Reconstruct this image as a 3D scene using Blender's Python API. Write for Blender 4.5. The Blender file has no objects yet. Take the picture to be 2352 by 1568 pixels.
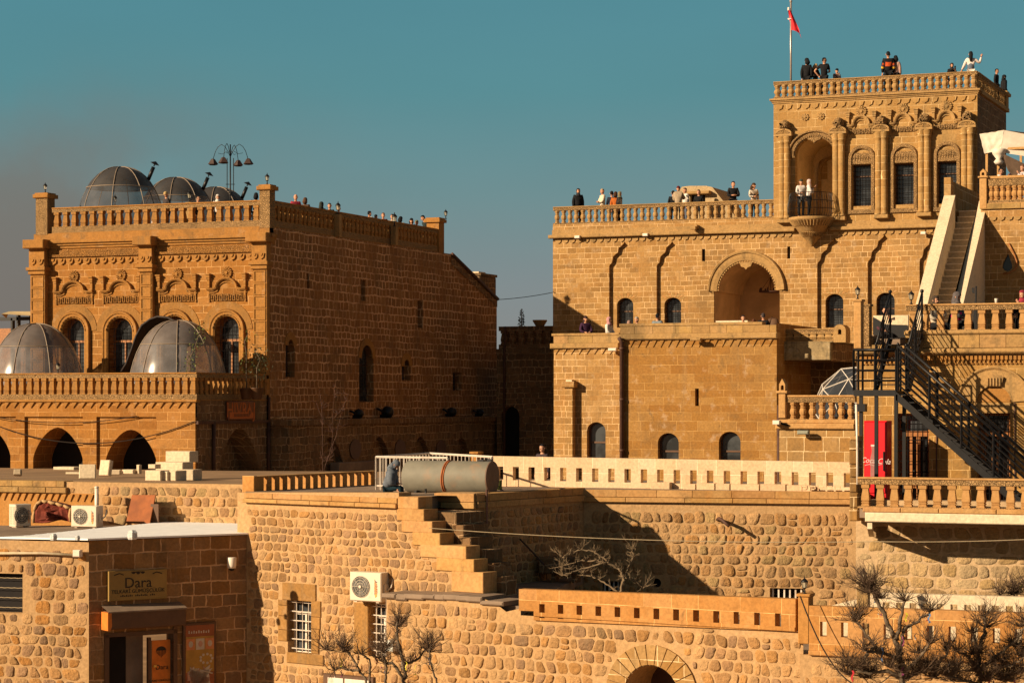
import bpy, bmesh, math, random
from math import sin, cos, pi, sqrt, radians as R_
from mathutils import Vector, Matrix, noise
from mathutils.geometry import tessellate_polygon
rnd = random.Random(7)
SC = bpy.context.scene
COL = SC.collection
# ------------------------------------------------------------------ camera
A = R_(22.0); CZ = 8.0; FP = 5200.0; CU = 1176.0; CV = 920.0
F = Vector((-sin(A), cos(A), 0)); RT = Vector((cos(A), sin(A), 0)); CAM = Vector((0, 0, CZ))
cd = bpy.data.cameras.new('camera'); cam = bpy.data.objects.new('camera', cd); COL.objects.link(cam)
cam.location = CAM; cam.rotation_euler = (R_(90), 0, A)
cd.sensor_width = 36.0; cd.lens = FP/2352.0*36.0; cd.shift_y = (CV-784.0)/2352.0
cd.clip_end = 6000; cd.clip_start = 0.5
SC.camera = cam
SC.render.resolution_x = 1024; SC.render.resolution_y = 682
SC.render.engine = 'CYCLES'
SC.view_settings.view_transform = 'Standard'; SC.view_settings.look = 'None'
SC.view_settings.gamma = 1.0
SC.view_settings.exposure = 0.8
# ------------------------------------------------------------------ sky and sun
SUN = Vector((1.64, 1.88, -0.99)).normalized()
sd = bpy.data.lights.new('sun', 'SUN'); sun = bpy.data.objects.new('sun', sd); COL.objects.link(sun)
sd.energy = 4.6; sd.angle = R_(0.5); sd.color = (1.0, 0.79, 0.525)
sun.rotation_euler = SUN.to_track_quat('-Z', 'Y').to_euler(); sun.location = (-60, -20, 60)
W = bpy.data.worlds.new('World'); SC.world = W; W.use_nodes = True
nt = W.node_tree; nt.nodes.clear()
def N(t, typ, **kw):
    n = t.nodes.new(typ)
    for k, v in kw.items(): setattr(n, k, v)
    return n
def L(t, a, b): t.links.new(a, b)
wo = N(nt, 'ShaderNodeOutputWorld'); bg = N(nt, 'ShaderNodeBackground')
tc = N(nt, 'ShaderNodeTexCoord'); sx = N(nt, 'ShaderNodeSeparateXYZ')
L(nt, tc.outputs['Generated'], sx.inputs[0])
rmp = N(nt, 'ShaderNodeValToRGB'); e = rmp.color_ramp.elements
def setramp(r, stops):
    el = r.color_ramp.elements
    while len(el) > 1: el.remove(el[-1])
    el[0].position = stops[0][0]; el[0].color = (*stops[0][1], 1)
    for p, c in stops[1:]:
        x = el.new(p); x.color = (*c, 1)
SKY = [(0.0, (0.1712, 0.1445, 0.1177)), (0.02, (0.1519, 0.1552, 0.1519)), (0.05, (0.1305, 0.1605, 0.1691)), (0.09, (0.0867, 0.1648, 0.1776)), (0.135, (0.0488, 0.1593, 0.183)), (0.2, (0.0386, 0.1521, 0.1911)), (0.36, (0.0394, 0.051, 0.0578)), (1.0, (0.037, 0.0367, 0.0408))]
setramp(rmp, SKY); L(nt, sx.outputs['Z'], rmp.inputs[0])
# drifting brown smoke low on the left
nz = N(nt, 'ShaderNodeTexNoise'); nz.inputs['Scale'].default_value = 13.0; nz.inputs['Detail'].default_value = 5.0; nz.inputs['Roughness'].default_value = 0.5
L(nt, tc.outputs['Generated'], nz.inputs['Vector'])
az = N(nt, 'ShaderNodeVectorMath', operation='DOT_PRODUCT'); az.inputs[1].default_value = (-cos(A), -sin(A), 0)
L(nt, tc.outputs['Generated'], az.inputs[0])
mr = N(nt, 'ShaderNodeMapRange', interpolation_type='SMOOTHSTEP'); mr.inputs['From Min'].default_value = 0.03; mr.inputs['From Max'].default_value = 0.21
L(nt, az.outputs['Value'], mr.inputs['Value'])
me = N(nt, 'ShaderNodeMapRange', interpolation_type='SMOOTHSTEP'); me.inputs['From Min'].default_value = 0.165; me.inputs['From Max'].default_value = 0.075
L(nt, sx.outputs['Z'], me.inputs['Value'])
mn = N(nt, 'ShaderNodeMapRange'); mn.inputs['From Min'].default_value = 0.30; mn.inputs['From Max'].default_value = 0.58
L(nt, nz.outputs['Fac'], mn.inputs['Value'])
m1 = N(nt, 'ShaderNodeMath', operation='MULTIPLY'); L(nt, mr.outputs[0], m1.inputs[0]); L(nt, me.outputs[0], m1.inputs[1])
m2 = N(nt, 'ShaderNodeMath', operation='MULTIPLY'); mn.inputs[4].default_value = .8; L(nt, m1.outputs[0], m2.inputs[0]); L(nt, mn.outputs[0], m2.inputs[1])
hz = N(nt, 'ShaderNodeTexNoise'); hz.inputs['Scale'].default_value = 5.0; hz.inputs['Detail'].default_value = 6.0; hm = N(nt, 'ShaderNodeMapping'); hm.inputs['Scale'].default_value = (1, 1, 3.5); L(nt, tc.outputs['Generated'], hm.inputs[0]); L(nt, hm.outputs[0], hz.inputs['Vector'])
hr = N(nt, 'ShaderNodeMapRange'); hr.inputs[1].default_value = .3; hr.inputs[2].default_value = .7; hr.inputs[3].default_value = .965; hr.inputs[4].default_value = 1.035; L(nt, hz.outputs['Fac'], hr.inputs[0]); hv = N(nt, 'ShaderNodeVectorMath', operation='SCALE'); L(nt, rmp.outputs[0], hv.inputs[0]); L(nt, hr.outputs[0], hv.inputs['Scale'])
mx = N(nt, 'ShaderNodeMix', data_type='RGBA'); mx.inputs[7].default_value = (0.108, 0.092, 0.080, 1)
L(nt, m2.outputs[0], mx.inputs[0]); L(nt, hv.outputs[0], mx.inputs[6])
# physical sky mixed in for the light it throws
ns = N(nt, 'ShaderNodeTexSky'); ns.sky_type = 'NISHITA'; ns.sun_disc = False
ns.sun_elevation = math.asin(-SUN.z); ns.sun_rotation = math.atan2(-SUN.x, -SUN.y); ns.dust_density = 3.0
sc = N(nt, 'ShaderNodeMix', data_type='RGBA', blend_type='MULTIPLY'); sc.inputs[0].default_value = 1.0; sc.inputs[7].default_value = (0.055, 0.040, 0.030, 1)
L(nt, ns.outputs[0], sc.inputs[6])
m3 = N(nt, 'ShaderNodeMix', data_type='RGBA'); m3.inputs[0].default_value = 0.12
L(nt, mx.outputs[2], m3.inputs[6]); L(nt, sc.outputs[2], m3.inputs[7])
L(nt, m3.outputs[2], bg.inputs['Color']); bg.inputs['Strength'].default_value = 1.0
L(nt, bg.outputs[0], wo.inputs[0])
SC.cycles.max_bounces = 6; SC.cycles.diffuse_bounces = 3; SC.cycles.transparent_max_bounces = 16
# ------------------------------------------------------------------ projection helpers (pixel of the photo -> point in the town)
def ray(u, v): return F+RT*((u-CU)/FP)+Vector((0, 0, (CV-v)/FP))
def atD(u, v, D): return CAM+ray(u, v)*D
def onZ(u, v, z):
    k = (z-CZ)*FP/(CV-v); return CAM+ray(u, v)*k
class Fr:
    """wall frame: local x runs along the wall, y goes into it, z is up; ang = turn against the picture plane"""
    def __init__(s, u, D, ang=22.0):
        p = atD(u, CV, D); s.o = Vector((p.x, p.y, 0)); th = R_(22.0-ang); s.th = th
        s.ex = Vector((cos(th), sin(th), 0)); s.ey = Vector((-sin(th), cos(th), 0))
        s.M = Matrix.Translation(s.o) @ Matrix.Rotation(th, 4, 'Z')
    def p(s, u, v, y=0.0):
        r = ray(u, v); k = (y-(CAM-s.o).dot(s.ey))/r.dot(s.ey)
        q = CAM+r*k-s.o
        return Vector((q.dot(s.ex), y, q.z))
    def X(s, u, y=0.0): return s.p(u, CV, y).x
    def Z(s, u, v, y=0.0): return s.p(u, v, y).z
    def W(s, x, y, z): return s.M @ Vector((x, y, z))
    def loc(s, w): return s.M.inverted() @ w
    def D(s, u, y=0.0):
        r = ray(u, CV); return (y-(CAM-s.o).dot(s.ey))/r.dot(s.ey)
def Dfloor(vtop, ztop): return (ztop-CZ)*FP/(CV-vtop)
# ------------------------------------------------------------------ mesh builder
class MB:
    def __init__(s): s.v = []; s.f = []; s.m = []; s.c = []; s.s = []
    def add(s, vs, fs, m=0, c=None, sm=False):
        b = len(s.v); s.v.extend([tuple(v) for v in vs])
        for f in fs:
            s.f.append([b+i for i in f]); s.m.append(m); s.c.append(c or (1, 1, 1)); s.s.append(sm)
    def box(s, x0, x1, y0, y1, z0, z1, m=0, c=None):
        s.add([(x0, y0, z0), (x1, y0, z0), (x1, y1, z0), (x0, y1, z0), (x0, y0, z1), (x1, y0, z1), (x1, y1, z1), (x0, y1, z1)],
              [(0, 3, 2, 1), (4, 5, 6, 7), (0, 1, 5, 4), (1, 2, 6, 5), (2, 3, 7, 6), (3, 0, 4, 7)], m, c)
    def bbox(s, x0, x1, y0, y1, z0, z1, b=0.01, m=0, c=None):
        """box with chamfered vertical and horizontal front edges"""
        b = min(b, (x1-x0)*.3, (z1-z0)*.3)
        P = [(x0, z0), (x1, z0), (x1, z1), (x0, z1)]; Q = [(x0+b, z0+b), (x1-b, z0+b), (x1-b, z1-b), (x0+b, z1-b)]
        vs = [(x, y0+b, z) for x, z in P]+[(x, y0, z) for x, z in Q]+[(x, y1, z) for x, z in P]
        s.add(vs, [(4, 5, 6, 7)]+[(i, (i+1) % 4, 4+(i+1) % 4, 4+i) for i in range(4)]+[(8+i, 8+(i+1) % 4, (i+1) % 4, i) for i in range(4)]+[(11, 10, 9, 8)], m, c)
    def quad(s, a, b, c_, d, m=0, c=None): s.add([a, b, c_, d], [(0, 1, 2, 3)], m, c)
    def poly(s, pts, m=0, c=None): s.add(pts, [tuple(range(len(pts)))], m, c)
    def prism(s, poly, y0, y1, m=0, c=None, back=True):
        n = len(poly)
        tris = tessellate_polygon([[Vector((x, z, 0)) for x, z in poly]])
        vs = [(x, y0, z) for x, z in poly]+[(x, y1, z) for x, z in poly]
        fs = [tuple(t) for t in tris]+([tuple(n+i for i in t) for t in tris] if back else [])
        fs += [(i, (i+1) % n, n+(i+1) % n, n+i) for i in range(n)]
        s.add(vs, fs, m, c)
    def sheet(s, outer, holes, y, reveal=0.0, m=0, mr=None, c=None):
        loops = [[Vector((x, z, 0)) for x, z in outer]]+[[Vector((x, z, 0)) for x, z in h] for h in holes]
        tris = tessellate_polygon(loops); flat = [q for l in loops for q in l]
        s.add([(q.x, y, q.y) for q in flat], [tuple(t) for t in tris], m, c)
        if reveal:
            for h in holes:
                n = len(h)
                s.add([(x, y, z) for x, z in h]+[(x, y+reveal, z) for x, z in h], [(i, (i+1) % n, n+(i+1) % n, n+i) for i in range(n)], m if mr is None else mr, c)
    def slots(s, outer, holes, y, reveal=0.0, m=0):
        """sheet with a row of upright slots, built column by column; outer = [bl, br, tr, tl]"""
        (xa, ba), (xb, bb), (_, tb_), (_, ta) = outer; B = lambda x: ba+(bb-ba)*(x-xa)/(xb-xa); T_ = lambda x: ta+(tb_-ta)*(x-xa)/(xb-xa); x = xa
        q = lambda p0, p1, p2, p3: s.add([(p[0], y, p[1]) for p in (p0, p1, p2, p3)], [(0, 1, 2, 3)], m)
        for h in sorted(holes):
            h0, h1, z0, z1 = h[0][0], h[1][0], h[0][1], h[2][1]
            if h1 > xb: break
            q((x, B(x)), (h0, B(h0)), (h0, T_(h0)), (x, T_(x))); q((h0, B(h0)), (h1, B(h1)), (h1, z0), (h0, z0)); q((h0, z1), (h1, z1), (h1, T_(h1)), (h0, T_(h0))); x = h1
            if reveal: s.add([(a_, y, b_) for a_, b_ in h]+[(a_, y+reveal, b_) for a_, b_ in h], [(i, (i+1) % 4, 4+(i+1) % 4, 4+i) for i in range(4)], m)
        q((x, B(x)), (xb, B(xb)), (xb, T_(xb)), (x, T_(x)))
    def slab(s, pts, z0, z1, m=0, c=None):
        n = len(pts); tris = tessellate_polygon([[Vector((x, y, 0)) for x, y in pts]])
        vs = [(x, y, z1) for x, y in pts]+[(x, y, z0) for x, y in pts]
        s.add(vs, [tuple(t) for t in tris]+[tuple(n+i for i in t) for t in tris]+[(i, (i+1) % n, n+(i+1) % n, n+i) for i in range(n)], m, c)
    def tube(s, pts, r, n=6, closed=False, m=0, c=None, cap=True):
        pts = [Vector(p) for p in pts]; k = len(pts)
        rs = r if isinstance(r, (list, tuple)) else [r]*k
        vs = []; up = Vector((0.13, 0.21, 0.97)); pn = None
        for i, p in enumerate(pts):
            if closed: d = pts[(i+1) % k]-pts[i-1]
            else: d = pts[min(i+1, k-1)]-pts[max(i-1, 0)]
            if d.length < 1e-9: d = Vector((0, 0, 1))
            d.normalize()
            a = pn if pn is not None else (up if abs(d.dot(up)) < .95 else Vector((1, 0, 0)))
            a = a-d*a.dot(d)
            if a.length < 1e-6: a = Vector((1, 0, 0))-d*d.x
            a.normalize(); pn = a; b = d.cross(a)
            for j in range(n):
                t = 2*pi*j/n; vs.append(p+a*(cos(t)*rs[i])+b*(sin(t)*rs[i]))
        fs = []
        for i in range(k if closed else k-1):
            for j in range(n):
                i2 = (i+1) % k; fs.append((i*n+j, i*n+(j+1) % n, i2*n+(j+1) % n, i2*n+j))
        if not closed and cap: fs += [tuple(range(n))[::-1], tuple((k-1)*n+j for j in range(n))]
        s.add(vs, fs, m, c, n > 4)
    def lathe(s, prof, cx=0, cy=0, n=12, m=0, c=None, ph=0.0, sm=True, sy=1.0):
        vs = []
        for r, z in prof:
            for j in range(n): t = 2*pi*j/n+ph; vs.append((cx+cos(t)*r, cy+sin(t)*r*sy, z))
        fs = []; k = len(prof)
        for i in range(k-1):
            for j in range(n): fs.append((i*n+j, i*n+(j+1) % n, (i+1)*n+(j+1) % n, (i+1)*n+j))
        fs += [tuple(range(n))[::-1], tuple((k-1)*n+j for j in range(n))]
        s.add(vs, fs, m, c, sm)
    def sweep(s, path, prof, closed=False, m=0, c=None):
        """moulding along a path [(x,z)] of a wall; prof = [(offset in the wall plane, y)]"""
        k = len(path); vs = []; q = len(prof)
        for i, (x, z) in enumerate(path):
            if closed: a, b = path[i-1], path[(i+1) % k]
            else: a, b = path[max(i-1, 0)], path[min(i+1, k-1)]
            dx, dz = b[0]-a[0], b[1]-a[1]; l = math.hypot(dx, dz) or 1; nx, nz_ = -dz/l, dx/l
            sc_ = 1.0
            if 0 < i < k-1 or closed:
                d1 = (x-path[i-1][0], z-path[i-1][1]); l1 = math.hypot(*d1) or 1
                ca = abs((d1[0]*dx+d1[1]*dz)/(l1*l)); sc_ = 1/max(ca, .6)
            for o, y in prof: vs.append((x+nx*o*sc_, y, z+nz_*o*sc_))
        fs = []
        for i in range(k if closed else k-1):
            for j in range(q-1):
                i2 = (i+1) % k; fs.append((i*q+j, i*q+j+1, i2*q+j+1, i2*q+j))
        if not closed: fs += [tuple(range(q)), tuple((k-1)*q+j for j in range(q))[::-1]]
        s.add(vs, fs, m, c)
    def join(s, o, M=None, m=None):
        b = len(s.v)
        s.v.extend([tuple(M @ Vector(v)) if M else v for v in o.v]); s.f.extend([[b+i for i in f] for f in o.f])
        s.m.extend(o.m if m is None else [m]*len(o.m)); s.c.extend(o.c); s.s.extend(o.s)
    def mesh(s, name):
        me = bpy.data.meshes.new(name); me.from_pydata(s.v, [], s.f); me.update()
        me.polygons.foreach_set('material_index', s.m); me.polygons.foreach_set('use_smooth', s.s)
        at = me.color_attributes.new('Col', 'FLOAT_COLOR', 'CORNER'); buf = []
        for f, c in zip(s.f, s.c): buf += [c[0], c[1], c[2], 1.0]*len(f)
        at.data.foreach_set('color', buf); return me
WM = {}
def put(o, M=None, parent=None):
    M = M or Matrix.Identity(4); COL.objects.link(o)
    if parent is not None: o.parent = parent; o.matrix_parent_inverse = WM[parent.name].inverted()
    o.matrix_basis = M; WM[o.name] = M.copy(); return o
def thing(name, label, cat, loc=(0, 0, 0), rz=0.0, group=None, M=None):
    o = bpy.data.objects.new(name, None); o.empty_display_size = .2
    put(o, M or Matrix.Translation(loc) @ Matrix.Rotation(rz, 4, 'Z')); return tag(o, label, cat, group)
def tag(o, label, cat, group=None):
    o['label'] = label; o['category'] = cat
    if group: o['group'] = group
    return o
def obj(name, mb, mats, parent=None, M=None, label=None):
    o = bpy.data.objects.new(name, mb.mesh(name) if isinstance(mb, MB) else mb)
    if not isinstance(mats, (list, tuple)): mats = [mats]
    if isinstance(mb, MB):
        for x in mats: o.data.materials.append(x)
    put(o, M, parent)
    if label: o['label'] = label
    return o
def inst(name, me, parent, M):
    o = bpy.data.objects.new(name, me); put(o, M, parent); return o
def struct(name, mb, mats, M=None):
    o = obj(name, mb, mats, None, M); o['kind'] = 'structure'; return o
def dup(root, M, label=None, group=None):
    """copy of a thing with its parts and sub-parts, moved so that the root sits at M"""
    def rec(o, par):
        c = o.copy(); COL.objects.link(c)
        if par is not None: c.parent = par
        for ch in KIDS.get(o.name, []): rec(ch, c)
        return c
    r = rec(root, None); r.matrix_basis = M; WM[r.name] = M
    if label: r['label'] = label
    if group: r['group'] = group
    return r
KIDS = {}
def kids():
    KIDS.clear()
    for o in bpy.data.objects:
        if o.parent: KIDS.setdefault(o.parent.name, []).append(o)
# ------------------------------------------------------------------ materials
def newmat(name):
    m = bpy.data.materials.new(name); m.use_nodes = True; t = m.node_tree; t.nodes.clear()
    o = N(t, 'ShaderNodeOutputMaterial'); b = N(t, 'ShaderNodeBsdfPrincipled'); L(t, b.outputs[0], o.inputs[0])
    return m, t, b
def mixc(t, a, b, fac, blend='MIX'):
    n = N(t, 'ShaderNodeMix', data_type='RGBA', blend_type=blend)
    for sock, v in ((n.inputs[0], fac), (n.inputs[6], a), (n.inputs[7], b)):
        if hasattr(v, 'links') or hasattr(v, 'is_linked'): L(t, v, sock)
        elif isinstance(v, (int, float)): sock.default_value = v
        else: sock.default_value = (*v, 1)
    return n.outputs[2]
def math_(t, op, a, b=0.0, c=None):
    n = N(t, 'ShaderNodeMath', operation=op)
    for i, v in enumerate((a, b) if c is None else (a, b, c)):
        if isinstance(v, (int, float)): n.inputs[i].default_value = v
        else: L(t, v, n.inputs[i])
    return n.outputs[0]
def mrange(t, v, a, b, c=0.0, d=1.0, smooth=True):
    n = N(t, 'ShaderNodeMapRange'); n.interpolation_type = 'SMOOTHSTEP' if smooth else 'LINEAR'
    L(t, v, n.inputs[0]); n.inputs[1].default_value = a; n.inputs[2].default_value = b; n.inputs[3].default_value = c; n.inputs[4].default_value = d
    return n.outputs[0]
def noise_(t, vec, scale, detail=4.0, rough=.55, dist=0.0):
    n = N(t, 'ShaderNodeTexNoise'); n.inputs['Scale'].default_value = scale; n.inputs['Detail'].default_value = detail
    n.inputs['Roughness'].default_value = rough; n.inputs['Distortion'].default_value = dist; L(t, vec, n.inputs['Vector']); return n
def colattr(t):
    n = N(t, 'ShaderNodeAttribute'); n.attribute_name = 'Col'; return n.outputs['Color']
def weather(t, vec, base, stain=(0.16, 0.12, 0.07), amt=.45, seed=0.0, pale=(0.75, 0.55, 0.36), pamt=.25, k=.64):
    amt = min(.8, amt*1.3)
    mp = N(t, 'ShaderNodeMapping'); L(t, vec, mp.inputs[0]); mp.inputs['Location'].default_value = (seed, seed*1.7, 0); v = mp.outputs[0]
    n1 = noise_(t, v, .45, 6, .6, .4); n2 = noise_(t, v, 2.6, 6, .65); n3 = noise_(t, v, 14, 4, .6)
    f = mrange(t, n1.outputs['Fac'], .5, .72, 0, amt); c = mixc(t, base, stain, f)
    f2 = mrange(t, n2.outputs['Fac'], .5, .75, 0, amt*.75); c = mixc(t, c, stain, f2)
    f3 = mrange(t, n2.outputs['Fac'], .28, .46, pamt, 0.0); c = mixc(t, c, pale, f3); c = mixc(t, c, (k, k*.985, k*.96), 1.0, 'MULTIPLY')
    n6 = noise_(t, v, 1.15, 7, .72, .8); c = mixc(t, c, (.085, .06, .035), mrange(t, n6.outputs['Fac'], .56, .70, 0, amt*.9))
    # thin vertical run-off streaks
    mp2 = N(t, 'ShaderNodeMapping'); L(t, v, mp2.inputs[0]); mp2.inputs['Scale'].default_value = (1, 1, .07)
    n4 = noise_(t, mp2.outputs[0], 3.6, 5, .65); f4 = mrange(t, n4.outputs['Fac'], .54, .68, 0, amt*.8); c = mixc(t, c, stain, f4)
    g = mrange(t, n3.outputs['Fac'], .25, .75, .82, 1.12)
    gc = N(t, 'ShaderNodeCombineColor'); [L(t, g, gc.inputs[i]) for i in range(3)]
    c = mixc(t, c, gc.outputs[0], 1.0, 'MULTIPLY')
    return c, n2.outputs['Fac'], n3.outputs['Fac']
def stone(name, base, amt=.4, bump=.5, scale=1.0, stain=(0.16, 0.12, 0.07), pale=(0.75, 0.55, 0.36), carve=0.0, seed=0.0, pamt=.25, k=.67):
    m, t, b = newmat(name); tcn = N(t, 'ShaderNodeTexCoord'); vec = tcn.outputs['Object']
    c = mixc(t, base, colattr(t), 1.0, 'MULTIPLY')
    c, n2, n3 = weather(t, vec, c, stain, amt, seed, pale, pamt, k)
    h = math_(t, 'MULTIPLY', n3, .5); h = math_(t, 'ADD', h, n2)
    if carve:
        vo = N(t, 'ShaderNodeTexVoronoi'); vo.feature = 'DISTANCE_TO_EDGE'; vo.inputs['Scale'].default_value = carve; L(t, vec, vo.inputs['Vector'])
        cv = mrange(t, vo.outputs['Distance'], .02, .14); h = math_(t, 'ADD', h, math_(t, 'MULTIPLY', cv, 1.6))
        c = mixc(t, c, (0.10, 0.06, 0.03), mrange(t, vo.outputs['Distance'], .0, .07, .22, 0.0))
    bp = N(t, 'ShaderNodeBump'); bp.inputs['Strength'].default_value = bump; bp.inputs['Distance'].default_value = .04*scale
    L(t, h, bp.inputs['Height']); L(t, bp.outputs[0], b.inputs['Normal'])
    L(t, c, b.inputs['Base Color']); b.inputs['Roughness'].default_value = .92; b.inputs['Specular IOR Level'].default_value = .15
    return m
def ashlar(name, tones, mortar, h=.29, w=.5, mw=.012, warp=.02, amt=.35, bump=.5, seed=0.0, stain=(0.16, 0.12, 0.07), mdepth=-.3, pale=(0.75, 0.55, 0.36), pamt=.2, rmin=.8):
    """coursed masonry in object space: rows of blocks of uneven width, every block its own tone"""
    m, t, b = newmat(name); tcn = N(t, 'ShaderNodeTexCoord'); vec = tcn.outputs['Object']
    wn = noise_(t, vec, 1.1, 3, .5); s = N(t, 'ShaderNodeSeparateXYZ'); L(t, vec, s.inputs[0])
    wz = math_(t, 'MULTIPLY', math_(t, 'SUBTRACT', wn.outputs['Fac'], .5), warp*4)
    wn2 = noise_(t, vec, 5.0, 2, .5); wz2 = math_(t, 'MULTIPLY', math_(t, 'SUBTRACT', wn2.outputs['Fac'], .5), warp*2)
    zz = math_(t, 'ADD', math_(t, 'ADD', s.outputs['Z'], wz), wz2)
    # uneven course heights
    zz = math_(t, 'ADD', zz, math_(t, 'MULTIPLY', math_(t, 'SINE', math_(t, 'MULTIPLY', zz, 2.3)), h*.22))
    uu = math_(t, 'ADD', math_(t, 'ADD', s.outputs['X'], s.outputs['Y']), math_(t, 'MULTIPLY', wz2, 1.5))
    zr = math_(t, 'DIVIDE', zz, h); row = math_(t, 'FLOOR', zr); fr = math_(t, 'FRACT', zr)
    vd = math_(t, 'MULTIPLY', math_(t, 'MINIMUM', fr, math_(t, 'SUBTRACT', 1.0, fr)), h)
    Wc = math_(t, 'ADD', math_(t, 'DIVIDE', uu, w), math_(t, 'MULTIPLY', row, 17.37+seed))
    ve = N(t, 'ShaderNodeTexVoronoi'); ve.voronoi_dimensions = '1D'; ve.feature = 'DISTANCE_TO_EDGE'; ve.inputs['Scale'].default_value = 1.0; ve.inputs['Randomness'].default_value = rmin
    vc = N(t, 'ShaderNodeTexVoronoi'); vc.voronoi_dimensions = '1D'; vc.feature = 'F1'; vc.inputs['Scale'].default_value = 1.0; vc.inputs['Randomness'].default_value = rmin
    L(t, Wc, ve.inputs['W']); L(t, Wc, vc.inputs['W'])
    hd = math_(t, 'MULTIPLY', ve.outputs['Distance'], w)
    d = math_(t, 'MINIMUM', hd, vd)
    nr = noise_(t, vec, 9, 3, .6); d = math_(t, 'ADD', d, math_(t, 'MULTIPLY', math_(t, 'SUBTRACT', nr.outputs['Fac'], .5), mw*1.6))
    mask = mrange(t, d, mw*.45, mw*1.1, 1.0, 0.0)
    sc_ = N(t, 'ShaderNodeSeparateColor'); L(t, vc.outputs['Color'], sc_.inputs[0])
    rp = N(t, 'ShaderNodeValToRGB'); rp.color_ramp.interpolation = 'LINEAR'; k = len(tones); setramp(rp, [(i/(k-1), tones[i]) for i in range(k)])
    L(t, sc_.outputs[0], rp.inputs[0])
    c = mixc(t, rp.outputs[0], colattr(t), 1.0, 'MULTIPLY')
    c, n2, n3 = weather(t, vec, c, stain, amt, seed, pale, pamt)
    # some joints are washed out
    jn = noise_(t, vec, .8, 3, .6); mk = math_(t, 'MULTIPLY', mask, mrange(t, jn.outputs['Fac'], .36, .56, .15, 1.0))
    c = mixc(t, c, mortar, mk)
    hh = math_(t, 'ADD', math_(t, 'MULTIPLY', n3, .35), math_(t, 'MULTIPLY', n2, .5)); hh = math_(t, 'ADD', hh, math_(t, 'MULTIPLY', mask, mdepth*2))
    hh = math_(t, 'ADD', hh, math_(t, 'MULTIPLY', sc_.outputs[1], .25))
    bp = N(t, 'ShaderNodeBump'); bp.inputs['Strength'].default_value = bump; bp.inputs['Distance'].default_value = .035
    L(t, hh, bp.inputs['Height']); L(t, bp.outputs[0], b.inputs['Normal'])
    L(t, c, b.inputs['Base Color']); b.inputs['Roughness'].default_value = .92; b.inputs['Specular IOR Level'].default_value = .15
    return m
def plain(name, col, rough=.6, metal=0.0, var=.15, scale=6.0, spec=.4, bump=0.0, dirt=None):
    m, t, b = newmat(name); tcn = N(t, 'ShaderNodeTexCoord'); n = noise_(t, tcn.outputs['Object'], scale, 5, .6)
    g = mrange(t, n.outputs['Fac'], .25, .75, 1-var, 1+var); gc = N(t, 'ShaderNodeCombineColor'); [L(t, g, gc.inputs[i]) for i in range(3)]
    c = mixc(t, mixc(t, col, colattr(t), 1.0, 'MULTIPLY'), gc.outputs[0], 1.0, 'MULTIPLY')
    if dirt: c = mixc(t, c, dirt, mrange(t, noise_(t, tcn.outputs['Object'], scale*.35, 6, .65).outputs['Fac'], .5, .7, 0, .7))
    L(t, c, b.inputs['Base Color']); b.inputs['Roughness'].default_value = rough; b.inputs['Metallic'].default_value = metal; b.inputs['Specular IOR Level'].default_value = spec
    if bump:
        bp = N(t, 'ShaderNodeBump'); bp.inputs['Strength'].default_value = bump; bp.inputs['Distance'].default_value = .02; L(t, n.outputs['Fac'], bp.inputs['Height']); L(t, bp.outputs[0], b.inputs['Normal'])
    return m
def film(name, col, alpha, rough=.2):
    m = bpy.data.materials.new(name); m.use_nodes = True; t = m.node_tree; t.nodes.clear()
    o = N(t, 'ShaderNodeOutputMaterial'); b = N(t, 'ShaderNodeBsdfPrincipled'); tr = N(t, 'ShaderNodeBsdfTransparent'); mxx = N(t, 'ShaderNodeMixShader')
    tcn = N(t, 'ShaderNodeTexCoord'); n = noise_(t, tcn.outputs['Object'], 1.6, 5, .6)
    b.inputs['Base Color'].default_value = (*col, 1); b.inputs['Roughness'].default_value = rough
    tr.inputs[0].default_value = (.82, .80, .80, 1)
    L(t, mrange(t, n.outputs['Fac'], .3, .7, alpha*.75, min(1, alpha*1.25)), mxx.inputs[0]); L(t, tr.outputs[0], mxx.inputs[1]); L(t, b.outputs[0], mxx.inputs[2]); L(t, mxx.outputs[0], o.inputs[0])
    return m
def glassmat(name, col=(.02, .022, .025), rough=.08):
    m, t, b = newmat(name); tcn = N(t, 'ShaderNodeTexCoord'); n = noise_(t, tcn.outputs['Object'], 1.3, 3, .5)
    c = mixc(t, col, tuple(min(1, x*2.6+.004) for x in col), mrange(t, n.outputs['Fac'], .4, .65)); L(t, c, b.inputs['Base Color'])
    b.inputs['Roughness'].default_value = rough; b.inputs['Specular IOR Level'].default_value = .6
    bp = N(t, 'ShaderNodeBump'); bp.inputs['Strength'].default_value = .15; bp.inputs['Distance'].default_value = .03; L(t, n.outputs['Fac'], bp.inputs['Height']); L(t, bp.outputs[0], b.inputs['Normal'])
    return m
ORG = [(.46, .195, .042), (.53, .235, .055), (.39, .160, .034), (.58, .275, .08), (.47, .200, .045)]
HON = [(.50, .29, .095), (.44, .235, .07), (.55, .33, .12), (.38, .22, .085), (.52, .30, .10)]
M_lb = ashlar('orange_ashlar', ORG, (.72, .42, .17), .29, .62, .009, .012, .30, .5, 1, stain=(.24, .13, .045))
M_lbside = ashlar('dark_coursed_stone', [(.46, .215, .075), (.40, .18, .06), (.50, .25, .095), (.36, .165, .06), (.47, .23, .08)], (.66, .39, .21), .33, .38, .034, .05, .30, .8, 2, mdepth=.35)
M_tb = ashlar('orange_terrace_ashlar', ORG, (.66, .36, .13), .30, .70, .008, .012, .32, .5, 3, stain=(.28, .15, .05))
M_mrb = ashlar('honey_ashlar', [(.60, .335, .120), (.50, .265, .088), (.65, .385, .155), (.42, .23, .08), (.62, .36, .135), (.55, .30, .10)], (.80, .54, .28), .235, .42, .009, .010, .34, .40, 4, stain=(.24, .15, .07), pamt=.38)
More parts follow.
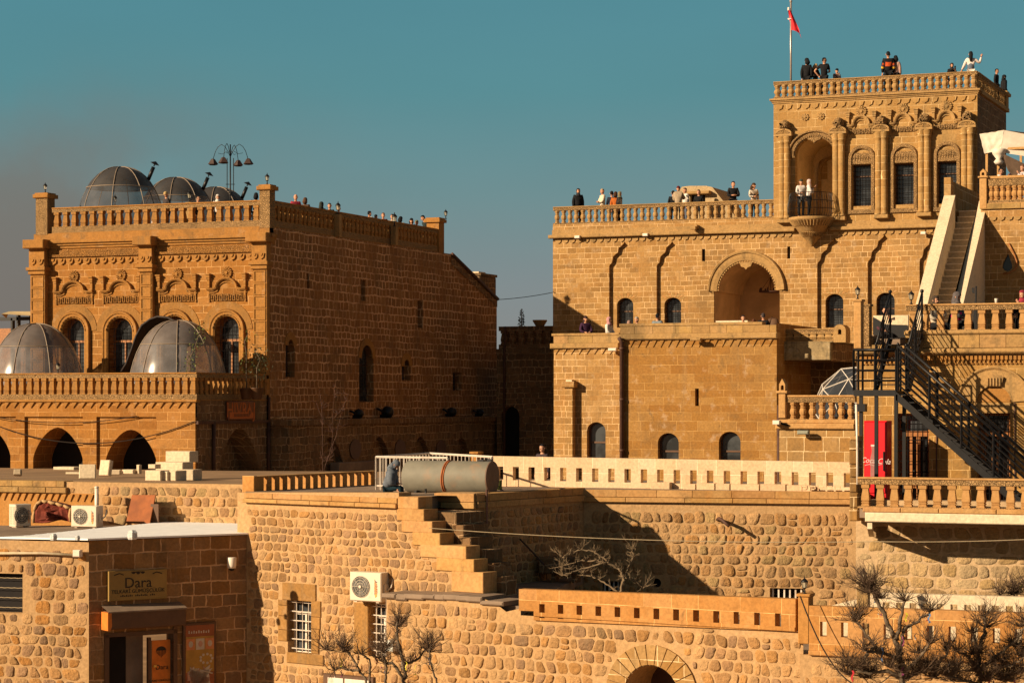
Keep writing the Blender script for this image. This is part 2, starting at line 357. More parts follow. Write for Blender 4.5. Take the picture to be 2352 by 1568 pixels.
M_tow = ashlar('tower_ashlar', [(.59, .34, .12), (.54, .30, .10), (.63, .38, .145), (.50, .28, .095)], (.74, .52, .26), .31, .55, .008, .010, .36, .5, 5, stain=(.27, .18, .08))
M_lbk = ashlar('tan_ashlar', [(.50, .25, .065), (.44, .205, .05), (.54, .29, .09), (.47, .23, .06)], (.62, .36, .13), .325, .78, .007, .010, .42, .5, 6, stain=(.27, .16, .07), pale=(.85, .62, .42), pamt=.42)
M_rb = ashlar('gold_ashlar', [(.56, .31, .095), (.50, .265, .075), (.60, .355, .12), (.45, .24, .075)], (.70, .46, .20), .27, .50, .008, .012, .42, .5, 7, stain=(.26, .17, .08))
M_mw = ashlar('pale_block_masonry', [(.58, .34, .13), (.52, .28, .09), (.62, .39, .17), (.50, .25, .07)], (.74, .54, .30), .40, .55, .014, .008, .2, .4, 8)
M_shade = ashlar('shade_toned_masonry', [(.30, .17, .08), (.24, .13, .06), (.36, .21, .10), (.20, .12, .06)], (.46, .30, .17), .30, .36, .020, .06, .5, .9, 9)  # darker tones put shade into the colour of walls out of the sun
M_shop = ashlar('shop_masonry', [(.46, .24, .09), (.40, .19, .06), (.52, .29, .13), (.36, .20, .10), (.55, .30, .12)], (.60, .36, .19), .33, .46, .022, .03, .35, .7, 10, mdepth=-.2)
M_orgj = ashlar('orange_parapet_blocks', [(.70, .35, .115), (.66, .31, .09), (.74, .39, .15)], (.80, .48, .20), .62, .85, .006, .004, .36, .3, 14, stain=(.42, .17, .04), pale=(.80, .50, .22), pamt=.35)
M_palej = ashlar('pale_parapet_blocks', [(1.0, .73, .47), (.95, .66, .41), (1.0, .78, .53)], (1.0, .80, .56), .44, .6, .006, .004, .22, .3, 15, stain=(.60, .38, .20), pale=(1, .84, .62), pamt=.2)
M_org = stone('orange_parapet_stone', (.64, .31, .09), .32, .3, stain=(.33, .125, .025), pale=(.74, .42, .15), seed=3)
M_cop = stone('coping_stone', (.70, .40, .16), .34, .3, stain=(.40, .17, .04), pale=(.78, .50, .24), seed=4)
M_pale = stone('pale_parapet_stone', (.76, .54, .34), .22, .25, stain=(.50, .30, .14), seed=5, k=.86)
M_white = stone('new_white_limestone', (.72, .58, .41), .2, .2, stain=(.5, .38, .25), seed=6, k=.95)
M_trim = stone('weathered_trim', (.58, .35, .14), .50, .45, stain=(.17, .12, .06), seed=7)
M_trimO = stone('orange_trim', (.52, .245, .065), .45, .45, stain=(.19, .12, .055), seed=8)
M_carve = stone('carved_band', (.56, .34, .15), .40, .9, stain=(.20, .13, .07), carve=15.0, seed=9)
M_carveO = stone('carved_orange', (.50, .235, .065), .30, .9, stain=(.2, .11, .05), carve=14.0, seed=10)
M_mort = stone('lime_mortar', (.66, .41, .20), .22, .5, stain=(.42, .25, .12), seed=11)
M_mortP = stone('pale_mortar', (.72, .50, .29), .18, .5, stain=(.5, .35, .2), seed=12)
M_rub = stone('rubble_stone', (1, 1, 1), .34, 1.0, 2.0, stain=(.22, .15, .09), seed=13, pale=(.66, .42, .20), pamt=.2)
M_roof = plain('grey_roof_screed', (.24, .17, .12), .9, 0, .25, 1.5, .2, .4, (.14, .10, .08))
M_earth = plain('dusty_earth', (.30, .19, .11), .95, 0, .25, .8, .1, .5, (.20, .13, .08))
M_iron = plain('black_iron', (.012, .011, .012), .45, .3, .2, 8, .4)
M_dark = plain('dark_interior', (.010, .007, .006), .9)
M_in = plain('shaded_plaster', (.52, .33, .17), .9, 0, .2, 1.2)
M_wood = plain('varnished_wood', (.30, .11, .025), .5, 0, .3, 12)
M_brown = plain('brown_frame', (.10, .045, .02), .5)
M_whitep = plain('white_paint', (.72, .62, .52), .5, 0, .08, 5, .4, 0, (.4, .28, .2))
M_glass = glassmat('window_glass'); M_glassb = glassmat('grey_window_glass', (.022, .024, .026), .12)
M_pipe = plain('rusty_downpipe', (.075, .032, .02), .7, 0, .3, 4)
M_cable = plain('cable_black', (.02, .015, .013), .6)
M_cablew = plain('cable_pale', (.45, .35, .22), .6)
# ------------------------------------------------------------------ shapes
def archpoly(x0, x1, zb, zt, kind='round', n=14, rise=None):
    r = (x1-x0)/2; cx = (x0+x1)/2; h = rise if rise is not None else (r if kind == 'round' else r*1.25)
    zs = zt-h; pts = [(x0, zb), (x1, zb)]
    for i in range(n+1):
        t = pi*i/n
        if kind == 'pointed':
            k = cos(t); px = cx+r*k; pz = zs+h*(1-abs(k)**1.75)**.72
        else: px = cx+r*cos(t); pz = zs+h*sin(t)
        pts.append((px, pz))
    return pts
def arcpath(cx, zs, r, n=16, a0=0, a1=pi, leg=0.0, rz=None):
    rz = rz or r; p = [(cx+r*cos(a0+(a1-a0)*i/n), zs+rz*sin(a0+(a1-a0)*i/n)) for i in range(n+1)]
    if leg: p = [(p[0][0], p[0][1]-leg)]+p+[(p[-1][0], p[-1][1]-leg)]
    return p
def ogee(x0, x1, zb, zs, zt):
    cx = (x0+x1)/2; w = (x1-x0)/2; h = zt-zs
    q = [(1, 0), (.97, .08), (.84, .16), (.80, .24), (.76, .40), (.60, .50), (.46, .56), (.41, .66), (.38, .76), (.22, .84), (.10, .90), (0, 1.0)]
    return [(x0, zb), (x1, zb)]+[(cx+w*a, zs+h*b) for a, b in q]+[(cx-w*a, zs+h*b) for a, b in q[-2::-1]]
def rectp(x0, x1, z0, z1): return [(x0, z0), (x1, z0), (x1, z1), (x0, z1)]
def inpoly(x, z, P):
    c = False; n = len(P); j = n-1
    for i in range(n):
        if (P[i][1] > z) != (P[j][1] > z) and x < (P[j][0]-P[i][0])*(z-P[i][1])/(P[j][1]-P[i][1]+1e-12)+P[i][0]: c = not c
        j = i
    return c
PAL = [(.60, .34, .145), (.54, .29, .115), (.64, .385, .18), (.50, .28, .135), (.58, .30, .105), (.46, .27, .145), (.62, .365, .17), (.56, .31, .135)]
PALP = [(.60, .41, .21), (.55, .36, .16), (.64, .46, .26), (.50, .33, .17), (.58, .38, .18)]
def rubble(poly, holes=(), w=.31, h=.26, d=.05, gap=.02, pal=PAL, seed=1, y=0.0, var=.13, sq=5.0):
    """fitted rubble masonry: wavy courses of uneven stones sharing their joints, each stone a low rough dome"""
    d *= .33; w *= .86; h *= .92; gap = min(gap, .03); var *= 1.35; r = random.Random(seed); mb = MB(); xs = [p[0] for p in poly]; zs = [p[1] for p in poly]; NP = 16
    zl = [min(zs)-.05]
    while zl[-1] < max(zs)+.1: zl.append(zl[-1]+h*r.uniform(.84, 1.16))
    def zb(k, x): return zl[k]+h*.16*noise.noise(Vector((x*1.1, k*3.7, seed)))+h*.13*noise.noise(Vector((x*4.3, k*5.1, seed+9)))
    for k in range(len(zl)-1):
        x = min(xs)-r.uniform(0, w); sl = 0.0; rh = zl[k+1]-zl[k]
        while x < max(xs):
            sw = w*r.choice([.6, .75, .85, .9, 1.0, 1.0, 1.15, 1.4])*r.uniform(.9, 1.1); sr = r.gauss(0, .035)
            cells = [(x, sl, x+sw, sr, 0.0, 1.0)]
            if r.random() < .04: q = r.uniform(.4, .6); cells = [(x, sl, x+sw, sr, 0.0, q), (x, sl, x+sw, sr, q, 1.0)]
            for (xa, sa, xb, sb, t0, t1) in cells:
                g = gap*r.uniform(.5, 1.25); e = r.uniform(3.2, 9); c = list(r.choice(pal)); cx = (xa+xb)/2; cz = zl[k]+rh*(t0+t1)/2
                kk = r.uniform(1-var*1.3, 1+var)*(1+.30*noise.noise(Vector((cx*.45, cz*.7, seed+3)))); c = tuple(q*kk for q in c); dd = d*r.uniform(.35, 1.5)
                ka = 1-g/max(.08, xb-xa); kb = 1-g/max(.06, rh*(t1-t0)); tx, tz = r.uniform(-.45, .45), r.uniform(-.45, .45)
                if r.random() < .2: ka *= r.uniform(.8, .95)
                jit = [r.uniform(.88, 1.03) for _ in range(NP)]; jit = [(jit[i-1]+jit[i]*2)/3 for i in range(NP)]; vs = []; ok = True
                def mp(a, b):
                    tb = t0+(t1-t0)*(b+1)/2; xx = (xa+sa*(tb*2-1))*(1-a)/2+(xb+sb*(tb*2-1))*(1+a)/2; z0, z1 = zb(k, xx), zb(k+1, xx); return xx, z0+(z1-z0)*tb
                for a, b in ((-.9, -.9), (.9, -.9), (.9, .9), (-.9, .9), (0, .9), (0, -.9), (0, 0)):
                    px, pz = mp(a*ka, b*kb)
                    if not inpoly(px, pz, poly) or any(inpoly(px, pz, H) for H in holes): ok = False
                if not ok:
                    ka *= .55; kb *= .6; ok = True
                    for a, b in ((-1, -1), (1, -1), (1, 1), (-1, 1)):
                        px, pz = mp(a*ka, b*kb)
                        if not inpoly(px, pz, poly) or any(inpoly(px, pz, H) for H in holes): ok = False
                    if not ok: continue
                for ring, (s_, yy) in enumerate(((1.0, .012), (.985, -.35), (.92, -.85), (.5, -1.0))):
                    for i in range(NP):
                        t = 2*pi*(i+.5)/NP; ct, st = cos(t), sin(t); q = (abs(ct)**e+abs(st)**e)**(-1/e)
                        a, b = q*ct*s_*jit[i]*ka, q*st*s_*jit[i]*kb; px, pz = mp(a, b)
                        vs.append((px, y+(yy if ring == 0 else yy*dd*(1+tx*a+tz*b)+r.uniform(-.005, .005)), pz))
                px, pz = mp(0, 0); vs.append((px, y-dd, pz)); fs = []
                for q in range(3):
                    for i in range(NP): fs.append((q*NP+i, q*NP+(i+1) % NP, (q+1)*NP+(i+1) % NP, (q+1)*NP+i))
                for i in range(NP): fs.append((3*NP+i, 3*NP+(i+1) % NP, 4*NP))
                mb.add(vs, fs, 0, c, True)
            x += sw; sl = sr
    return mb
def blocks(mb, x0, x1, z0, z1, y0, y1, w=.6, seed=0, m=0, gap=.008, b=.006, var=.14):
    """a course of dressed stones with hairline joints"""
    r = random.Random(seed*31+int(x0*7)); x = x0
    while x < x1-.02:
        ww = w*r.uniform(.7, 1.35)
        if x+ww > x1-.25*w: ww = x1-x
        k = r.uniform(1-var, 1+var*.6); mb.bbox(x+gap/2, x+ww-gap/2, y0-r.uniform(0, .006), y1, z0+gap/2, z1-gap/2, b, m, (k, k*r.uniform(.96, 1.03), k*r.uniform(.9, 1.08)))
        x += ww
# balusters -------------------------------------------------
BAL = {}
def baluster(kind, h, w):
    k = (kind, round(h, 3), round(w, 3))
    if k in BAL: return BAL[k]
    mb = MB()
    if kind == 'square':
        pr = [(1.0, 0), (1.0, .08), (.82, .09), (.82, .13), (.98, .14), (.98, .19), (.80, .20), (1.0, .27), (.98, .40), (.74, .72), (.72, .80), (.98, .82), (1.0, .90), (1.0, 1.0)]
        mb.lathe([(r*w*.707, z*h) for r, z in pr], n=4, ph=pi/4, sm=False)
    else:
        pr = [(1.0, 0), (1.0, .06), (.75, .08), (.95, .14), (.62, .19), (.85, .26), (1.06, .36), (1.1, .46), (.95, .58), (.70, .66), (.95, .70), (.66, .74), (.82, .82), (1.05, .90), (1.05, 1.0)]
        mb.lathe([(r*w*.5, z*h) for r, z in pr], n=8, ph=pi/8, sm=False)
        for q in range(6):
            for sgn in (-1, 1): mb.lathe([(.001, .30*h+q*.05*h), (w*.10, .32*h+q*.05*h), (.001, .35*h+q*.05*h)], sgn*w*.44*(1-.12*abs(q-2)), -w*.28, 4)
    me = mb.mesh('baluster'); BAL[k] = me; return me
def balustrade(parent, fr, x0, x1, z0, z1, n, mat, railmat, kind='square', t=.22, y=0.0, rail=.20, base=.22, w=.17, cap=.03, half=True):
    """rails are the part, every baluster a sub-part"""
    mb = MB(); h = z1-z0; rt = rail*h; bt = base*h
    mb.bbox(x0, x1, y-cap, y+t+cap, z1-rt*.28, z1, .012, 0); mb.box(x0, x1, y, y+t, z1-rt, z1-rt*.28+.001, 1)
    mb.box(x0, x1, y, y+t, z0, z0+bt, 1); mb.box(x0, x1, y-cap*.6, y+t+cap*.6, z0-.03, z0+.0015, 0)
    o = obj('balustrade', mb, [mat, railmat], parent, fr.M)
    hh = h-rt-bt; me = baluster(kind, hh, w)
    if not me.materials: me.materials.append(mat)
    for i in range(n):
        x = x0+(x1-x0)*((i+.5)/n if half else (i/(n-1)))
        inst('baluster', me, o, fr.M @ Matrix.Translation((x+rnd.uniform(-.008, .008), y+t/2+rnd.uniform(-.008, .008), z0+bt)) @ Matrix.Rotation(rnd.gauss(0, .05), 4, 'Z') @ Matrix.Diagonal((rnd.uniform(.95, 1.04), rnd.uniform(.96, 1.04), 1, 1)))
    return o
def zigzag(mb, x0, x1, z0, z1, y=0.0, step=.2, m=0, t=.05):
    n = max(1, int((x1-x0)/step)); st = (x1-x0)/n; h = z1-z0
    for i in range(n):
        x = x0+i*st
        mb.add([(x, y, z1), (x+st*.62, y, z1), (x+st*.10, y, z0), (x+st*.04, y-t, z1), (x+st*.55, y-t, z1), (x+st*.10, y-t*.6, z0)], [(3, 4, 5), (0, 3, 5, 2), (1, 2, 5, 4), (0, 1, 4, 3)], m)
def scallops(mb, x0, x1, z0, z1, y=0.0, step=.25, t=.05, m=0, flutes=True):
    n = max(1, int(round((x1-x0)/step))); st = (x1-x0)/n; h = z1-z0
    for i in range(n):
        cx = x0+(i+.5)*st; r = st*.47; K = 8
        P = [(cx+r, z1)]+[(cx+r*cos(-pi*j/K)*(1 if j % 2 == 0 else .9), z1+h*sin(-pi*j/K)*(1 if j % 2 == 0 else .9)) for j in range(1, K)]+[(cx-r, z1)]
        mb.prism(P, y-t, y+.001, m, back=False)
        if flutes:
            P2 = [(cx+(px-cx)*.45, z1+(pz-z1)*.45) for px, pz in P]; mb.prism(P2, y-t*1.6, y, m, back=False)
def rosette(mb, cx, cz, r, y=0.0, n=12, m=0, t=.10):
    P = []
    for i in range(n*2): a = pi*i/n; rr = r*(1 if i % 2 == 0 else .84); P.append((cx+rr*cos(a), cz+rr*sin(a)))
    mb.prism(P, y-t*.6, y, m, back=False)
    for i in range(n):
        a = 2*pi*i/n; b = a+.18; c_ = a-.18
        mb.add([(cx+r*.28*cos(a), y-t, cz+r*.28*sin(a)), (cx+r*.8*cos(b), y-t*.65, cz+r*.8*sin(b)), (cx+r*.95*cos(a), y-t*.9, cz+r*.95*sin(a)), (cx+r*.8*cos(c_), y-t*.65, cz+r*.8*sin(c_))], [(0, 1, 2, 3)], m)
    P = [(cx+r*.26*cos(2*pi*i/10), cz+r*.26*sin(2*pi*i/10)) for i in range(10)]; mb.prism(P, y-t*1.3, y, m, back=False)
def vase(mb, cx, cz, h, w, y=0.0, m=0):
    for (a, b, k) in ((0, .10, .9), (.10, .2, .55), (.2, .55, .62), (.55, .7, .85), (.7, .9, 1.0), (.9, 1.0, 1.25)):
        mb.box(cx-w/2*k, cx+w/2*k, y-.16*k, y+.001, cz+h*a, cz+h*b+.0005*(k+a), m)
def hood(mb, cx, z0, w, rise, y=0.0, rose=True, rr=.22, m=0, th=.09):
    """stepped arch moulding over a window with rosette and side vases"""
    hw = w/2; a = hw*.50
    path = [(cx-hw, z0), (cx-a*1.35, z0), (cx-a*1.1, z0+rise*.08)]+[(cx-a*cos(pi*i/10), z0+rise*.12+rise*.75*sin(pi*i/10)) for i in range(11)]+[(cx+a*1.1, z0+rise*.08), (cx+a*1.35, z0), (cx+hw, z0)]
    mb.sweep(path, [(-th*.5, y+.0), (-th*.5, y-.07), (0, y-.09), (0, y-.13), (th*.5, y-.16), (th*.8, y-.16), (th*.8, y)], m=m)
    P2 = [(px, pz-th*1.1) for px, pz in path]; mb.sweep(P2, [(-th*.25, y), (-th*.25, y-.05), (th*.2, y-.05), (th*.2, y)], m=m)
    if rose: rosette(mb, cx, z0+rise*1.0+rr*.75, rr, y, 14, m)
    for s in (-1, 1):
        vase(mb, cx+s*hw*.92, z0+th, rise*1.15, .17, y, m)
        mb.box(cx+s*hw*.92-.035, cx+s*hw*.92+.035, y-.06, y, z0-rise*.75, z0-.05, m); mb.box(cx+s*hw*.92-.02, cx+s*hw*.92+.05, y-.06, y-.001, z0-rise*.95, z0-rise*.75, m)
def textmb(s, size, ext=.004, shear=0.0, sx=1.0):
    cu = bpy.data.curves.new('t', 'FONT'); cu.body = s; cu.size = size; cu.extrude = ext; cu.align_x = 'CENTER'; cu.align_y = 'CENTER'; cu.shear = shear; cu.resolution_u = 3
    o = bpy.data.objects.new('t', cu); COL.objects.link(o); dg = bpy.context.evaluated_depsgraph_get(); dg.update()
    me = bpy.data.meshes.new_from_object(o.evaluated_get(dg)); mb = MB()
    mb.add([(v.co.x*sx, -v.co.z, v.co.y) for v in me.vertices], [tuple(p.vertices) for p in me.polygons])
    bpy.data.objects.remove(o); bpy.data.curves.remove(cu); bpy.data.meshes.remove(me); return mb
def textat(mb, s, size, x, y, z, m=0, sx=1.0, shear=0.0):
    mb.join(textmb(s, size, .003, shear, sx), Matrix.Translation((x, y, z)), m)
# windows ----------------------------------------------------
def window(parent, fr, poly, y, glass=None, frame=None, grille=None, bars=(3, 4), mull=1, trans=(.62,), fw=.05, gy=-.06, barr=.011, name='window'):
    """frame is the part; pane and grille are sub-parts"""
    xs = [p[0] for p in poly]; zs = [p[1] for p in poly]; x0, x1, z0, z1 = min(xs), max(xs), min(zs), max(zs)
    mb = MB(); n = len(poly); cx, cz = (x0+x1)/2, (z0+z1)/2
    inner = [(cx+(px-cx)*(1-2*fw/(x1-x0)), cz+(pz-cz)*(1-2*fw/(z1-z0))) for px, pz in poly]
    mb.add([(px, y-.03, pz) for px, pz in poly]+[(px, y-.03, pz) for px, pz in inner]+[(px, y+.02, pz) for px, pz in inner], [(i, (i+1) % n, n+(i+1) % n, n+i) for i in range(n)]+[(n+i, n+(i+1) % n, 2*n+(i+1) % n, 2*n+i) for i in range(n)])
    for k in range(mull): xx = x0+(x1-x0)*(k+1)/(mull+1); mb.box(xx-fw*.4, xx+fw*.4, y-.035, y+.01, z0+fw*.5, z0+(z1-z0)*(trans[0] if trans else 1)-.001)
    for tt in trans: zz = z0+(z1-z0)*tt; mb.box(x0+.01, x1-.01, y-.04, y+.01, zz-fw*.5, zz+fw*.5)
    o = obj(name, mb, frame or M_brown, parent, fr.M)
    pb = MB(); pb.prism(poly, y+.0, y+.02); obj('pane', pb, glass or M_glass, o, fr.M)
    if grille:
        gb = MB(); nv, nh = bars
        for i in range(nv):
            xx = x0+(x1-x0)*(i+1)/(nv+1); top = max(z0+.1, _topat(poly, xx)); gb.tube([(xx, y+gy, z0), (xx, y+gy, top-.01)], barr, 4)
        for j in range(nh):
            zz = z0+(z1-z0)*(j+.6)/nh; a, b = _span(poly, zz); gb.tube([(a, y+gy, zz), (b, y+gy, zz)], barr, 4)
        obj('grille', gb, grille, o, fr.M)
    return o
def _topat(P, x):
    best = -1e9; n = len(P)
    for i in range(n):
        (xa, za), (xb, zb) = P[i], P[(i+1) % n]
        if (xa-x)*(xb-x) <= 0 and abs(xa-xb) > 1e-9: best = max(best, za+(zb-za)*(x-xa)/(xb-xa))
    return best
def _span(P, z):
    v = []; n = len(P)
    for i in range(n):
        (xa, za), (xb, zb) = P[i], P[(i+1) % n]
        if (za-z)*(zb-z) <= 0 and abs(za-zb) > 1e-9: v.append(xa+(xb-xa)*(z-za)/(zb-za))
    return (min(v), max(v)) if v else (P[0][0], P[1][0])
def fw_arch(fr, u0, u1, vt, vb, kind='round', y=0.0, rise=None):
    uc = (u0+u1)/2; return archpoly(fr.X(u0, y), fr.X(u1, y), fr.Z(uc, vb, y), fr.Z(uc, vt, y), kind, rise=rise)
def fw_rect(fr, u0, u1, vt, vb, y=0.0):
    uc = (u0+u1)/2; return rectp(fr.X(u0, y), fr.X(u1, y), fr.Z(uc, vb, y), fr.Z(uc, vt, y))
def cornice(mb, x0, x1, z0, z1, y=0.0, proj=.18, m=0):
    h = z1-z0; mb.bbox(x0-proj, x1+proj, y-proj, y+.3, z1-h*.38, z1, .015, m); mb.bbox(x0-proj*.6, x1+proj*.6, y-proj*.6, y+.3, z1-h*.68, z1-h*.38-.001, .015, m); mb.bbox(x0-proj*.3, x1+proj*.3, y-proj*.28, y+.3, z0, z1-h*.68-.001, .01, m)
# ================================================================== GROUND
g = MB(); g.slab([(-3000, -300), (3000, -300), (3000, 4000), (-3000, 4000)], -.5, 0.0); struct('ground', g, M_earth)
# ================================================================== LEFT MANSION (front in sun, side in shade)
LF = Fr(620, 90, 22); LS = Fr(620, 90, -68)
SL = LF.o.x; YL = LF.o.y
lb = thing('stone_mansion', 'two storey orange mansion at left with balustraded roof terrace and long shaded side wall', 'building', LF.o)
x0 = LF.X(80); x1 = 0.0
zr1 = LF.Z(350, 468.5); zr0 = LF.Z(350, 529); zc1 = LF.Z(350, 546); zc0 = LF.Z(350, 558)
XE = LS.X(1141)      # far end of the side wall
xe1 = LS.X(1036)
holes = []; WIN = []
for a, b, t in ((145, 195, 731), (250, 305, 730), (376, 430, 726), (495, 550, 726)):
    P = fw_arch(LF, a, b, t, 870); holes.append(P); WIN.append(P)
zb = LF.Z(350, 905)
m = MB(); m.sheet(rectp(x0, x1, 6.0, zr0), holes, 0, .42)
obj('front_wall', m, M_lb, lb, LF.M)
for P in WIN: window(lb, LF, P, .40, M_glassb, M_wood, M_iron, (5, 8), 1, (.62,), .09, -.3)
# side wall with its sloping end
zs1 = LS.Z(1141, 687)
S = [(0, 4.0), (XE, 4.0), (XE, zs1), (xe1, zr0-.012), (0, zr0-.012)]
sh = []; sw = []
for a, b, t, c, k in ((705, 711, 627, 663, 'r'), (829, 839, 643, 691, 'r'), (959, 972, 689, 753, 'r'), (656, 677, 768, 866, 'a'), (825, 858, 781, 923, 'p'), (923, 943, 815, 873, 'a'), (1040, 1060, 855, 897, 'r')):
    P = fw_rect(LS, a, b, t, c) if k == 'r' else fw_arch(LS, a, b, t, c, 'round' if k == 'a' else 'pointed', rise=(LS.X(b)-LS.X(a))*(.55 if k == 'a' else .5))
    sh.append(P); sw.append((P, k, b-a))
m = MB(); m.sheet(S, sh, 0, .45)
obj('side_wall', m, M_lbside, lb, LS.M)
m = MB(); m.add([LS.W(XE, 0, 4), LS.W(XE, 8, 4), LS.W(XE, 8, zs1), LS.W(XE, 0, zs1)], [(0, 1, 2, 3)]); m.add([LF.W(x0, 0, 4), LF.W(x0, 20, 4), LF.W(x0, 20, zr0), LF.W(x0, 0, zr0)], [(0, 1, 2, 3)])
obj('back_wall', m, M_lbside, lb)
m = MB(); m.slab([(SL+x0+.1, YL+.06), (SL-.06, YL+.06), (SL-.06, YL+xe1), (SL+x0+.1, YL+xe1)], zr0-.3, zr0-.02); obj('roof_deck', m, M_roof, lb)
m = MB(); a_ = LS.W(xe1, 0, zr0); b_ = LS.W(XE, 0, zs1); m.tube([LS.W(xe1, -.06, zr0-.02), LS.W(XE, -.06, zs1)], .09, 6); obj('roof_pipe', m, M_pipe, lb)
m = MB(); m.sheet([(xe1, zr0-.0), (XE, zs1), (XE, zs1-.4), (xe1, zr0-.5)], [], -.03); m.add([LS.M.inverted() @ v for v in (a_, b_, b_+Vector((-8, 0, 0)), a_+Vector((-8, 0, 0)))], [(0, 1, 2, 3)]); obj('sloping_roof', m, M_shade, lb, LS.M)
for P, k, du in sw: window(lb, LS, P, .36, M_glass, M_brown, M_iron, (2, 6), 0, (.6,), .05, -.1)
# dressed surrounds of the side windows
m = MB()
for P, k, du in sw:
    if k != 'r':
        xs = [p[0] for p in P]; zs = [p[1] for p in P]; c = (min(xs)+max(xs))/2; r = (max(xs)-min(xs))/2
        m.sweep(arcpath(c, max(zs)-r*1.05, r+.10, 12, 0, pi), [(-.02, 0), (-.02, -.04), (.28, -.04), (.28, 0)])
obj('window_surround', m, M_trimO, lb, LS.M)
# front decoration
m = MB()
cornice(m, x0+.1, x1+.0, zc0-.12, zc1, 0, .22)
m.box(x0-.02, x1, -.05, 0.3, zc1, zr0-.012)
pil = [(78, 111), (329, 357), (588, 618)]
zf = lambda v: LF.Z(350, v)
for a, b in pil:
    xa, xb = LF.X(a), LF.X(b)
    if b > 600: xb = 0.0
    zt = zc0-.12
    m.box(xa, xb, -.26, 0.02, 6.2, zf(625)); m.bbox(xa-.06, xb+.06, -.36, .02, zf(625), zf(616), .02); m.bbox(xa-.12, xb+.12, -.44, .02, zf(616)+.002, zf(608), .02)
    m.box(xa-.02, xb+.02, -.34, .02, zf(608)+.002, zt); m.bbox(xa-.16, xb+.16, -.62, .05, zt+.002, zc1+.03, .03)
    k = 0; zz = zf(627)
    while zz > 7.5:
        m.sweep([(xa+.07, zz-.46), (xb-.07, zz-.46), (xb-.07, zz-.04), (xa+.07, zz-.04)], [(-.02, -.26), (-.02, -.295), (.02, -.295), (.02, -.26)], closed=True); zz -= .5
obj('cornice', m, M_trimO, lb, LF.M)
m = MB(); bnd = [(LF.X(114), LF.X(327)), (LF.X(359), LF.X(586))]
for a, b in bnd:
    m.box(a, b, -.09, 0, zf(585), zf(569)); 
obj('inscription_band', m, M_carveO, lb, LF.M)
m = MB()
for a, b in bnd: scallops(m, a, b, zf(603), zf(589), 0, .42, .07)
for a, b in pil: scallops(m, LF.X(a), min(0, LF.X(b)), zf(603), zf(590), -.34, .36, .05)
obj('scallop_frieze', m, M_trimO, lb, LF.M)
for c, P in zip((170.5, 279, 408, 522), WIN):
    cx = LF.X(c); w = LF.X(c+45)-LF.X(c-45); m = MB()
    hood(m, cx, zf(669), w, zf(644)-zf(672), 0, True, .25)
    obj('window_hood', m, M_trimO, lb, LF.M)
    m = MB(); m.box(cx-w*.47, cx+w*.47, -.05, 0, zf(694), zf(678)); 
    nn = 17
    for i in range(nn): q = cx-w*.46+w*.92*(i+.5)/nn; m.box(q-.02, q+.02, -.085, -.05, zf(693)+(i % 2)*.04, zf(679)-(i % 3)*.03)
    obj('carved_panel', m, M_carveO, lb, LF.M)
    xs = [p[0] for p in P]; zs = [p[1] for p in P]; r = (max(xs)-min(xs))/2; cc = (max(xs)+min(xs))/2; top = max(zs)
    m = MB(); pth = arcpath(cc, top-r, r, 16, 0, pi, leg=2.6)
    m.sweep(pth, [(0.0, .05), (0.0, -.05), (-.06, -.10), (-.15, -.10), (-.20, -.14), (-.25, -.14), (-.28, 0)])
    m.sweep(arcpath(cc, top-r, r+.29, 16, 0, pi), [(0, 0), (0, -.025), (-.30, -.025), (-.30, 0)], c=(.85, .9, 1))
    for i in range(14):
        a = pi*i/13; q0 = (cc+(r+.075)*cos(a), top-r+(r+.075)*sin(a)); q1 = (cc+(r+.075)*cos(a+.16), top-r+(r+.075)*sin(a+.16))
        if i < 13: m.tube([(q0[0], -.11, q0[1]), (q1[0], -.11, q1[1])], .022, 4)
    obj('window_surround', m, M_trimO, lb, LF.M)
# roof balustrades and piers
px0, px1 = LF.X(84), LF.X(118); pr0 = LF.X(597)
balustrade(lb, LF, px1, pr0, zr0+.02, zr1, 23, M_trimO, M_carve, 'square', .24, .04, .19, .24, .24, half=True)
xq = LS.X(1007); balustrade(lb, LS, .32, xq, zr0+.02, zr1, 43, M_trimO, M_carve, 'square', .27, .04, .19, .24, .27)
def pier(parent, fr, xa, xb, z0, z1, mat=M_carve, capm=M_trimO, y=-.06, d=None):
    m = MB(); d = d or (xb-xa); m.box(xa, xb, y, y+d, z0, z1-.22); m.bbox(xa-.10, xb+.10, y-.10, y+d+.10, z1-.22, z1-.06, .03, 1); m.box(xa-.03, xb+.03, y-.03, y+d+.03, z1-.06+.001, z1, 1)
    return obj('pier', m, [mat, capm], parent, fr.M)
pz = LF.Z(610, 424); pier(lb, LF, -.44, .02, zr0-.05, pz); pz2 = LF.Z(100, 443); pier(lb, LF, px0, px0+.56, zr0-.05, pz2)
pier(lb, LS, xq, xq+.62, zr0-.05, LS.Z(1022, 502), M_trimO, M_trimO, -.02)
# chimney block behind the sloping roof
cf = LS; cb_ = thing('chimney_block', 'small square rubble chimney block rising behind the sloping end of the left mansion', 'chimney', LS.W(XE-1, 1, 9))
m = MB(); m.bbox(LS.X(1104), XE-.02, .02, 1.2, 9, LS.Z(1121, 635), .05); m.box(LS.X(1103), XE, -.03, 1.24, LS.Z(1121, 635)+.001, LS.Z(1121, 629)); obj('shaft', m, M_shade, cb_, cf.M)
m = MB(); m.box(LS.X(1108), LS.X(1124), .2, .8, LS.Z(1121, 629)+.002, LS.Z(1121, 625)); obj('cap', m, M_white, cb_, cf.M)
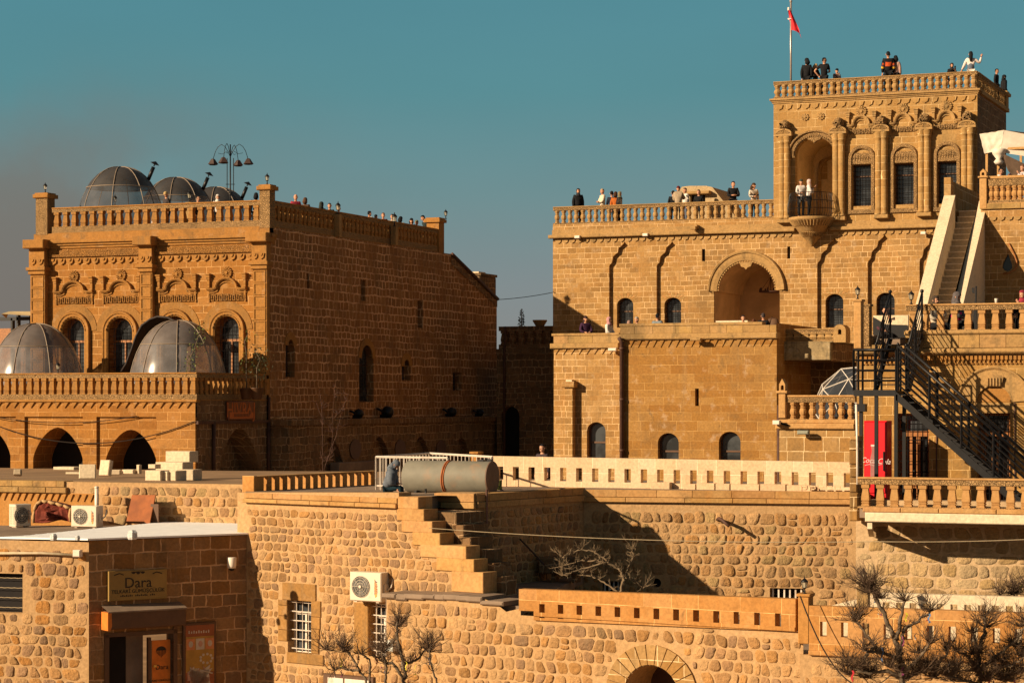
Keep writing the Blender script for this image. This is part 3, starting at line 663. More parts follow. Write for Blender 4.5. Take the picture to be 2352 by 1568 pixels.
# ================================================================== TERRACE ARCADE in front of the mansion
D0 = LS.D(452); TF = Fr(452, D0, 22); TS = Fr(452, D0, -68)
tb = thing('arcade_terrace', 'orange stone arcade with a balustraded terrace at the foot of the left mansion', 'building', TF.o)
tz1 = TF.Z(300, 855.5); tz0 = TF.Z(300, 917.5); tl = TF.X(-60); tdep = YL-TF.o.y
Zt = lambda v: TF.Z(300, v)
arches = [(-70, 24, 985), (76, 190, 981), (242, 360, 986)]
H = []
for a, b, t in arches: H.append(archpoly(TF.X(a), TF.X(b), 4.6, TF.Z((a+b)/2, t), 'pointed', 20, rise=(TF.X(b)-TF.X(a))*.55))
m = MB(); m.sheet(rectp(tl, 0, 4.5, Zt(957)), H, 0, 1.3); m.sheet(rectp(tl, 0, Zt(957), tz0+.0), [], -.11)
m.add([(tl, -.11, Zt(957)), (0, -.11, Zt(957)), (0, 0, Zt(957)), (tl, 0, Zt(957))], [(0, 1, 2, 3)])
for a, b in ((-80, 58), (190, 224), (362, 452)):
    if a == -80: a, b = 40, 60
    if a == 190: a, b = 194, 225
    xb = TF.X(b) if b < 452 else 0
    m.box(TF.X(a), xb, -.11, .01, 4.5, Zt(957)-.001)
obj('arcade_wall', m, M_tb, tb, TF.M)
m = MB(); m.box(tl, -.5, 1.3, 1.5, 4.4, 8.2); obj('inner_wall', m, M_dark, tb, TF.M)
m = MB(); m.bbox(tl, .10, -.2, .1, Zt(923), tz0, .02); zigzag(m, tl, 0, Zt(937), Zt(924), -.11, .38, 0, .07); obj('zigzag_frieze', m, M_trimO, tb, TF.M)
m = MB(); m.slab([(TF.o.x+tl, TF.o.y+.05), (TF.o.x-.02, TF.o.y+.05), (TF.o.x-.02, YL), (TF.o.x+tl, YL)], tz0-.25, tz0-.01); obj('terrace_floor', m, M_roof, tb)
bx0 = TF.X(-12); balustrade(tb, TF, bx0, 0.0, tz0, tz1, 26, M_trimO, M_carve, 'square', .24, 0, .19, .20, .24)
balustrade(tb, TS, .25, tdep-.1, tz0, tz1, 15, M_trimO, M_carve, 'square', .24, 0, .19, .20, .22)
# shaded side of the terrace
PA = archpoly(TS.X(495), TS.X(602), 4.6, TS.Z(551, 982), 'pointed', 20, rise=(TS.X(602)-TS.X(495))*.62)
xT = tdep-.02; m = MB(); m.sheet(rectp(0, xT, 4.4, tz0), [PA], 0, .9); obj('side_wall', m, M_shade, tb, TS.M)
m = MB(); m.box(.1, xT, .9, 1.0, 4.4, 8); obj('inner_wall', m, M_shade, tb, TS.M)
m = MB(); m.box(-.1, xT, -.12, .02, TS.Z(550, 972), TS.Z(550, 965)); zd = TS.Z(550, 968)
for u in (487, 613): m.tube([(TS.X(u), -.08, 4.6), (TS.X(u), -.08, zd)], .07, 6)
m.tube([(TS.X(613), -.10, zd), (TS.X(613), -.1, tz0+.1)], .05, 6); obj('drain_pipe', m, M_pipe, tb, TS.M)
# sign on the shaded wall
M_sgn = plain('sign_brown', (.16, .045, .015), .5); M_sgno = plain('sign_orange', (.45, .10, .015), .5)
sg = thing('cafe_sign', 'brown signboard with orange letters HIVRAJ on the shaded side of the arcade terrace', 'sign', TS.W(TS.X(546), -.1, TS.Z(546, 940)))
xa, xb = TS.X(518), TS.X(577); za, zb_ = TS.Z(547, 964), TS.Z(547, 921); m = MB(); m.bbox(xa, xb, -.13, -.02, za, zb_, .02); obj('board', m, M_sgn, sg, TS.M)
cxs = (xa+xb)/2; m = MB(); textat(m, 'HIVR', .82, cxs-.36, -.14, zb_-.36, 0, .92); textat(m, 'J', .82, cxs+1.02, -.14, zb_-.36, 0, .95)
m.box(xa+.08, xb-.08, -.145, -.13, za+.06, za+.30)
P = [(cxs+.62+.17*sin(t*pi/8)*(1 if t <= 16 else 1), zb_-.44+.20*-cos(t*pi/8)) for t in range(16)]; P[8] = (cxs+.62, zb_-.06); m.prism(P, -.15, -.13, 0)
obj('lettering', m, M_sgno, sg, TS.M)
m = MB()
for i in range(11): m.box(cxs-.62+i*.115, cxs-.55+i*.115, -.155, -.146, za+.12, za+.24)
P = [(cxs+.62+.07*sin(t*pi/6), zb_-.44+.09*-cos(t*pi/6)) for t in range(12)]; m.prism(P, -.16, -.151, 0); obj('small_lettering', m, M_sgn, sg, TS.M)
# low wing along the shaded side with blind arches
WX = .9; WS_ = Fr(658, LS.D(658)-.0, -68); WS_.o = WS_.o+Vector((WX, 0, 0)); WS_.M = Matrix.Translation(WS_.o) @ Matrix.Rotation(WS_.th, 4, 'Z')
wg = thing('low_side_wing', 'low shaded wing with four blind pointed arches at the foot of the dark side wall', 'building', WS_.o)
wx0, wx1 = WS_.X(664), WS_.X(1148); wz = WS_.Z(900, 960)
hh = []
for u, v, q in ((758, 1002, 42), (871, 1002, 36), (966, 1002, 33), (1060, 1003, 28)):
    cxa = WS_.X(u); r = (WS_.X(u+q)-WS_.X(u-q))/2; zt = WS_.Z(u, v); hh.append(archpoly(cxa-r, cxa+r, 3.3, zt, 'pointed', 18, rise=r*1.5))
m = MB(); m.sheet(rectp(wx0, wx1, 3, wz), hh, 0, .28); m.sheet(rectp(wx0, wx1, 3, wz-.3), [], .28); m.add([(wx0, 0, 3), (wx0, 3, 3), (wx0, 3, wz), (wx0, 0, wz)], [(0, 1, 2, 3)]); m.box(wx0-.1, wx1, -.15, 1.2, wz-.22, wz)
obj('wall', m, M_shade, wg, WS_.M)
for u in (815, 918, 1012):
    m = MB(); cxa = WS_.X(u); zc_ = WS_.Z(u, 1031); m.prism([(cxa+.55*cos(t*pi/8), zc_+.42*sin(t*pi/8)) for t in range(16)], -.05, 0); obj('medallion', m, M_brown, wg, WS_.M)
m = MB(); m.bbox(WS_.X(764), WS_.X(862), -.3, .1, WS_.Z(813, 1084), WS_.Z(813, 1059), .03); obj('doorway', m, M_roof, wg, WS_.M)
for i, (u, s) in enumerate(((820, .36), (885, .46), (1033, .40), (1099, .32))):
    p = WS_.p(u, 958, .5); t = thing('floodlight', ('black floodlight with a bent bracket, leftmost of four on the ledge of the low wing', 'largest black floodlight on the ledge of the low wing below the tall arched window', 'black floodlight with pale visor on the ledge of the low wing', 'smallest black floodlight at the right end of the low wing ledge')[i], 'floodlight', WS_.W(p.x, p.y, wz), group='floodlights on the ledge of the low wing')
    m = MB(); m.lathe([(s*.55, .12), (s*.62, .3), (s*.55, s*.9), (s*.3, s*1.15)], 0, 0, 8); obj('housing', m, M_iron, t, Matrix.Translation(WS_.W(p.x, p.y, wz)) @ Matrix.Rotation(.4, 4, 'Y'))
    m = MB(); m.box(-s*.5, s*.5, -.08, .08, 0, .16); m.tube([(s*.3, 0, .1), (-s*.5, -.1, s*.8), (-s*.8, -.1, s*.9)], .05, 5); obj('bracket', m, M_iron, t, Matrix.Translation(WS_.W(p.x, p.y, wz)))
# ================================================================== CONNECTING BLOCK in shade
CF = Fr(1272, 108, 22); cbk = thing('connecting_building', 'dark shaded stone building with a balustrade between the left mansion and the main mansion', 'building', CF.o)
cx0, cx1 = CF.X(1141), CF.X(1290); cz1 = CF.Z(1280, 748); cz0 = CF.Z(1280, 800)
h2 = [fw_arch(CF, 1152, 1193, 933, 1060)]
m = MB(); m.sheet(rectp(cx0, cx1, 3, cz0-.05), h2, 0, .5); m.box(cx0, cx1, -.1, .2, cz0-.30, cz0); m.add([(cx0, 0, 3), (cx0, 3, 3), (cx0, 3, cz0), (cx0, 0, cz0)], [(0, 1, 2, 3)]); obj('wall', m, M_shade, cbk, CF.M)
m = MB(); m.box(cx0, cx1, .02, 4, cz0-.3, cz0-.02); obj('roof_deck', m, M_roof, cbk, CF.M)
m = MB(); m.box(cx0+.05, cx1, 1.0, 1.2, cz0-.1, cz1-.12); obj('back_wall', m, M_shade, cbk, CF.M)
balustrade(cbk, CF, cx0+.1, cx1, cz0, cz1, 7, M_shade, M_shade, 'square', .25, 0, .2, .2, .26)
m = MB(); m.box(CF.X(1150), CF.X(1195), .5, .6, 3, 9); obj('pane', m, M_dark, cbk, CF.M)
m = MB(); m.tube([(CF.X(1160), -.1, 3), (CF.X(1160), -.1, cz0-.2), (CF.X(1163), -.1, cz1)], .06, 6); obj('drain_pipe', m, M_pipe, cbk, CF.M)
p = CF.p(1240, 748, 2.0); t = thing('stone_urn', 'small round stone urn on the dark balustrade between the two mansions', 'urn', CF.W(p.x, 2, cz0))
m = MB(); z = CF.Z(1240, 748, 2.0)-cz0; m.lathe([(.16, 0), (.16, z-.05), (.22, z), (.34, z+.2), (.36, z+.24), (.36, z+.28)], 0, 0, 12); obj('bowl', m, M_trim, t, Matrix.Translation(CF.W(p.x, 2, cz0)))
# far far-left structure with beige awning
AF = Fr(50, 96, 22); aw = thing('roof_shelter', 'beige awning on a dark timber frame at the far left edge behind the arcade terrace', 'awning', AF.o)
def Q(u, v, y=0): return AF.p(u, v, y)
m = MB(); a, b, c_, d = Q(21, 715), Q(82, 716), Q(82, 729), Q(21, 729); m.add([(a.x, 0, a.z), (b.x+1, 0, b.z), (b.x+1, -1.3, c_.z), (a.x+.5, -1.3, d.z+.1), (a.x, 2, a.z-.1), (b.x+1, 2, b.z-.1), (a.x-.1, -.05, Q(21, 731).z)], [(0, 1, 2, 3), (0, 1, 5, 4), (0, 3, 6)]); obj('canopy', m, plain('awning_beige', (.55, .42, .22), .8), aw, AF.M)
m = MB(); zt = Q(10, 730).z
for u in (17, 30, 60): m.box(Q(u-2, 0).x, Q(u+2, 0).x, .3, .5, 5, zt+(.2 if u > 20 else 0))
m.box(Q(-20, 0).x, Q(82, 0).x, .3, .5, zt-.1, zt+.05); obj('frame', m, M_iron, aw, AF.M)
m = MB(); m.box(Q(-30, 0).x, Q(84, 0).x, .9, 1.1, 5, Q(30, 752).z); obj('back_panel', m, M_wood, aw, AF.M)
# ================================================================== MAIN MANSION with tower (right)
MF = Fr(1880, 100, 22)
mr_ = thing('main_mansion', 'large honey stone mansion at right with a big arched portal and carved corner tower', 'building', MF.o)
X = MF.X; Z = lambda v, u=1525: MF.Z(u, v)
xl = X(1270); xr = X(2200); ztop = Z(508)
skin = rectp(xl, xr, 8.5, ztop)
og = [(1399, 1471, 555, 612), (1508, 1580, 554, 612), (1877, 1957, 546, 607), (1993, 2071, 538, 604), (2112, 2190, 532, 600)]
OG = [ogee(X(a), X(b), 8.6, MF.Z((a+b)/2, s), MF.Z((a+b)/2, t)) for a, b, t, s in og]
slits = [fw_rect(MF, 1612, 1619.5, 572, 600), fw_rect(MF, 1808, 1815, 566, 594)]
gx0, gx1 = X(1640), X(1791); gz = MF.Z(1714, 602); gs = MF.Z(1714, 668)
GA = [(gx0, 8.6), (gx1, 8.6), (gx1, gs)]+[((X(1647)+X(1783))/2+(X(1783)-X(1647))/2*cos(pi*i/20), gs+(gz-gs)*sin(pi*i/20)) for i in range(21)]+[(gx0, gs)]
m = MB(); m.sheet(skin, OG+slits+[GA], 0, .17)
WINm = []; BH = []
for (a, b, t), k in zip(((1417, 1454.6, 684), (1526, 1564.5, 683), (1896, 1937, 675), (2013, 2055, 672)), range(4)):
    P = fw_arch(MF, a, b, t, 752, y=.17, rise=(X(b)-X(a))*.42); WINm.append(P)
for O, P in zip(OG, WINm+[None]):
    xs = [q[0] for q in O]; xa, xb = min(xs)-.05, max(xs)+.05; m.sheet(rectp(xa, xb, 8.5, max(q[1] for q in O)+.1), [P] if P else [], .17, .4)
m.add([(xl, 0, 8.5), (xl, 10, 8.5), (xl, 10, ztop), (xl, 0, ztop)], [(0, 1, 2, 3)])
obj('front_wall', m, M_mrb, mr_, MF.M)
for P in WINm: window(mr_, MF, P, .52, M_glassb, M_brown, M_iron, (4, 7), 0, (.55,), .06, -.2)
m = MB()
for P in slits: m.prism(P, .15, .3)
obj('slit', m, M_dark, mr_, MF.M)
# brick-arch heads over the windows
for P in WINm:
    m = MB()
    xs = [q[0] for q in P]; zt = max(q[1] for q in P); c = (min(xs)+max(xs))/2; r = (max(xs)-min(xs))/2
    for i in range(9):
        a0 = pi*(.12+.76*i/9)+.015; a1 = pi*(.12+.76*(i+1)/9)-.015; ra, rb = r*1.04, r*1.62; q = zt-r*.42; kz = .95
        m.prism([(c+ra*cos(a0), q+ra*.9*sin(a0)*.5+.0), (c+rb*cos(a0), q+rb*kz*sin(a0)*.62), (c+rb*cos(a1), q+rb*kz*sin(a1)*.62), (c+ra*cos(a1), q+ra*.9*sin(a1)*.5)], .16, .175, 0, (1.0+.12*(i % 2), 1, 1))
    obj('arch_head', m, M_tow, mr_, MF.M)
# portal recess
m = MB(); dp = 4.2; cxg = (gx0+gx1)/2
prof = GA[2:-1]
m.add([(px, .17, pz) for px, pz in GA]+[(px, dp, pz) for px, pz in GA], [(i, (i+1) % len(GA), len(GA)+(i+1) % len(GA), len(GA)+i) for i in range(len(GA))])
m.sheet(GA, [], dp); obj('portal_vault', m, M_in, mr_, MF.M)
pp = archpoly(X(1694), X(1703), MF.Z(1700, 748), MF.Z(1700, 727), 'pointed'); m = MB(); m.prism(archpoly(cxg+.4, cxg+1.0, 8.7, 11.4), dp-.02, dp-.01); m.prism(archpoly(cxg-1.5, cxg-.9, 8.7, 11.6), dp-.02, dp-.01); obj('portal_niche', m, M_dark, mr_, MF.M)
m = MB(); pth = arcpath((X(1647)+X(1783))/2, gs, (X(1783)-X(1647))/2, 24, 0, pi)
m.sweep(pth, [(0, .02), (0, -.05), (-.16, -.09), (-.30, -.10), (-.33, -.15), (-.40, -.17), (-.44, -.10), (-.44, 0)])
for i in range(34):
    a = pi*(i+.5)/34; r = (X(1783)-X(1647))/2-.04; cxx = (X(1647)+X(1783))/2; m.box(cxx+r*cos(a)-.035, cxx+r*cos(a)+.035, -.02, .1, gs+r*sin(a)-.035, gs+r*sin(a)+.035)
m.prism([(cxx-.3, gz-.02), (cxx+.3, gz-.02), (cxx+.22, gz-.2), (cxx+.08, gz-.24), (cxx, gz-.34), (cxx-.08, gz-.24), (cxx-.22, gz-.2)], -.12, .2)
m.box(X(1634), gx0-.001, -.03, .1, gs-.05, gs+.12); m.box(gx1+.001, X(1797), -.03, .1, gs-.05, gs+.12)
obj('portal_arch', m, M_trim, mr_, MF.M)
# chandelier
lt = thing('chandelier', 'dark round chandelier hanging inside the big portal arch', 'chandelier', MF.W(cxg+.3, 2.2, gs+.1)); m = MB(); zc2 = gs+.05
m.tube([(cxg+.5+.5*cos(t*pi/8), 2.2+.5*sin(t*pi/8), zc2) for t in range(16)], .04, 5, True); m.tube([(cxg+.5, 2.2, zc2), (cxg+.5, 2.2, gz-.02)], .02, 4)
for t_ in range(8): m.lathe([(.03, zc2), (.05, zc2+.08), (.02, zc2+.18)], cxg+.5+.5*cos(t_*pi/4), 2.2+.5*sin(t_*pi/4), 6)
for t_ in range(4): m.tube([(cxg+.5+.5*cos(t_*pi/2), 2.2+.5*sin(t_*pi/2), zc2), (cxg+.5, 2.2, zc2+.7)], .012, 4)
obj('ring', m, M_pipe, lt, MF.M)
# cornice line and frieze of half discs, trims
zc_a, zc_b = Z(541), Z(533)
m = MB(); xt = X(1777); m.bbox(xl-.16, X(1828), -.24, .1, zc_a, zc_b, .03); m.bbox(X(1908), xr, -.24, .1, zc_a, zc_b, .03); m.box(xl-.03, X(1828), -.04, .05, zc_b+.001, Z(521)); m.box(X(1908), xr, -.04, .05, zc_b+.001, Z(521))
obj('cornice', m, M_trim, mr_, MF.M)
m = MB(); scallops(m, xl+.1, X(1820), Z(553), Z(544), 0, .34, .05, 0, False); scallops(m, X(1912), xr, Z(553), Z(544), 0, .34, .05, 0, False); obj('half_disc_frieze', m, M_trim, mr_, MF.M)
# roof balustrade
bz1, bz0 = Z(466.5), Z(514); balustrade(mr_, MF, xl, xt, bz0, bz1, 33, M_trim, M_carve, 'round', .24, .02, .19, .20, .21)
m = MB(); m.box(xl, X(2250), .05, 12, bz0-.5, bz0-.02); obj('roof_deck', m, M_roof, mr_, MF.M)
m = MB(); m.box(xl, xr+6, 0.3, 14, 8.0, 9.9); obj('terrace_floor', m, M_roof, mr_, MF.M)
# small wall lamps and a spout under the cornice
for i, u in enumerate((1331, 1487.5, 2121, 2305)):
    if i == 3: continue
for i, u in enumerate((1331, 1487, 2124, 2313)):
    v = (545, 540, 546-10, 0)[i]
    if i == 3: continue
    t = thing('wall_lamp', ('white bar lamp under the cornice at the left corner of the main mansion', 'white bar lamp under the cornice above the second pointed recess', 'white bar lamp under the cornice right of the balcony corbel')[i], 'lamp', MF.W(X(u), -.2, MF.Z(u, v)), group='white bar lamps under the mansion cornice')
    m = MB(); m.bbox(X(u-6), X(u+6), -.34, -.2, MF.Z(u, v+3.5), MF.Z(u, v-3), .02); obj('housing', m, M_whitep, t, MF.M)
    m = MB(); m.box(X(u-1), X(u+1), -.2, 0, MF.Z(u, v), MF.Z(u, v-2)); obj('bracket', m, M_iron, t, MF.M)
m = MB(); m.box(X(1592), X(1606), -.35, .0, Z(528), Z(520)); m.box(X(1594), X(1606), -.6, -.3, Z(531), Z(524)); obj('spout', m, M_trim, mr_, MF.M)
# ---------------- tower
TX0, TX1 = X(1777), X(2245); T = MF; tz = lambda v, u=2010: MF.Z(u, v)
tr0, tr1 = tz(216), tz(176)
m = MB(); nh = []
nx0, nx1 = X(1827), X(1917); nz = MF.Z(1872, 316); nsp = MF.Z(1872, 356); nb = MF.Z(1872, 500)
NH = archpoly(nx0, nx1, nb, nz, 'round', 20, rise=nz-nsp); TW = []
for a, b, t, c in ((1957.5, 2001, 378, 473.5), (2054, 2099, 375, 470), (2153, 2199, 371, 468)): TW.append(fw_rect(MF, a, b, t, c))
m.sheet(rectp(TX0, TX1, bz0-.6, tr0), [NH]+TW, -.02, .35)
obj('tower_front_wall', m, M_tow, mr_, MF.M)
TSd = Fr(2245, MF.D(2245), -68); xs1 = TSd.X(2311)
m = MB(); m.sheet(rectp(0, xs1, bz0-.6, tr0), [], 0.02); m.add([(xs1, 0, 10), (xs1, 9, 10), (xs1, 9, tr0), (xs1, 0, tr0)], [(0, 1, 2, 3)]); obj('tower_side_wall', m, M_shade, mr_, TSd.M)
m = MB(); m.add([(TX0, -.02, bz0-.6), (TX0, xs1, bz0-.6), (TX0, xs1, tr0), (TX0, -.02, tr0)], [(0, 1, 2, 3)]); obj('tower_left_wall', m, M_tow, mr_, MF.M)
m = MB(); m.box(TX0, TX1, 0, xs1, tr0-.3, tr0-.02); obj('tower_roof', m, M_roof, mr_, MF.M)
# tower cornice, scallops
m = MB(); cornice(m, TX0, TX1, tz(228), tr0, -.02, .15); m.bbox(TX1-.1, TX1+.15, .28, xs1, tz(226), tr0-.02, .02); obj('tower_cornice', m, M_trim, mr_, MF.M)
m = MB(); scallops(m, TX0+.05, TX1-.05, tz(243), tz(231), -.02, .40, .05, 0, False); obj('shell_frieze', m, M_tow, mr_, MF.M)
balustrade(mr_, MF, TX0, TX1, tr0, tr1, 29, M_trim, M_carve, 'round', .26, -.04, .20, .10, .28)
balustrade(mr_, TSd, .3, xs1-.1, tr0, tr1, 16, M_trim, M_carve, 'round', .24, 0, .20, .10, .24)
pier(mr_, TSd, xs1-.2, xs1+.4, tr0-.05, tr1+.03, M_trim, M_trim, -.05)
# niche behind the arch
m = MB(); nd = 3.2; n_ = len(NH)
m.add([(px, .33, pz) for px, pz in NH]+[(px, nd, pz) for px, pz in NH], [(i, (i+1) % n_, n_+(i+1) % n_, n_+i) for i in range(n_)]); m.sheet(NH, [], nd); obj('balcony_niche', m, stone('pale_niche_plaster', (.95, .66, .34), .2, .3, seed=20), mr_, MF.M)
m = MB(); nc = (nx0+nx1)/2; m.sweep(arcpath(nc+.1, nb+2.3, .62, 14, 0, pi, leg=2.2), [(0, nd-.01), (0, nd-.12), (-.12, nd-.12), (-.12, nd-.01)]); m.prism(archpoly(nx0+.25, nx0+.65, nb+2.0, nb+2.9), nd-.03, nd-.02)
obj('niche_arch', m, M_tow, mr_, MF.M)
m = MB(); m.box(nx1-.35, nx1-.02, nd-.3, nd-.05, nb, nb+2.3); obj('niche_shutter', m, M_brown, mr_, MF.M)
m = MB(); r0 = (nx1-nx0)/2
m.sweep(arcpath(nc, nsp, r0, 20, 0, pi, leg=.1, rz=nz-nsp), [(0, .0), (0, -.12), (-.14, -.16), (-.20, -.16), (-.24, -.24), (-.30, -.24), (-.30, -.02)])
for i in range(30):
    a = pi*(i+.5)/30; m.box(nc+(r0+.06)*cos(a)-.03, nc+(r0+.06)*cos(a)+.03, -.19, -.1, nsp+(nz-nsp+.06)*sin(a)-.03, nsp+(nz-nsp+.06)*sin(a)+.03)
m.prism([(nc-.34, nz+.05), (nc+.34, nz+.05), (nc+.28, nz-.1), (nc+.1, nz-.16), (nc, nz-.25), (nc-.1, nz-.16), (nc-.28, nz-.1)], -.16, .1)
obj('niche_arch_moulding', m, M_carve, mr_, MF.M)
# carved windows of the tower
M_iv = M_carve
for P, (fa, fb, ft, fbm) in zip(TW, ((1949, 2011, 334, 482), (2046, 2108.5, 330, 479), (2145, 2207, 325, 476))):
    window(mr_, MF, P, .30, M_glass, M_brown, M_iron, (5, 9), 0, (.72,), .07, -.14)
    xa, xb = X(fa), X(fb); uc = (fa+fb)/2; c = (xa+xb)/2; r = (xb-xa)/2; zt, zb0 = MF.Z(uc, ft), MF.Z(uc, fbm); th = .17
    m = MB(); m.sweep(arcpath(c, zt-r, r-th, 16, 0, pi, leg=zt-r-zb0)+[], [(0, -.02), (0, -.08), (-.03, -.12), (-th+.03, -.12), (-th, -.08), (-th, -.02)]); m.box(xa, xb, -.12, -.02, zb0-th, zb0-.001)
    obj('carved_frame', m, M_carve, mr_, MF.M)
    m = MB(); wt = P[2][1]; m.box(xa+th, xb-th, -.06, -.02, wt+.02, wt+.50); 
    for i in range(7):
        q = xa+th+.08+(xb-xa-2*th-.16)*i/6; m.tube([(q-.08, -.06, wt+.12), (q-.03, -.07, wt+.3), (q+.04, -.065, wt+.22), (q+.08, -.06, wt+.4)], .016, 4)
    obj('carved_lintel', m, M_carve, mr_, MF.M)
# column pairs
cols = [(1798.7, 1810), (1922, 1935), (2020, 2033), (2118.5, 2131.5), (2217.4, 2231)]
for i, (a, b) in enumerate(cols):
    uc = (a+b)/2; dv = -(uc-1805)*.0475; vz = lambda v: MF.Z(uc, v+dv)
    for q in (a, b):
        m = MB(); xq_ = X(q); w = .155
        m.lathe([(w*1.15, vz(504)), (w*1.2, vz(500)), (w*.95, vz(497)), (w, vz(494))]+[(w*(1+.02*((k % 2)*2-1)), vz(494)+(vz(331)-vz(494))*k/24) for k in range(1, 25)]+[(w*1.25, vz(329)), (w*1.1, vz(326)), (w*1.5, vz(318)), (w*1.55, vz(315))], xq_, -.18, 10)
        obj('column', m, M_tow, mr_, MF.M)
    m = MB(); xa, xb = X(a)-.26, X(b)+.26; c = (xa+xb)/2; r = (xb-xa)/2; z0_ = vz(315); z1_ = vz(299)
    m.box(xa, xb, -.42, 0, z0_, z0_+.10); P = [(c+r*cos(pi*k/12), z0_+.10+(z1_-z0_-.1)*sin(pi*k/12)) for k in range(13)]; m.prism(P, -.38, 0)
    for k in range(1, 8): t_ = pi*k/8; m.tube([(c+.08*cos(t_), -.39, z0_+.13), (c+r*.78*cos(t_), -.41, z0_+.13+(z1_-z0_-.2)*.85*sin(t_))], .03, 4)
    m.sweep([(c+r*.9*cos(pi*k/12), z0_+.12+(z1_-z0_-.14)*sin(pi*k/12)) for k in range(13)], [(-.04, -.38), (-.04, -.42), (.03, -.42), (.03, -.38)])
    obj('shell_capital', m, M_trim, mr_, MF.M)
    m = MB(); zc3 = vz(290.5); m.lathe([(.02, zc3-.26), (.18, zc3-.2), (.27, zc3-.02), (.2, zc3+.18), (.03, zc3+.26)], c, -.16, 10)
    for k in range(14): t_ = rnd.uniform(0, 2*pi); q = rnd.uniform(.06, .2); m.lathe([(.0, -.04), (.06, 0), (.0, .05)], 0, 0, 5) if False else m.box(c+q*cos(t_)-.04, c+q*cos(t_)+.04, -.44, -.3, zc3+q*sin(t_)-.03, zc3+q*sin(t_)+.04)
    obj('rosette_knob', m, M_carve, mr_, MF.M)
    m = MB(); m.bbox(X(a)-.2, X(b)+.2, -.34, 0, vz(513), vz(504)-.001, .02); obj('column_base', m, M_trim, mr_, MF.M)
for c_u, dv in ((1979, 0), (2075, -5), (2175, -11)):
    m = MB(); hood(m, X(c_u), MF.Z(c_u, 291+dv), X(c_u+33)-X(c_u-33), .48, -.02, True, .25, 0, .10); obj('window_hood', m, M_trim, mr_, MF.M)
    m = MB(); m.box(X(c_u-30), X(c_u+30), -.07, -.02, MF.Z(c_u, 308+dv), MF.Z(c_u, 296+dv))
    for k in range(15): q = X(c_u-30)+(X(c_u+30)-X(c_u-30))*(k+.5)/15; m.box(q-.02, q+.025, -.11, -.07, MF.Z(c_u, 307+dv)+(k % 2)*.04, MF.Z(c_u, 297+dv)-(k % 3)*.03)
    obj('carved_panel', m, M_carve, mr_, MF.M)
m = MB(); rosette(m, X(1850), MF.Z(1850, 269.5), .17, -.02, 8, 0, .08); rosette(m, X(1886), MF.Z(1886, 267.5), .17, -.02, 8, 0, .08); obj('star_ornament', m, M_trim, mr_, MF.M)
# balcony: corbel cone and bulging iron rail
bc = X(1867); br = (X(1918)-X(1816))/2; bz = MF.Z(1867, 501); tip = MF.Z(1867, 567); H_ = bz-tip; m = MB()
m.lathe([(.02, tip), (.06, tip+.04), (.30*br, tip+.26*H_), (.36*br, tip+.30*H_), (.50*br, tip+.45*H_), (.58*br, tip+.50*H_), (.74*br, tip+.68*H_), (.80*br, tip+.72*H_), (.93*br, tip+.86*H_), (1.0*br, tip+.90*H_), (1.02*br, tip+.99*H_), (.98*br, bz)], bc, -.15, 28, sy=1.12)
for k in range(22):
    t_ = pi+pi*k/21
    m.tube([(bc+.78*br*cos(t_), -.15+.80*br*sin(t_)*1.12, tip+.70*H_), (bc+.97*br*cos(t_), -.15+.97*br*1.12*sin(t_), tip+.90*H_)], .035, 4)
    m.tube([(bc+.40*br*cos(t_), -.15+.40*br*sin(t_)*1.12, tip+.34*H_), (bc+.55*br*cos(t_), -.15+.55*br*1.12*sin(t_), tip+.48*H_)], .03, 4)
obj('balcony_corbel', m, M_trim, mr_, MF.M)
m = MB(); rt_ = MF.Z(1867, 446); hh_ = rt_-bz
def bp(t, z, k=1.0): return (bc+br*k*.98*cos(t), -.15+br*k*1.1*sin(t), bz+z)
for zz, k in ((.04, .98), (hh_*.34, 1.08), (hh_*.66, 1.04), (hh_, .97)): m.tube([bp(pi+pi*i/20, zz, k) for i in range(21)], .014, 4)
for i in range(27):
    t_ = pi+pi*i/26; m.tube([bp(t_, .02, .98), bp(t_, hh_*.2, 1.07), bp(t_, hh_*.45, 1.08), bp(t_, hh_*.75, 1.02), bp(t_, hh_, .97)], .010, 4)
for i in range(13):
    t_ = pi+pi*(i+.5)/13; m.tube([bp(t_-.05, hh_*.7, 1.03), bp(t_, hh_*.9, 1.0), bp(t_+.05, hh_*.7, 1.03), bp(t_, hh_*.52, 1.06), bp(t_-.05, hh_*.7, 1.03)], .008, 3)
obj('balcony_railing', m, M_iron, mr_, MF.M)
# flag and pole on the tower
fz = tz(190, 1816); fp = atD(1816.5, 187, MF.D(1816.5)+.6); ft = atD(1816.5, 1, MF.D(1816.5)+.6)
fl = thing('flagpole', 'grey flagpole with a limp red flag rising from the left end of the tower roof', 'flagpole', (fp.x, fp.y, tr0-.02)); m = MB(); m.tube([(fp.x, fp.y, tr0-.02), (fp.x, fp.y, ft.z-.1)], .045, 8); m.lathe([(.04, ft.z-.1), (.08, ft.z-.04), (.02, ft.z)], fp.x, fp.y, 8); obj('pole', m, plain('galvanised_pole', (.42, .36, .32), .35, .5), fl)
m = MB(); zt = atD(1816, 20, 100.6).z; zb0 = atD(1816, 66, 100.6).z; vs = []; fs = []
for i in range(13):
    f_ = i/12; zz = zt+(zb0-zt)*f_; wv = .10+.34*f_
    for j in range(7):
        g_ = j/6; vs.append((fp.x-.12*(1-f_)+wv*g_*1.15, fp.y-.06+.07*sin(g_*7+f_*2), zz-.28*g_*g_*f_-(.16 if j == 6 and i > 9 else 0)))
for i in range(12):
    for j in range(6): fs.append((i*7+j, i*7+j+1, (i+1)*7+j+1, (i+1)*7+j))
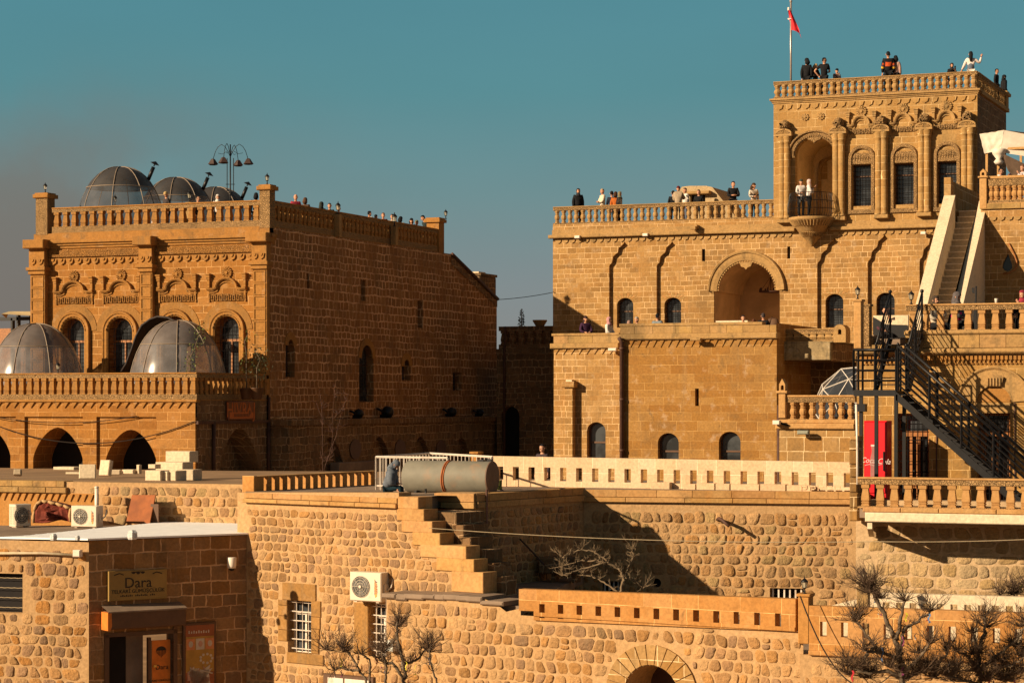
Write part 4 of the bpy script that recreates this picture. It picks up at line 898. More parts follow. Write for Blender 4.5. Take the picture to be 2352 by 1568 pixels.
m.add(vs, fs, 0, None, True); q = vs[5*7+1]; m.prism([(q[0]-.10, q[2]+.02), (q[0]+.10, q[2]-.02), (q[0]-.08, q[2]-.06)], q[1]-.10, q[1]-.09, 1); q = vs[2]; m.prism([(q[0]-.04, q[2]+.12), (q[0]+.03, q[2]+.12), (q[0]+.02, q[2]), (q[0]-.05, q[2]-.02)], q[1]-.1, q[1]-.09, 1)
obj('flag', m, [plain('flag_red', (.62, .012, .02), .7), M_whitep], fl)
# stair head on the mansion roof
HF = Fr(1612, 106, 22); ht = thing('roof_stair_head', 'cream plaster stair head with sloping back on the roof terrace of the main mansion', 'roof hut', HF.o)
hz0 = bz0-.02; P = [HF.p(u, v) for u, v in ((1556, 461), (1556, 441), (1567, 429), (1585, 427), (1622, 427), (1636, 430), (1668, 461))]; P = [(q.x, q.z) for q in P]; P[0] = (P[0][0], hz0); P[-1] = (P[-1][0]+.9, hz0)
op = [HF.p(u, v) for u, v in ((1585, 470), (1620, 470), (1620, 446), (1585, 446))]; op = [(q.x, q.z) for q in op]
m = MB(); m.sheet(P, [op], 0, .3); n_ = len(P); m.add([(a, 0, b) for a, b in P]+[(a, 2.4, b) for a, b in P], [(i, (i+1) % n_, n_+(i+1) % n_, n_+i) for i in range(n_)]+[tuple(n_+i for i in range(n_))]); obj('shell', m, stone('cream_render', (.66, .48, .27), .3, .3, seed=21), ht, HF.M)
m = MB(); m.bbox(HF.X(1578), HF.X(1634), -.35, .1, HF.Z(1606, 447), HF.Z(1606, 440), .03); obj('hood_slab', m, M_trim, ht, HF.M)
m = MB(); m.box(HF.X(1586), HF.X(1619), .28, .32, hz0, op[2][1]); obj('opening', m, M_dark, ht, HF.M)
# ================================================================== LOWER BLOCKS in front of the mansion
BF = Fr(1600, 88, 22); bk = thing('lower_block', 'plain tan stone block with two arched windows in front of the main mansion portal', 'building', BF.o)
bX = BF.X; bZ = lambda v, u=1604: BF.Z(u, v); b0, b1 = bX(1424), bX(1784); bt = bZ(744)
BW = [fw_arch(BF, 1511, 1559, 994, 1062, rise=(bX(1559)-bX(1511))*.46), fw_arch(BF, 1651, 1701, 991, 1064, rise=(bX(1701)-bX(1651))*.46)]
SLT = fw_rect(BF, 1596.5, 1605, 892, 932)
m = MB(); m.sheet(rectp(b0, b1, 2, bZ(765)), BW+[SLT], 0, .35); m.add([(b1, 0, 2), (b1, 7, 2), (b1, 7, bt), (b1, 0, bt)], [(0, 1, 2, 3)]); m.add([(b0, 0, 2), (b0, 7, 2), (b0, 7, bt-.2), (b0, 0, bt-.2)], [(0, 1, 2, 3)]); obj('wall', m, M_lbk, bk, BF.M)
for P in BW: window(bk, BF, P, .30, M_glassb, M_brown, None, mull=0, trans=(.38,), fw=.07)
m = MB(); m.prism(SLT, .3, .34); obj('slit', m, M_dark, bk, BF.M)
m = MB(); blocks(m, b0+.02, b1, bZ(765), bZ(748), -.04, .35, .8, 3); m.bbox(b0-.02, b1+.05, -.15, .35, bZ(779), bZ(765)-.002, .04); m.bbox(b0-.02, bX(1752), -.06, .4, bZ(748)+.002, bZ(741), .02); obj('coping', m, M_trim, bk, BF.M)
m = MB(); zigzag(m, b0+.1, b1-.02, bZ(797), bZ(781), 0, .30, 0, .05); obj('zigzag_frieze', m, M_lbk, bk, BF.M)
m = MB(); m.box(b0+.05, b1-.05, .36, 9, 9.8, 10.1); obj('roof_deck', m, M_roof, bk, BF.M)
m = MB(); m.box(b0, b1, .36, 9, bt-1.55, bt-1.3); 
t = thing('floodlight', 'pale flat floodlight on the cornice of the tan lower block', 'floodlight', BF.W(bX(1607), -.3, bZ(780))); m = MB(); m.bbox(bX(1594), bX(1618), -.5, -.3, bZ(783), bZ(777), .03); obj('housing', m, M_trim, t, BF.M); m = MB(); m.box(bX(1604), bX(1608), -.3, 0, bZ(780), bZ(776)); obj('bracket', m, M_iron, t, BF.M)
# left half of the block
CFb = Fr(1348, 90.3, 22); lk = thing('lower_left_block', 'narrow tan stone block with one arched window and chimney shaft left of the rusty drainpipe', 'building', CFb.o)
cX = CFb.X; cZ = lambda v: CFb.Z(1348, v); c0, c1 = cX(1272), cX(1424)-.02
CW = fw_arch(CFb, 1348, 1391, 969, 1062, rise=(cX(1391)-cX(1348))*.46)
m = MB(); m.sheet(rectp(c0, c1, 2, cZ(788)), [CW], 0, .35); m.add([(c0, 0, 2), (c0, 7, 2), (c0, 7, cZ(775)), (c0, 0, cZ(775))], [(0, 1, 2, 3)]); obj('wall', m, M_mrb, lk, CFb.M)
window(lk, CFb, CW, .30, M_glassb, M_brown, None, mull=0, trans=(.5,), fw=.07)
m = MB(); blocks(m, c0, c1, cZ(788), cZ(771), -.03, .35, .8, 5); m.bbox(c0-.12, c1, -.14, .3, cZ(800), cZ(788)-.002, .03); m.bbox(c0-.08, c1, -.06, .4, cZ(771)+.002, cZ(765), .02); obj('coping', m, M_trim, lk, CFb.M)
m = MB(); zigzag(m, c0+.05, c1-.1, cZ(814), cZ(801), 0, .3, 0, .05); obj('zigzag_frieze', m, M_mrb, lk, CFb.M)
m = MB(); m.box(c0+.05, c1, .31, 8, cZ(800)-.2, cZ(800)-.02); obj('roof_deck', m, M_roof, lk, CFb.M)
m = MB(); xa, xb = cX(1303), cX(1322); m.bbox(xa, xb, -.32, .0, 2, cZ(890), .02); m.bbox(xa-.1, xb+.1, -.42, 0, cZ(890)+.001, cZ(876), .03); m.box(xa+.05, xb-.05, -.3, -.05, cZ(876)+.001, cZ(872), 1); obj('chimney', m, [M_mrb, M_white], lk, CFb.M)
m = MB(); xp = bX(1428.5, -.12); m.tube([(xp, -.14, 2), (xp, -.14, bZ(785)), (xp-.05, -.3, bZ(775))], .085, 8)
for z_ in (4, 6, 8, 10): m.tube([(xp, -.14, z_), (xp, -.14, z_+.1)], .105, 8)
obj('drain_pipe', m, M_pipe, bk, BF.M)
m = MB(); xp = b1+.10; m.tube([(xp, -.1, 2), (xp, -.1, bZ(930))], .06, 6); obj('drain_pipe', m, M_pipe, bk, BF.M)
t = thing('wall_lamp', 'pale floodlight at the right end of the left block zigzag frieze', 'lamp', CFb.W(cX(1412), -.3, cZ(803))); m = MB(); m.bbox(cX(1404), cX(1423), -.4, -.2, cZ(807), cZ(800), .03); obj('housing', m, M_whitep, t, CFb.M); m = MB(); m.box(cX(1412), cX(1414), -.2, 0, cZ(804), cZ(801)); obj('bracket', m, M_iron, t, CFb.M)
# ---------------- recess right of the lower block
RFm = Fr(1786, 88.0, 22); rc = thing('recessed_rooftop', 'old pale rooftop block over a dark recessed wall right of the tan lower block', 'building', RFm.o); rX = RFm.X; rZ = lambda v: RFm.Z(1865, v)
m = MB(); r0_, r1_ = rX(1786), rX(1908); m.sheet(rectp(r0_-.5, r1_, rZ(828), rZ(785)), [], 0); m.sheet(rectp(r0_-.5, r1_+3, 2, rZ(828)), [], 4.0); m.add([(r0_-.5, 0, rZ(828)), (r1_, 0, rZ(828)), (r1_, 4, rZ(828)), (r0_-.5, 4, rZ(828))], [(0, 1, 2, 3)])
m.add([(r1_, 0, rZ(829)), (r1_, 4, rZ(829)), (r1_, 4, rZ(784)), (r1_, 0, rZ(784))], [(0, 1, 2, 3)]); obj('wall', m, [M_shade], rc, RFm.M)
m = MB(); m.bbox(r0_-.3, r1_+.02, -.10, .2, rZ(827), rZ(786), .03); m.box(r0_, r1_+.1, -.1, 3.9, rZ(786)+.001, rZ(784)); m.bbox(rX(1852), rX(1860), -.25, -.05, rZ(823), rZ(812), .03); obj('plaster_face', m, stone('lichen_plaster', (.56, .41, .22), .75, .8, stain=(.10, .085, .06), pale=(.78, .68, .50), seed=31, pamt=.5), rc, RFm.M)
r2 = rX(1962); m = MB(); m.sheet(rectp(r1_, r2, 2, rZ(789)), [], 4.1); obj('back_wall', m, M_shade, rc, RFm.M)
balustrade(rc, RFm, rX(1786), rX(1945), rZ(781), rZ(754.5), 9, M_trim, M_carve, 'square', .24, .15, .36, .08, .30)
nf = thing('dome_niche', 'small lichen covered domed stone niche on the short balustrade right of the lower block', 'niche', RFm.W(rX(1932), .1, rZ(787))); xa, xb = rX(1918), rX(1946)
m = MB(); NO = archpoly(rX(1928), rX(1936), rZ(769), rZ(757)); m.sheet(archpoly(xa, xb, rZ(787), rZ(746), 'round', 14), [NO], -.25, .2); P = archpoly(xa, xb, rZ(787), rZ(746), 'round', 14); n_ = len(P)
m.add([(a, -.25, b) for a, b in P]+[(a, .5, b) for a, b in P], [(i, (i+1) % n_, n_+(i+1) % n_, n_+i) for i in range(n_)]); obj('shell', m, M_trim, nf, RFm.M); m = MB(); m.prism(NO, -.06, -.03); obj('opening', m, M_dark, nf, RFm.M)
# ---------------- pale block wall with small balustrade
WF = Fr(1880, 75, 22); mw = thing('pale_terrace_wall', 'pale block masonry wall with a short carved balustrade left of the black staircase', 'wall', WF.o); wX = WF.X; wZ = lambda v: WF.Z(1885, v); w0, w1 = wX(1790), wX(1964)
m = MB(); m.box(w0, w1, 0, .4, 2, wZ(972)); m.box(w0, w1, .4, 5, wZ(972)-.2, wZ(972)-.02); obj('wall', m, M_mw, mw, WF.M)
m = MB(); m.bbox(w0-.1, w1, -.12, .4, wZ(985), wZ(972), .03); m.bbox(w0, w1, -.05, .4, wZ(972)+.001, wZ(963), .02); obj('coping', m, M_cop, mw, WF.M)
balustrade(mw, WF, wX(1809), w1, wZ(963), wZ(907), 7, M_cop, M_carve, 'round', .24, 0, .30, .02, .23)
m = MB(); xa, xb = wX(1787.5), wX(1808); m.bbox(xa+.03, xb-.03, -.08, .25, wZ(960), wZ(903), .02); m.bbox(xa-.04, xb+.04, -.14, .3, wZ(903)+.001, wZ(897), .02)
PO = archpoly(wX(1794.5), wX(1801.5), wZ(895.5), wZ(884)); m.sheet([(xa+.05, wZ(897)), (xb-.05, wZ(897)), (xb-.05, wZ(882)), ((xa+xb)/2, wZ(869)), (xa+.05, wZ(882))], [PO], -.08, .2); P = [(xa+.05, wZ(897)), (xb-.05, wZ(897)), (xb-.05, wZ(882)), ((xa+xb)/2, wZ(869)), (xa+.05, wZ(882))]
m.add([(a, -.08, b) for a, b in P]+[(a, .25, b) for a, b in P], [(i, (i+1) % 5, 5+(i+1) % 5, 5+i) for i in range(5)]+[(5, 6, 7, 8, 9)]); obj('pinnacle', m, M_cop, mw, WF.M)
t = thing('wall_lamp', 'grey green tube floodlight on the pale block wall below the short balustrade', 'lamp', WF.W(wX(1851), -.3, wZ(992))); m = MB(); m.bbox(wX(1838), wX(1864), -.42, -.22, wZ(997), wZ(988), .03); obj('housing', m, plain('lamp_grey', (.26, .26, .20), .5), t, WF.M); m = MB(); m.box(wX(1840), wX(1843), -.3, 0, wZ(992), wZ(986)); obj('bracket', m, M_iron, t, WF.M)
t = thing('security_camera', 'white security camera below the pinnacle of the pale block wall', 'camera', WF.W(w0, -.3, wZ(970))); m = MB(); m.bbox(w0-.12, w0+.12, -.42, -.2, wZ(975), wZ(965), .02); obj('housing', m, M_whitep, t, WF.M); m = MB(); m.tube([(w0+.05, -.25, wZ(970)), (w0+.35, -.15, wZ(977))], .04, 5); obj('bracket', m, M_iron, t, WF.M)
# ================================================================== RIGHT BUILDING behind the black staircase
GF = Fr(2200, 60.5, 22); gb_ = thing('terrace_house', 'golden stone house with arched door behind the black iron staircase at the right', 'building', GF.o)
gX = GF.X; gZ = lambda v: GF.Z(2200, v); e0, e1 = gX(1968), gX(2430)
DR = fw_rect(GF, 2244, 2320, 949, 1170); D2 = fw_rect(GF, 2055, 2134, 949, 1170)
m = MB(); m.sheet(rectp(e0, e1, 3, gZ(799)), [DR, D2], 0, .45); m.add([(e0, 0, 3), (e0, 8, 3), (e0, 8, gZ(800)), (e0, 0, gZ(800))], [(0, 1, 2, 3)]); obj('wall', m, M_rb, gb_, GF.M)
gap0, gap1 = gX(2001), gX(2080)
m = MB(); blocks(m, e0, gap0, gZ(799), gZ(768), -.05, .4, .55, 8); blocks(m, gap1, e1, gZ(799), gZ(768), -.05, .4, .62, 9); blocks(m, gap0+.02, gap1-.02, gZ(799), gZ(790), -.05, .4, .62, 9)
m.bbox(e0, e1, -.22, .35, gZ(812), gZ(800), .05); m.bbox(e0, e1, -.10, .35, gZ(816), gZ(812)-.002, .02); m.bbox(gap1-.02, e1, -.12, .4, gZ(768)+.001, gZ(758), .04)
obj('cornice', m, M_trim, gb_, GF.M)
m = MB(); z0_, z1_ = gZ(838), gZ(817); n_ = 46
for i in range(n_):
    q = e0+.1+(e1-e0-.1)*i/n_; st = (e1-e0)/n_; m.box(q, q+st*.62, -.06, 0, z0_+(z1_-z0_)*.55, z1_); m.box(q+st*.18, q+st*.40, -.055, 0, z0_+.02, z0_+(z1_-z0_)*.52); m.box(q+st*.40+.001, q+st*.75, -.05, 0, z0_+.02, z0_+(z1_-z0_)*.2)
obj('carved_frieze', m, M_trimO, gb_, GF.M)
balustrade(gb_, GF, gap1, e1, gZ(758), gZ(697), 11, M_cop, M_carve, 'square', .24, .02, .24, .02, .19)
m = MB(); m.box(e0, gap0, .35, 25, gZ(768)-.3, gZ(766)); m.box(gap0, e1, .35, 25, gZ(790)-.3, gZ(775)); obj('upper_terrace_floor', m, M_roof, gb_, GF.M)
# door and window fillings
for P, nm in ((DR, 'door'), (D2, 'door')):
    xa, xb, za, zb1 = P[0][0], P[1][0], P[0][1], P[2][1]; m = MB(); zt = zb1-.62; f = .10
    m.box(xa, xa+f, .25, .36, za, zb1); m.box(xb-f, xb, .25, .36, za, zb1); m.box(xa+f, xb-f, .25, .36, zt, zt+.14); m.box(xa+f, xb-f, .25, .36, zb1-.06, zb1)
    m.box(xa+f, xa+f+.09, .28, .36, za, zt); m.box(xb-f-.3, xb-f-.2, .28, .36, za, zt); m.box(xa+.34, xa+.42, .28, .36, za, zt); m.box(xa+f, xb-f, .28, .36, zt-1.4, zt-1.28)
    o = obj(nm, m, M_wood, gb_, GF.M); m = MB(); m.box(xa, xb, .40, .42, za, zb1); obj('pane', m, M_glass, o, GF.M)
    m = MB()
    for i in range(7): q = xa+(xb-xa)*(i+.5)/7; m.tube([(q, .12, za), (q, .12, zb1)], .011, 4)
    for i in range(9): q = za+(zb1-za)*(i+.5)/9; m.tube([(xa, .12, q), (xb, .12, q)], .011, 4)
    obj('grille', m, M_iron, o, GF.M)
    m = MB(); m.lathe([(.001, 0), (.035, .03), (.001, .07)], xb-.45, .24, 6); obj('handle', m, M_iron, o, GF.M @ Matrix.Translation((0, 0, za+1.0)))
m = MB(); ca, cb2 = gX(2244), gX(2323); c = (ca+cb2)/2; r = (cb2-ca)/2; zs_ = gZ(923); m.prism([(c+r*cos(pi*i/18), zs_+(gZ(886)-zs_)*sin(pi*i/18)) for i in range(19)], -.01, .0); obj('tympanum', m, M_trimO, gb_, GF.M)
m = MB(); m.sweep(arcpath(c, zs_, r, 20, 0, pi, leg=.0, rz=gZ(886)-zs_), [(0, 0), (0, -.07), (-.05, -.05), (-.42, -.05), (-.48, -.10), (-.52, -.10), (-.52, 0)]); m.prism([(c-.2, gZ(887)), (c+.2, gZ(887)), (c+.27, gZ(866)), (c-.27, gZ(866))], -.13, 0)
for i in range(5): m.box(c-.17+i*.08, c-.13+i*.08, -.17, -.13, gZ(885), gZ(868))
m.box(ca-.08, cb2+.08, -.03, 0, gZ(948)+.001, gZ(925)); obj('arch_moulding', m, M_trim, gb_, GF.M)
for u_, v_ in ((2330, 925), (2150, 1000)): m = MB(); m.box(gX(u_), gX(u_+2.5), -.04, .0, 4, gZ(v_)); obj('downpipe', m, M_pipe, gb_, GF.M)
m = MB(); xa, xb = GF.X(2006, 1.2), GF.X(2086, 1.2); gZ_ = gZ; gZ = lambda v: GF.Z(2040, v, 1.2); m.box(xa, xb, 1.2, 1.3, gZ_(775), gZ(724)); obj('screen_wall', m, M_white, gb_, GF.M)
m = MB(); m.add([(xa, 1.15, gZ(775)), (xb, 1.15, gZ(775)), (xb, 1.15, gZ(747)), (xa+.35, 1.15, gZ(745)), (xa, 1.15, gZ(727))], [(0, 1, 2, 3, 4)]); obj('screen_painted_shade', m, M_iron, gb_, GF.M); gZ = gZ_  # black sheet paints in the shade below the pale screen
# posts with lanterns at the gap
def pixpost(name, label, u0, u1, vt, vb, D, mat, depth=.3, cat='pillar', group=None, capm=None, dv=0):
    f = Fr((u0+u1)/2, D, 22); t = thing(name, label, cat, f.o+Vector((0, 0, f.Z((u0+u1)/2, vb)))); m = MB(); xa, xb = f.X(u0), f.X(u1); z0, z1 = f.Z((u0+u1)/2, vb), f.Z((u0+u1)/2, vt)
    m.bbox(xa, xb, 0, depth, z0, z1-.06, .015); m.bbox(xa-.03, xb+.03, -.03, depth+.03, z1-.06+.001, z1, .012); obj('shaft', m, mat, t, f.M); return f, t
pixpost('gate_pillar', 'tall smooth stone pillar carrying a lantern at the head of the black staircase', 1961, 1978, 687, 800, 59.8, M_cop)
pixpost('carved_pillar', 'squat carved stone pillar beside the lantern pillar above the black staircase', 1981, 1997, 698, 795, 60.6, M_carve)
pixpost('stone_post', 'orange stone post behind the white railing and the grey tank', 1081, 1097, 1037, 1122, 61.5, M_org)
# lanterns
def lantern(kind='big'):
    t = thing('lantern', '', 'lantern')
    m = MB(); m.lathe([(.10, 0), (.105, .03), (.05, .05), (.04, .10), (.055, .14), (.03, .17), (.03, .22), (.10, .26), (.11, .28)], 0, 0, 8); obj('base', m, M_iron, t)
    m = MB(); m.lathe([(.095, .28), (.145, .52)], 0, 0, 6, sm=False); o = obj('glass', m, film('lantern_glass', (.75, .68, .5), .45), t)
    m = MB()
    for i in range(6): a = 2*pi*i/6; m.tube([(.10*cos(a), .10*sin(a), .28), (.15*cos(a), .15*sin(a), .53)], .010, 4)
    m.lathe([(.16, .52), (.17, .54), (.13, .60), (.06, .67), (.03, .69), (.02, .72), (.03, .74), (.005, .79)], 0, 0, 8); obj('roof', m, M_iron, t); return t
LN0 = lantern(); kids()
LAN = [(1970, 655, 687, 59.95, 'black lantern on the tall smooth pillar left of the black staircase'), (2093, 665, 699, 60.8, 'black lantern on the balustrade right of the black staircase top'),
       (1848, 1322, 1363, 46.6, 'black lantern on the orange pillar between the two slotted parapets'), (1983, 1302, 1345, 48.5, 'black lantern rising behind the bare tree at the lower right'),
       (613.6, 397, 424, 90.2, 'black lantern on the right corner pier of the left mansion roof'), (104, 419, 443, 94.3, 'black lantern on the left corner pier of the left mansion roof'),
       (264, 446, 472, 94, 'black lantern in front of the largest roof dome'), (435, 436, 465, 93, 'black lantern in front of the middle roof dome'),
       (776.5, 462, 493, 95.5, 'black lantern halfway along the shaded side balustrade of the left mansion'), (906, 487, 520, 100.5, 'black lantern above the far part of the shaded side balustrade'),
       (1023.8, 480, 503, 106.3, 'black lantern on the far end pier of the shaded side balustrade'), (133, 829, 857, 87.6, 'black lantern beside the left dome on the arcade terrace')]
kids()
for i, (u, vt, vb, D, lb_) in enumerate(LAN):
    p = atD(u, vb, D); hgt = (vb-vt)/FP*D; M = Matrix.Translation(p) @ Matrix.Scale(hgt/.79, 4)
    if i == 0: r = LN0; r.matrix_basis = M; r['label'] = lb_; r['group'] = 'black lanterns'
    else: dup(LN0, M, lb_, 'black lanterns')
    if 5 < i < 8 or i in (8, 9, 11, 3):   # stands on a plain pier hidden behind the rail
        zf_ = {3: 3.0, 11: 8.05}.get(i, 14.9); t = thing('lantern_post', 'plain stone post under the '+lb_[6:], 'post', (p.x, p.y, zf_)); m = MB(); m.box(p.x-.12, p.x+.12, p.y-.12, p.y+.12, zf_, p.z); obj('shaft', m, M_trim, t)
# ---------------- white stair and upper right house
UF = Fr(2265, 84, 22); ur = thing('upper_right_house', 'honey stone house at the right edge with a carved balustrade and a drop shaped opening', 'building', UF.o)
uX = UF.X; uZ = lambda v: UF.Z(2300, v); f0, f1 = uX(2253), uX(2460)
DP = [UF.p(2317+dx, v) for dx, v in ((-14, 607), (-15, 614), (-11, 620), (-4, 623), (3, 621), (8, 616), (8, 608), (4, 597), (0, 586), (-2, 582), (-6, 590), (-11, 599))]; DP = [(q.x, q.z) for q in DP]
m = MB(); m.sheet(rectp(f0, f1, 8.5, uZ(466)), [DP], 0, .4); m.add([(f0, 0, 8.5), (f0, 9, 8.5), (f0, 9, uZ(466)), (f0, 0, uZ(466))], [(0, 1, 2, 3)]); obj('wall', m, M_mrb, ur, UF.M)
m = MB(); m.box(f0, f1, .3, 10, uZ(466)-.3, uZ(466)-.05); obj('roof_deck', m, M_roof, ur, UF.M)
m = MB(); m.prism(DP, .12, .16); obj('drop_window', m, plain('blue_glass', (.03, .05, .055), .2), ur, UF.M)
m = MB(); pts = [UF.p(u, v) for u, v in ((2317, 559), (2324, 572), (2331, 586), (2336, 600), (2335, 612), (2329, 621), (2318, 627), (2305, 628))]; m.tube([(q.x, -.06, q.z) for q in pts], .035, 5); obj('drop_moulding', m, M_wood, ur, UF.M)
m = MB(); blocks(m, f0, f1, uZ(480), uZ(467), -.1, .3, .8, 11); scallops(m, f0, f1, uZ(507), uZ(498), 0, .3, .05, 0, False); m.bbox(f0, f1, -.05, .01, uZ(668), uZ(664), .02); obj('cornice', m, M_trim, ur, UF.M)
balustrade(ur, UF, uX(2269), f1, uZ(466), uZ(404), 14, M_cop, M_carve, 'round', .26, -.05, .36, .10, .24)
m = MB(); xa, xb = uX(2251), uX(2268); m.bbox(xa, xb, -.12, .3, uZ(466)-.2, uZ(408), .02); m.bbox(xa-.05, xb+.05, -.18, .34, uZ(408)+.001, uZ(404), .02)
NO = archpoly(uX(2256), uX(2262), uZ(402), uZ(395)); P = [(xa+.02, uZ(404)), (xb-.02, uZ(404)), (xb-.02, uZ(394)), ((xa+xb)/2, uZ(387)), (xa+.02, uZ(394))]; m.sheet(P, [NO], -.12, .2)
m.add([(a, -.12, b) for a, b in P]+[(a, .25, b) for a, b in P], [(i, (i+1) % 5, 5+(i+1) % 5, 5+i) for i in range(5)]+[(5, 6, 7, 8, 9)]); obj('pinnacle', m, M_cop, ur, UF.M)
# stair: runs away from the viewer, climbing
st = thing('white_stone_staircase', 'pale stone staircase with solid parapets climbing to the upper terrace at the right', 'staircase', atD(2150, 695, 80))
pA = atD(2104, 920, 80); pB = atD(2155, 920, 80); pC = atD(2203, 920, 80.5); pD = atD(2214, 920, 80.5)
XA = pA.x; YA = pA.y; XA2 = XA+.42; XC2 = atD(2214, 920, 80.2).x; XC = XC2-.32; zA = atD(2104, 695, 80).z; run = 6.0; slope = .84
ys = YA-1.6; zs0 = zA-1.6*slope
m = MB()
def ramp(mb, xa, xb, y0, y1, za, zb, zbot): mb.add([(xa, y0, zbot), (xb, y0, zbot), (xb, y1, zbot), (xa, y1, zbot), (xa, y0, za), (xb, y0, za), (xb, y1, zb), (xa, y1, zb)], [(0, 3, 2, 1), (4, 5, 6, 7), (0, 1, 5, 4), (1, 2, 6, 5), (2, 3, 7, 6), (3, 0, 4, 7)])
ramp(m, XA, XA2, ys, YA+5.0, zs0, zA+5.0*slope, 9.9); obj('left_parapet', m, M_white, st)
m = MB(); yR = atD(2258, 920, 84).y; zR = atD(2258, 514, 84).z+.4; zR0 = zR-(yR-ys)*slope; ramp(m, XC, XC2, ys, yR+.6, zR0, zR+.6*slope, 9.9); obj('right_parapet', m, M_white, st)
m = MB(); ns_ = 27
for i in range(ns_):
    ya = ys+i*(run+1.6)/ns_; zz = 10.1+(i+1)*(run+1.6)*slope/ns_-1.35; m.box(XA2+.001, XC-.001, ya, YA+run+1.5, zz-.5, zz-.045, 0, (.62, .60, .58)); m.box(XA2+.001, XC-.001, ya-.05, YA+run+1.5, zz-.044, zz, 0, (1-.06*(i % 3), 1-.05*(i % 3), 1))  # riser colour darkened to draw the shadow under each nosing
obj('steps', m, M_white, st)
m = MB(); q0 = atD(2192, 412, 86); yl = YA+5.0; m.box(XA, XA+.25, yl+.001, yl+.5, 9.9, atD(2192, 413, 85.5).z); m.box(XA+.001, XA+.2, yl+.5, yl+7, 9.9, atD(2192, 413, 85.5).z-.1); obj('landing_parapet', m, M_mw, st)
m = MB(); m.box(XA, XC2+2, YA+run+.0, YA+run+7, 9.9, 10.1+(run+1.6)*slope-1.36); obj('landing', m, M_mw, st)
# canopy with posts on the upper terrace
KF = Fr(2280, 90, 22); cn = thing('tarpaulin_canopy', 'canopy of dirty white tarpaulin tied on pale posts above the upper right terrace', 'canopy', KF.o)
M_tarp = plain('white_tarpaulin', (.66, .57, .47), .75, 0, .12, 2.5, .2, .6, (.45, .36, .28)); kp = lambda u, v, y=0: KF.p(u, v, y)
def cloth(corners, nx, ny, amp, seed):
    r = random.Random(seed); mb = MB(); vs = []
    for j in range(ny+1):
        for i in range(nx+1):
            a, b = i/nx, j/ny; p = (Vector(corners[0])*(1-a)+Vector(corners[1])*a)*(1-b)+(Vector(corners[3])*(1-a)+Vector(corners[2])*a)*b
            q = noise.noise(Vector((a*4+seed, b*4, 1)))*amp+noise.noise(Vector((a*11+seed, b*9, 5)))*amp*.4
            vs.append((p.x+q*.2, p.y+q, p.z+q*.15*(1 if 0 < j < ny else .4)))
    fs = [(j*(nx+1)+i, j*(nx+1)+i+1, (j+1)*(nx+1)+i+1, (j+1)*(nx+1)+i) for j in range(ny) for i in range(nx)]
    mb.add(vs, fs, 0, None, True); return mb
a, b, c_, d = kp(2249.6, 308), kp(2306, 299), kp(2299, 345), kp(2261, 353); m = cloth([a, b, c_, d], 14, 12, .05, 3)
e_ = kp(2306, 299); f_ = kp(2352, 322, .0)+Vector((3, 1, -.4)); g_ = kp(2352, 368, .0)+Vector((3, .6, -.4)); h_ = kp(2299, 350)
m.join(cloth([e_, f_, g_, h_], 14, 10, .05, 5)); m.join(cloth([a, a+Vector((3.4, 4, .3)), f_+Vector((0, 3, .6)), b], 8, 8, .04, 6))
t1, t2 = kp(2281, 352), kp(2300, 345); m.join(cloth([t1, t2, kp(2297, 366), kp(2290, 366)], 8, 8, .05, 8)); m.lathe([(.12, 0), (.16, .10), (.11, .18), (.2, .3), (.16, .38)], 0, 0, 8) if False else None
z_ = kp(2294, 372).z; m.lathe([(.13, z_-.1), (.2, z_), (.1, z_+.12), (.24, z_+.3), (.3, z_+.5)], kp(2294, 372).x, 0, 9); obj('tarpaulin', m, M_tarp, cn, KF.M)
m = MB(); zd = uZ(466)-.05
for u, y in ((2266.5, .1), (2293, .15), (2345, 3.0)): q = kp(u, 350, y); m.box(q.x-.045, q.x+.045, y-.045, y+.045, zd, q.z+(.0 if u < 2300 else .3))
q = kp(2266, 345, .1); m.box(q.x-.05, q.x+4.5, .05, .13, q.z-.02, q.z+.07); obj('posts', m, M_cop, cn, KF.M)
m = MB(); m.join(cloth([kp(2303, 352, 2.0), kp(2360, 380, 2.0), kp(2345, 405, 2.0)-Vector((0, 0, .6)), kp(2312, 385, 2)], 8, 6, .1, 9)); obj('side_drape', m, plain('dark_drape', (.09, .055, .035), .9), cn, KF.M)
# ================================================================== BLACK IRON STAIRCASE
IF = Fr(2058, 58.3, 22); ir = thing('iron_staircase', 'black iron staircase with landing and many thin rails descending to the right', 'staircase', IF.o); iX = IF.X; ip = lambda u, v, y=0: IF.p(u, v, y)
zL = ip(2010, 897).z; xL0, xL1 = iX(1961), iX(2058); wd = 1.0; zLow = 5.35
m = MB(); m.box(xL0, xL1, 0, wd, zL-.10, zL); m.box(xL0, xL1, -.03, .03, zL-.14, zL+.02); obj('landing', m, M_iron, ir, IF.M)
m = MB()
for u, y in ((1977, .05), (2012, .05), (2058, .02), (2058, wd)): q = iX(u); m.box(q-.045, q+.045, y-.045, y+.045, zLow, zL-.1)
q = iX(1977); m.box(q-.13, q+.13, -.06, .18, ip(0, 0).z*0+IF.Z(1977, 945), IF.Z(1977, 927)); obj('posts', m, M_iron, ir, IF.M)
def railing(pts, h, n, post, bars=4, rr=.018, top=.028, pr=.028):
    """horizontal rails running along pts with posts"""
    mb = MB(); pts = [Vector(p) for p in pts]
    for k in range(bars): z = h*(k+1)/(bars+1); mb.tube([p+Vector((0, 0, z)) for p in pts], rr, 4)
    mb.tube([p+Vector((0, 0, h)) for p in pts], top, 5)
    for a, b in zip(pts[:-1], pts[1:]):
        for i in range(n+1): p = a.lerp(b, i/n); mb.tube([p, p+Vector((0, 0, h))], pr, 4)
    return mb
hL = IF.Z(2010, 803)-zL
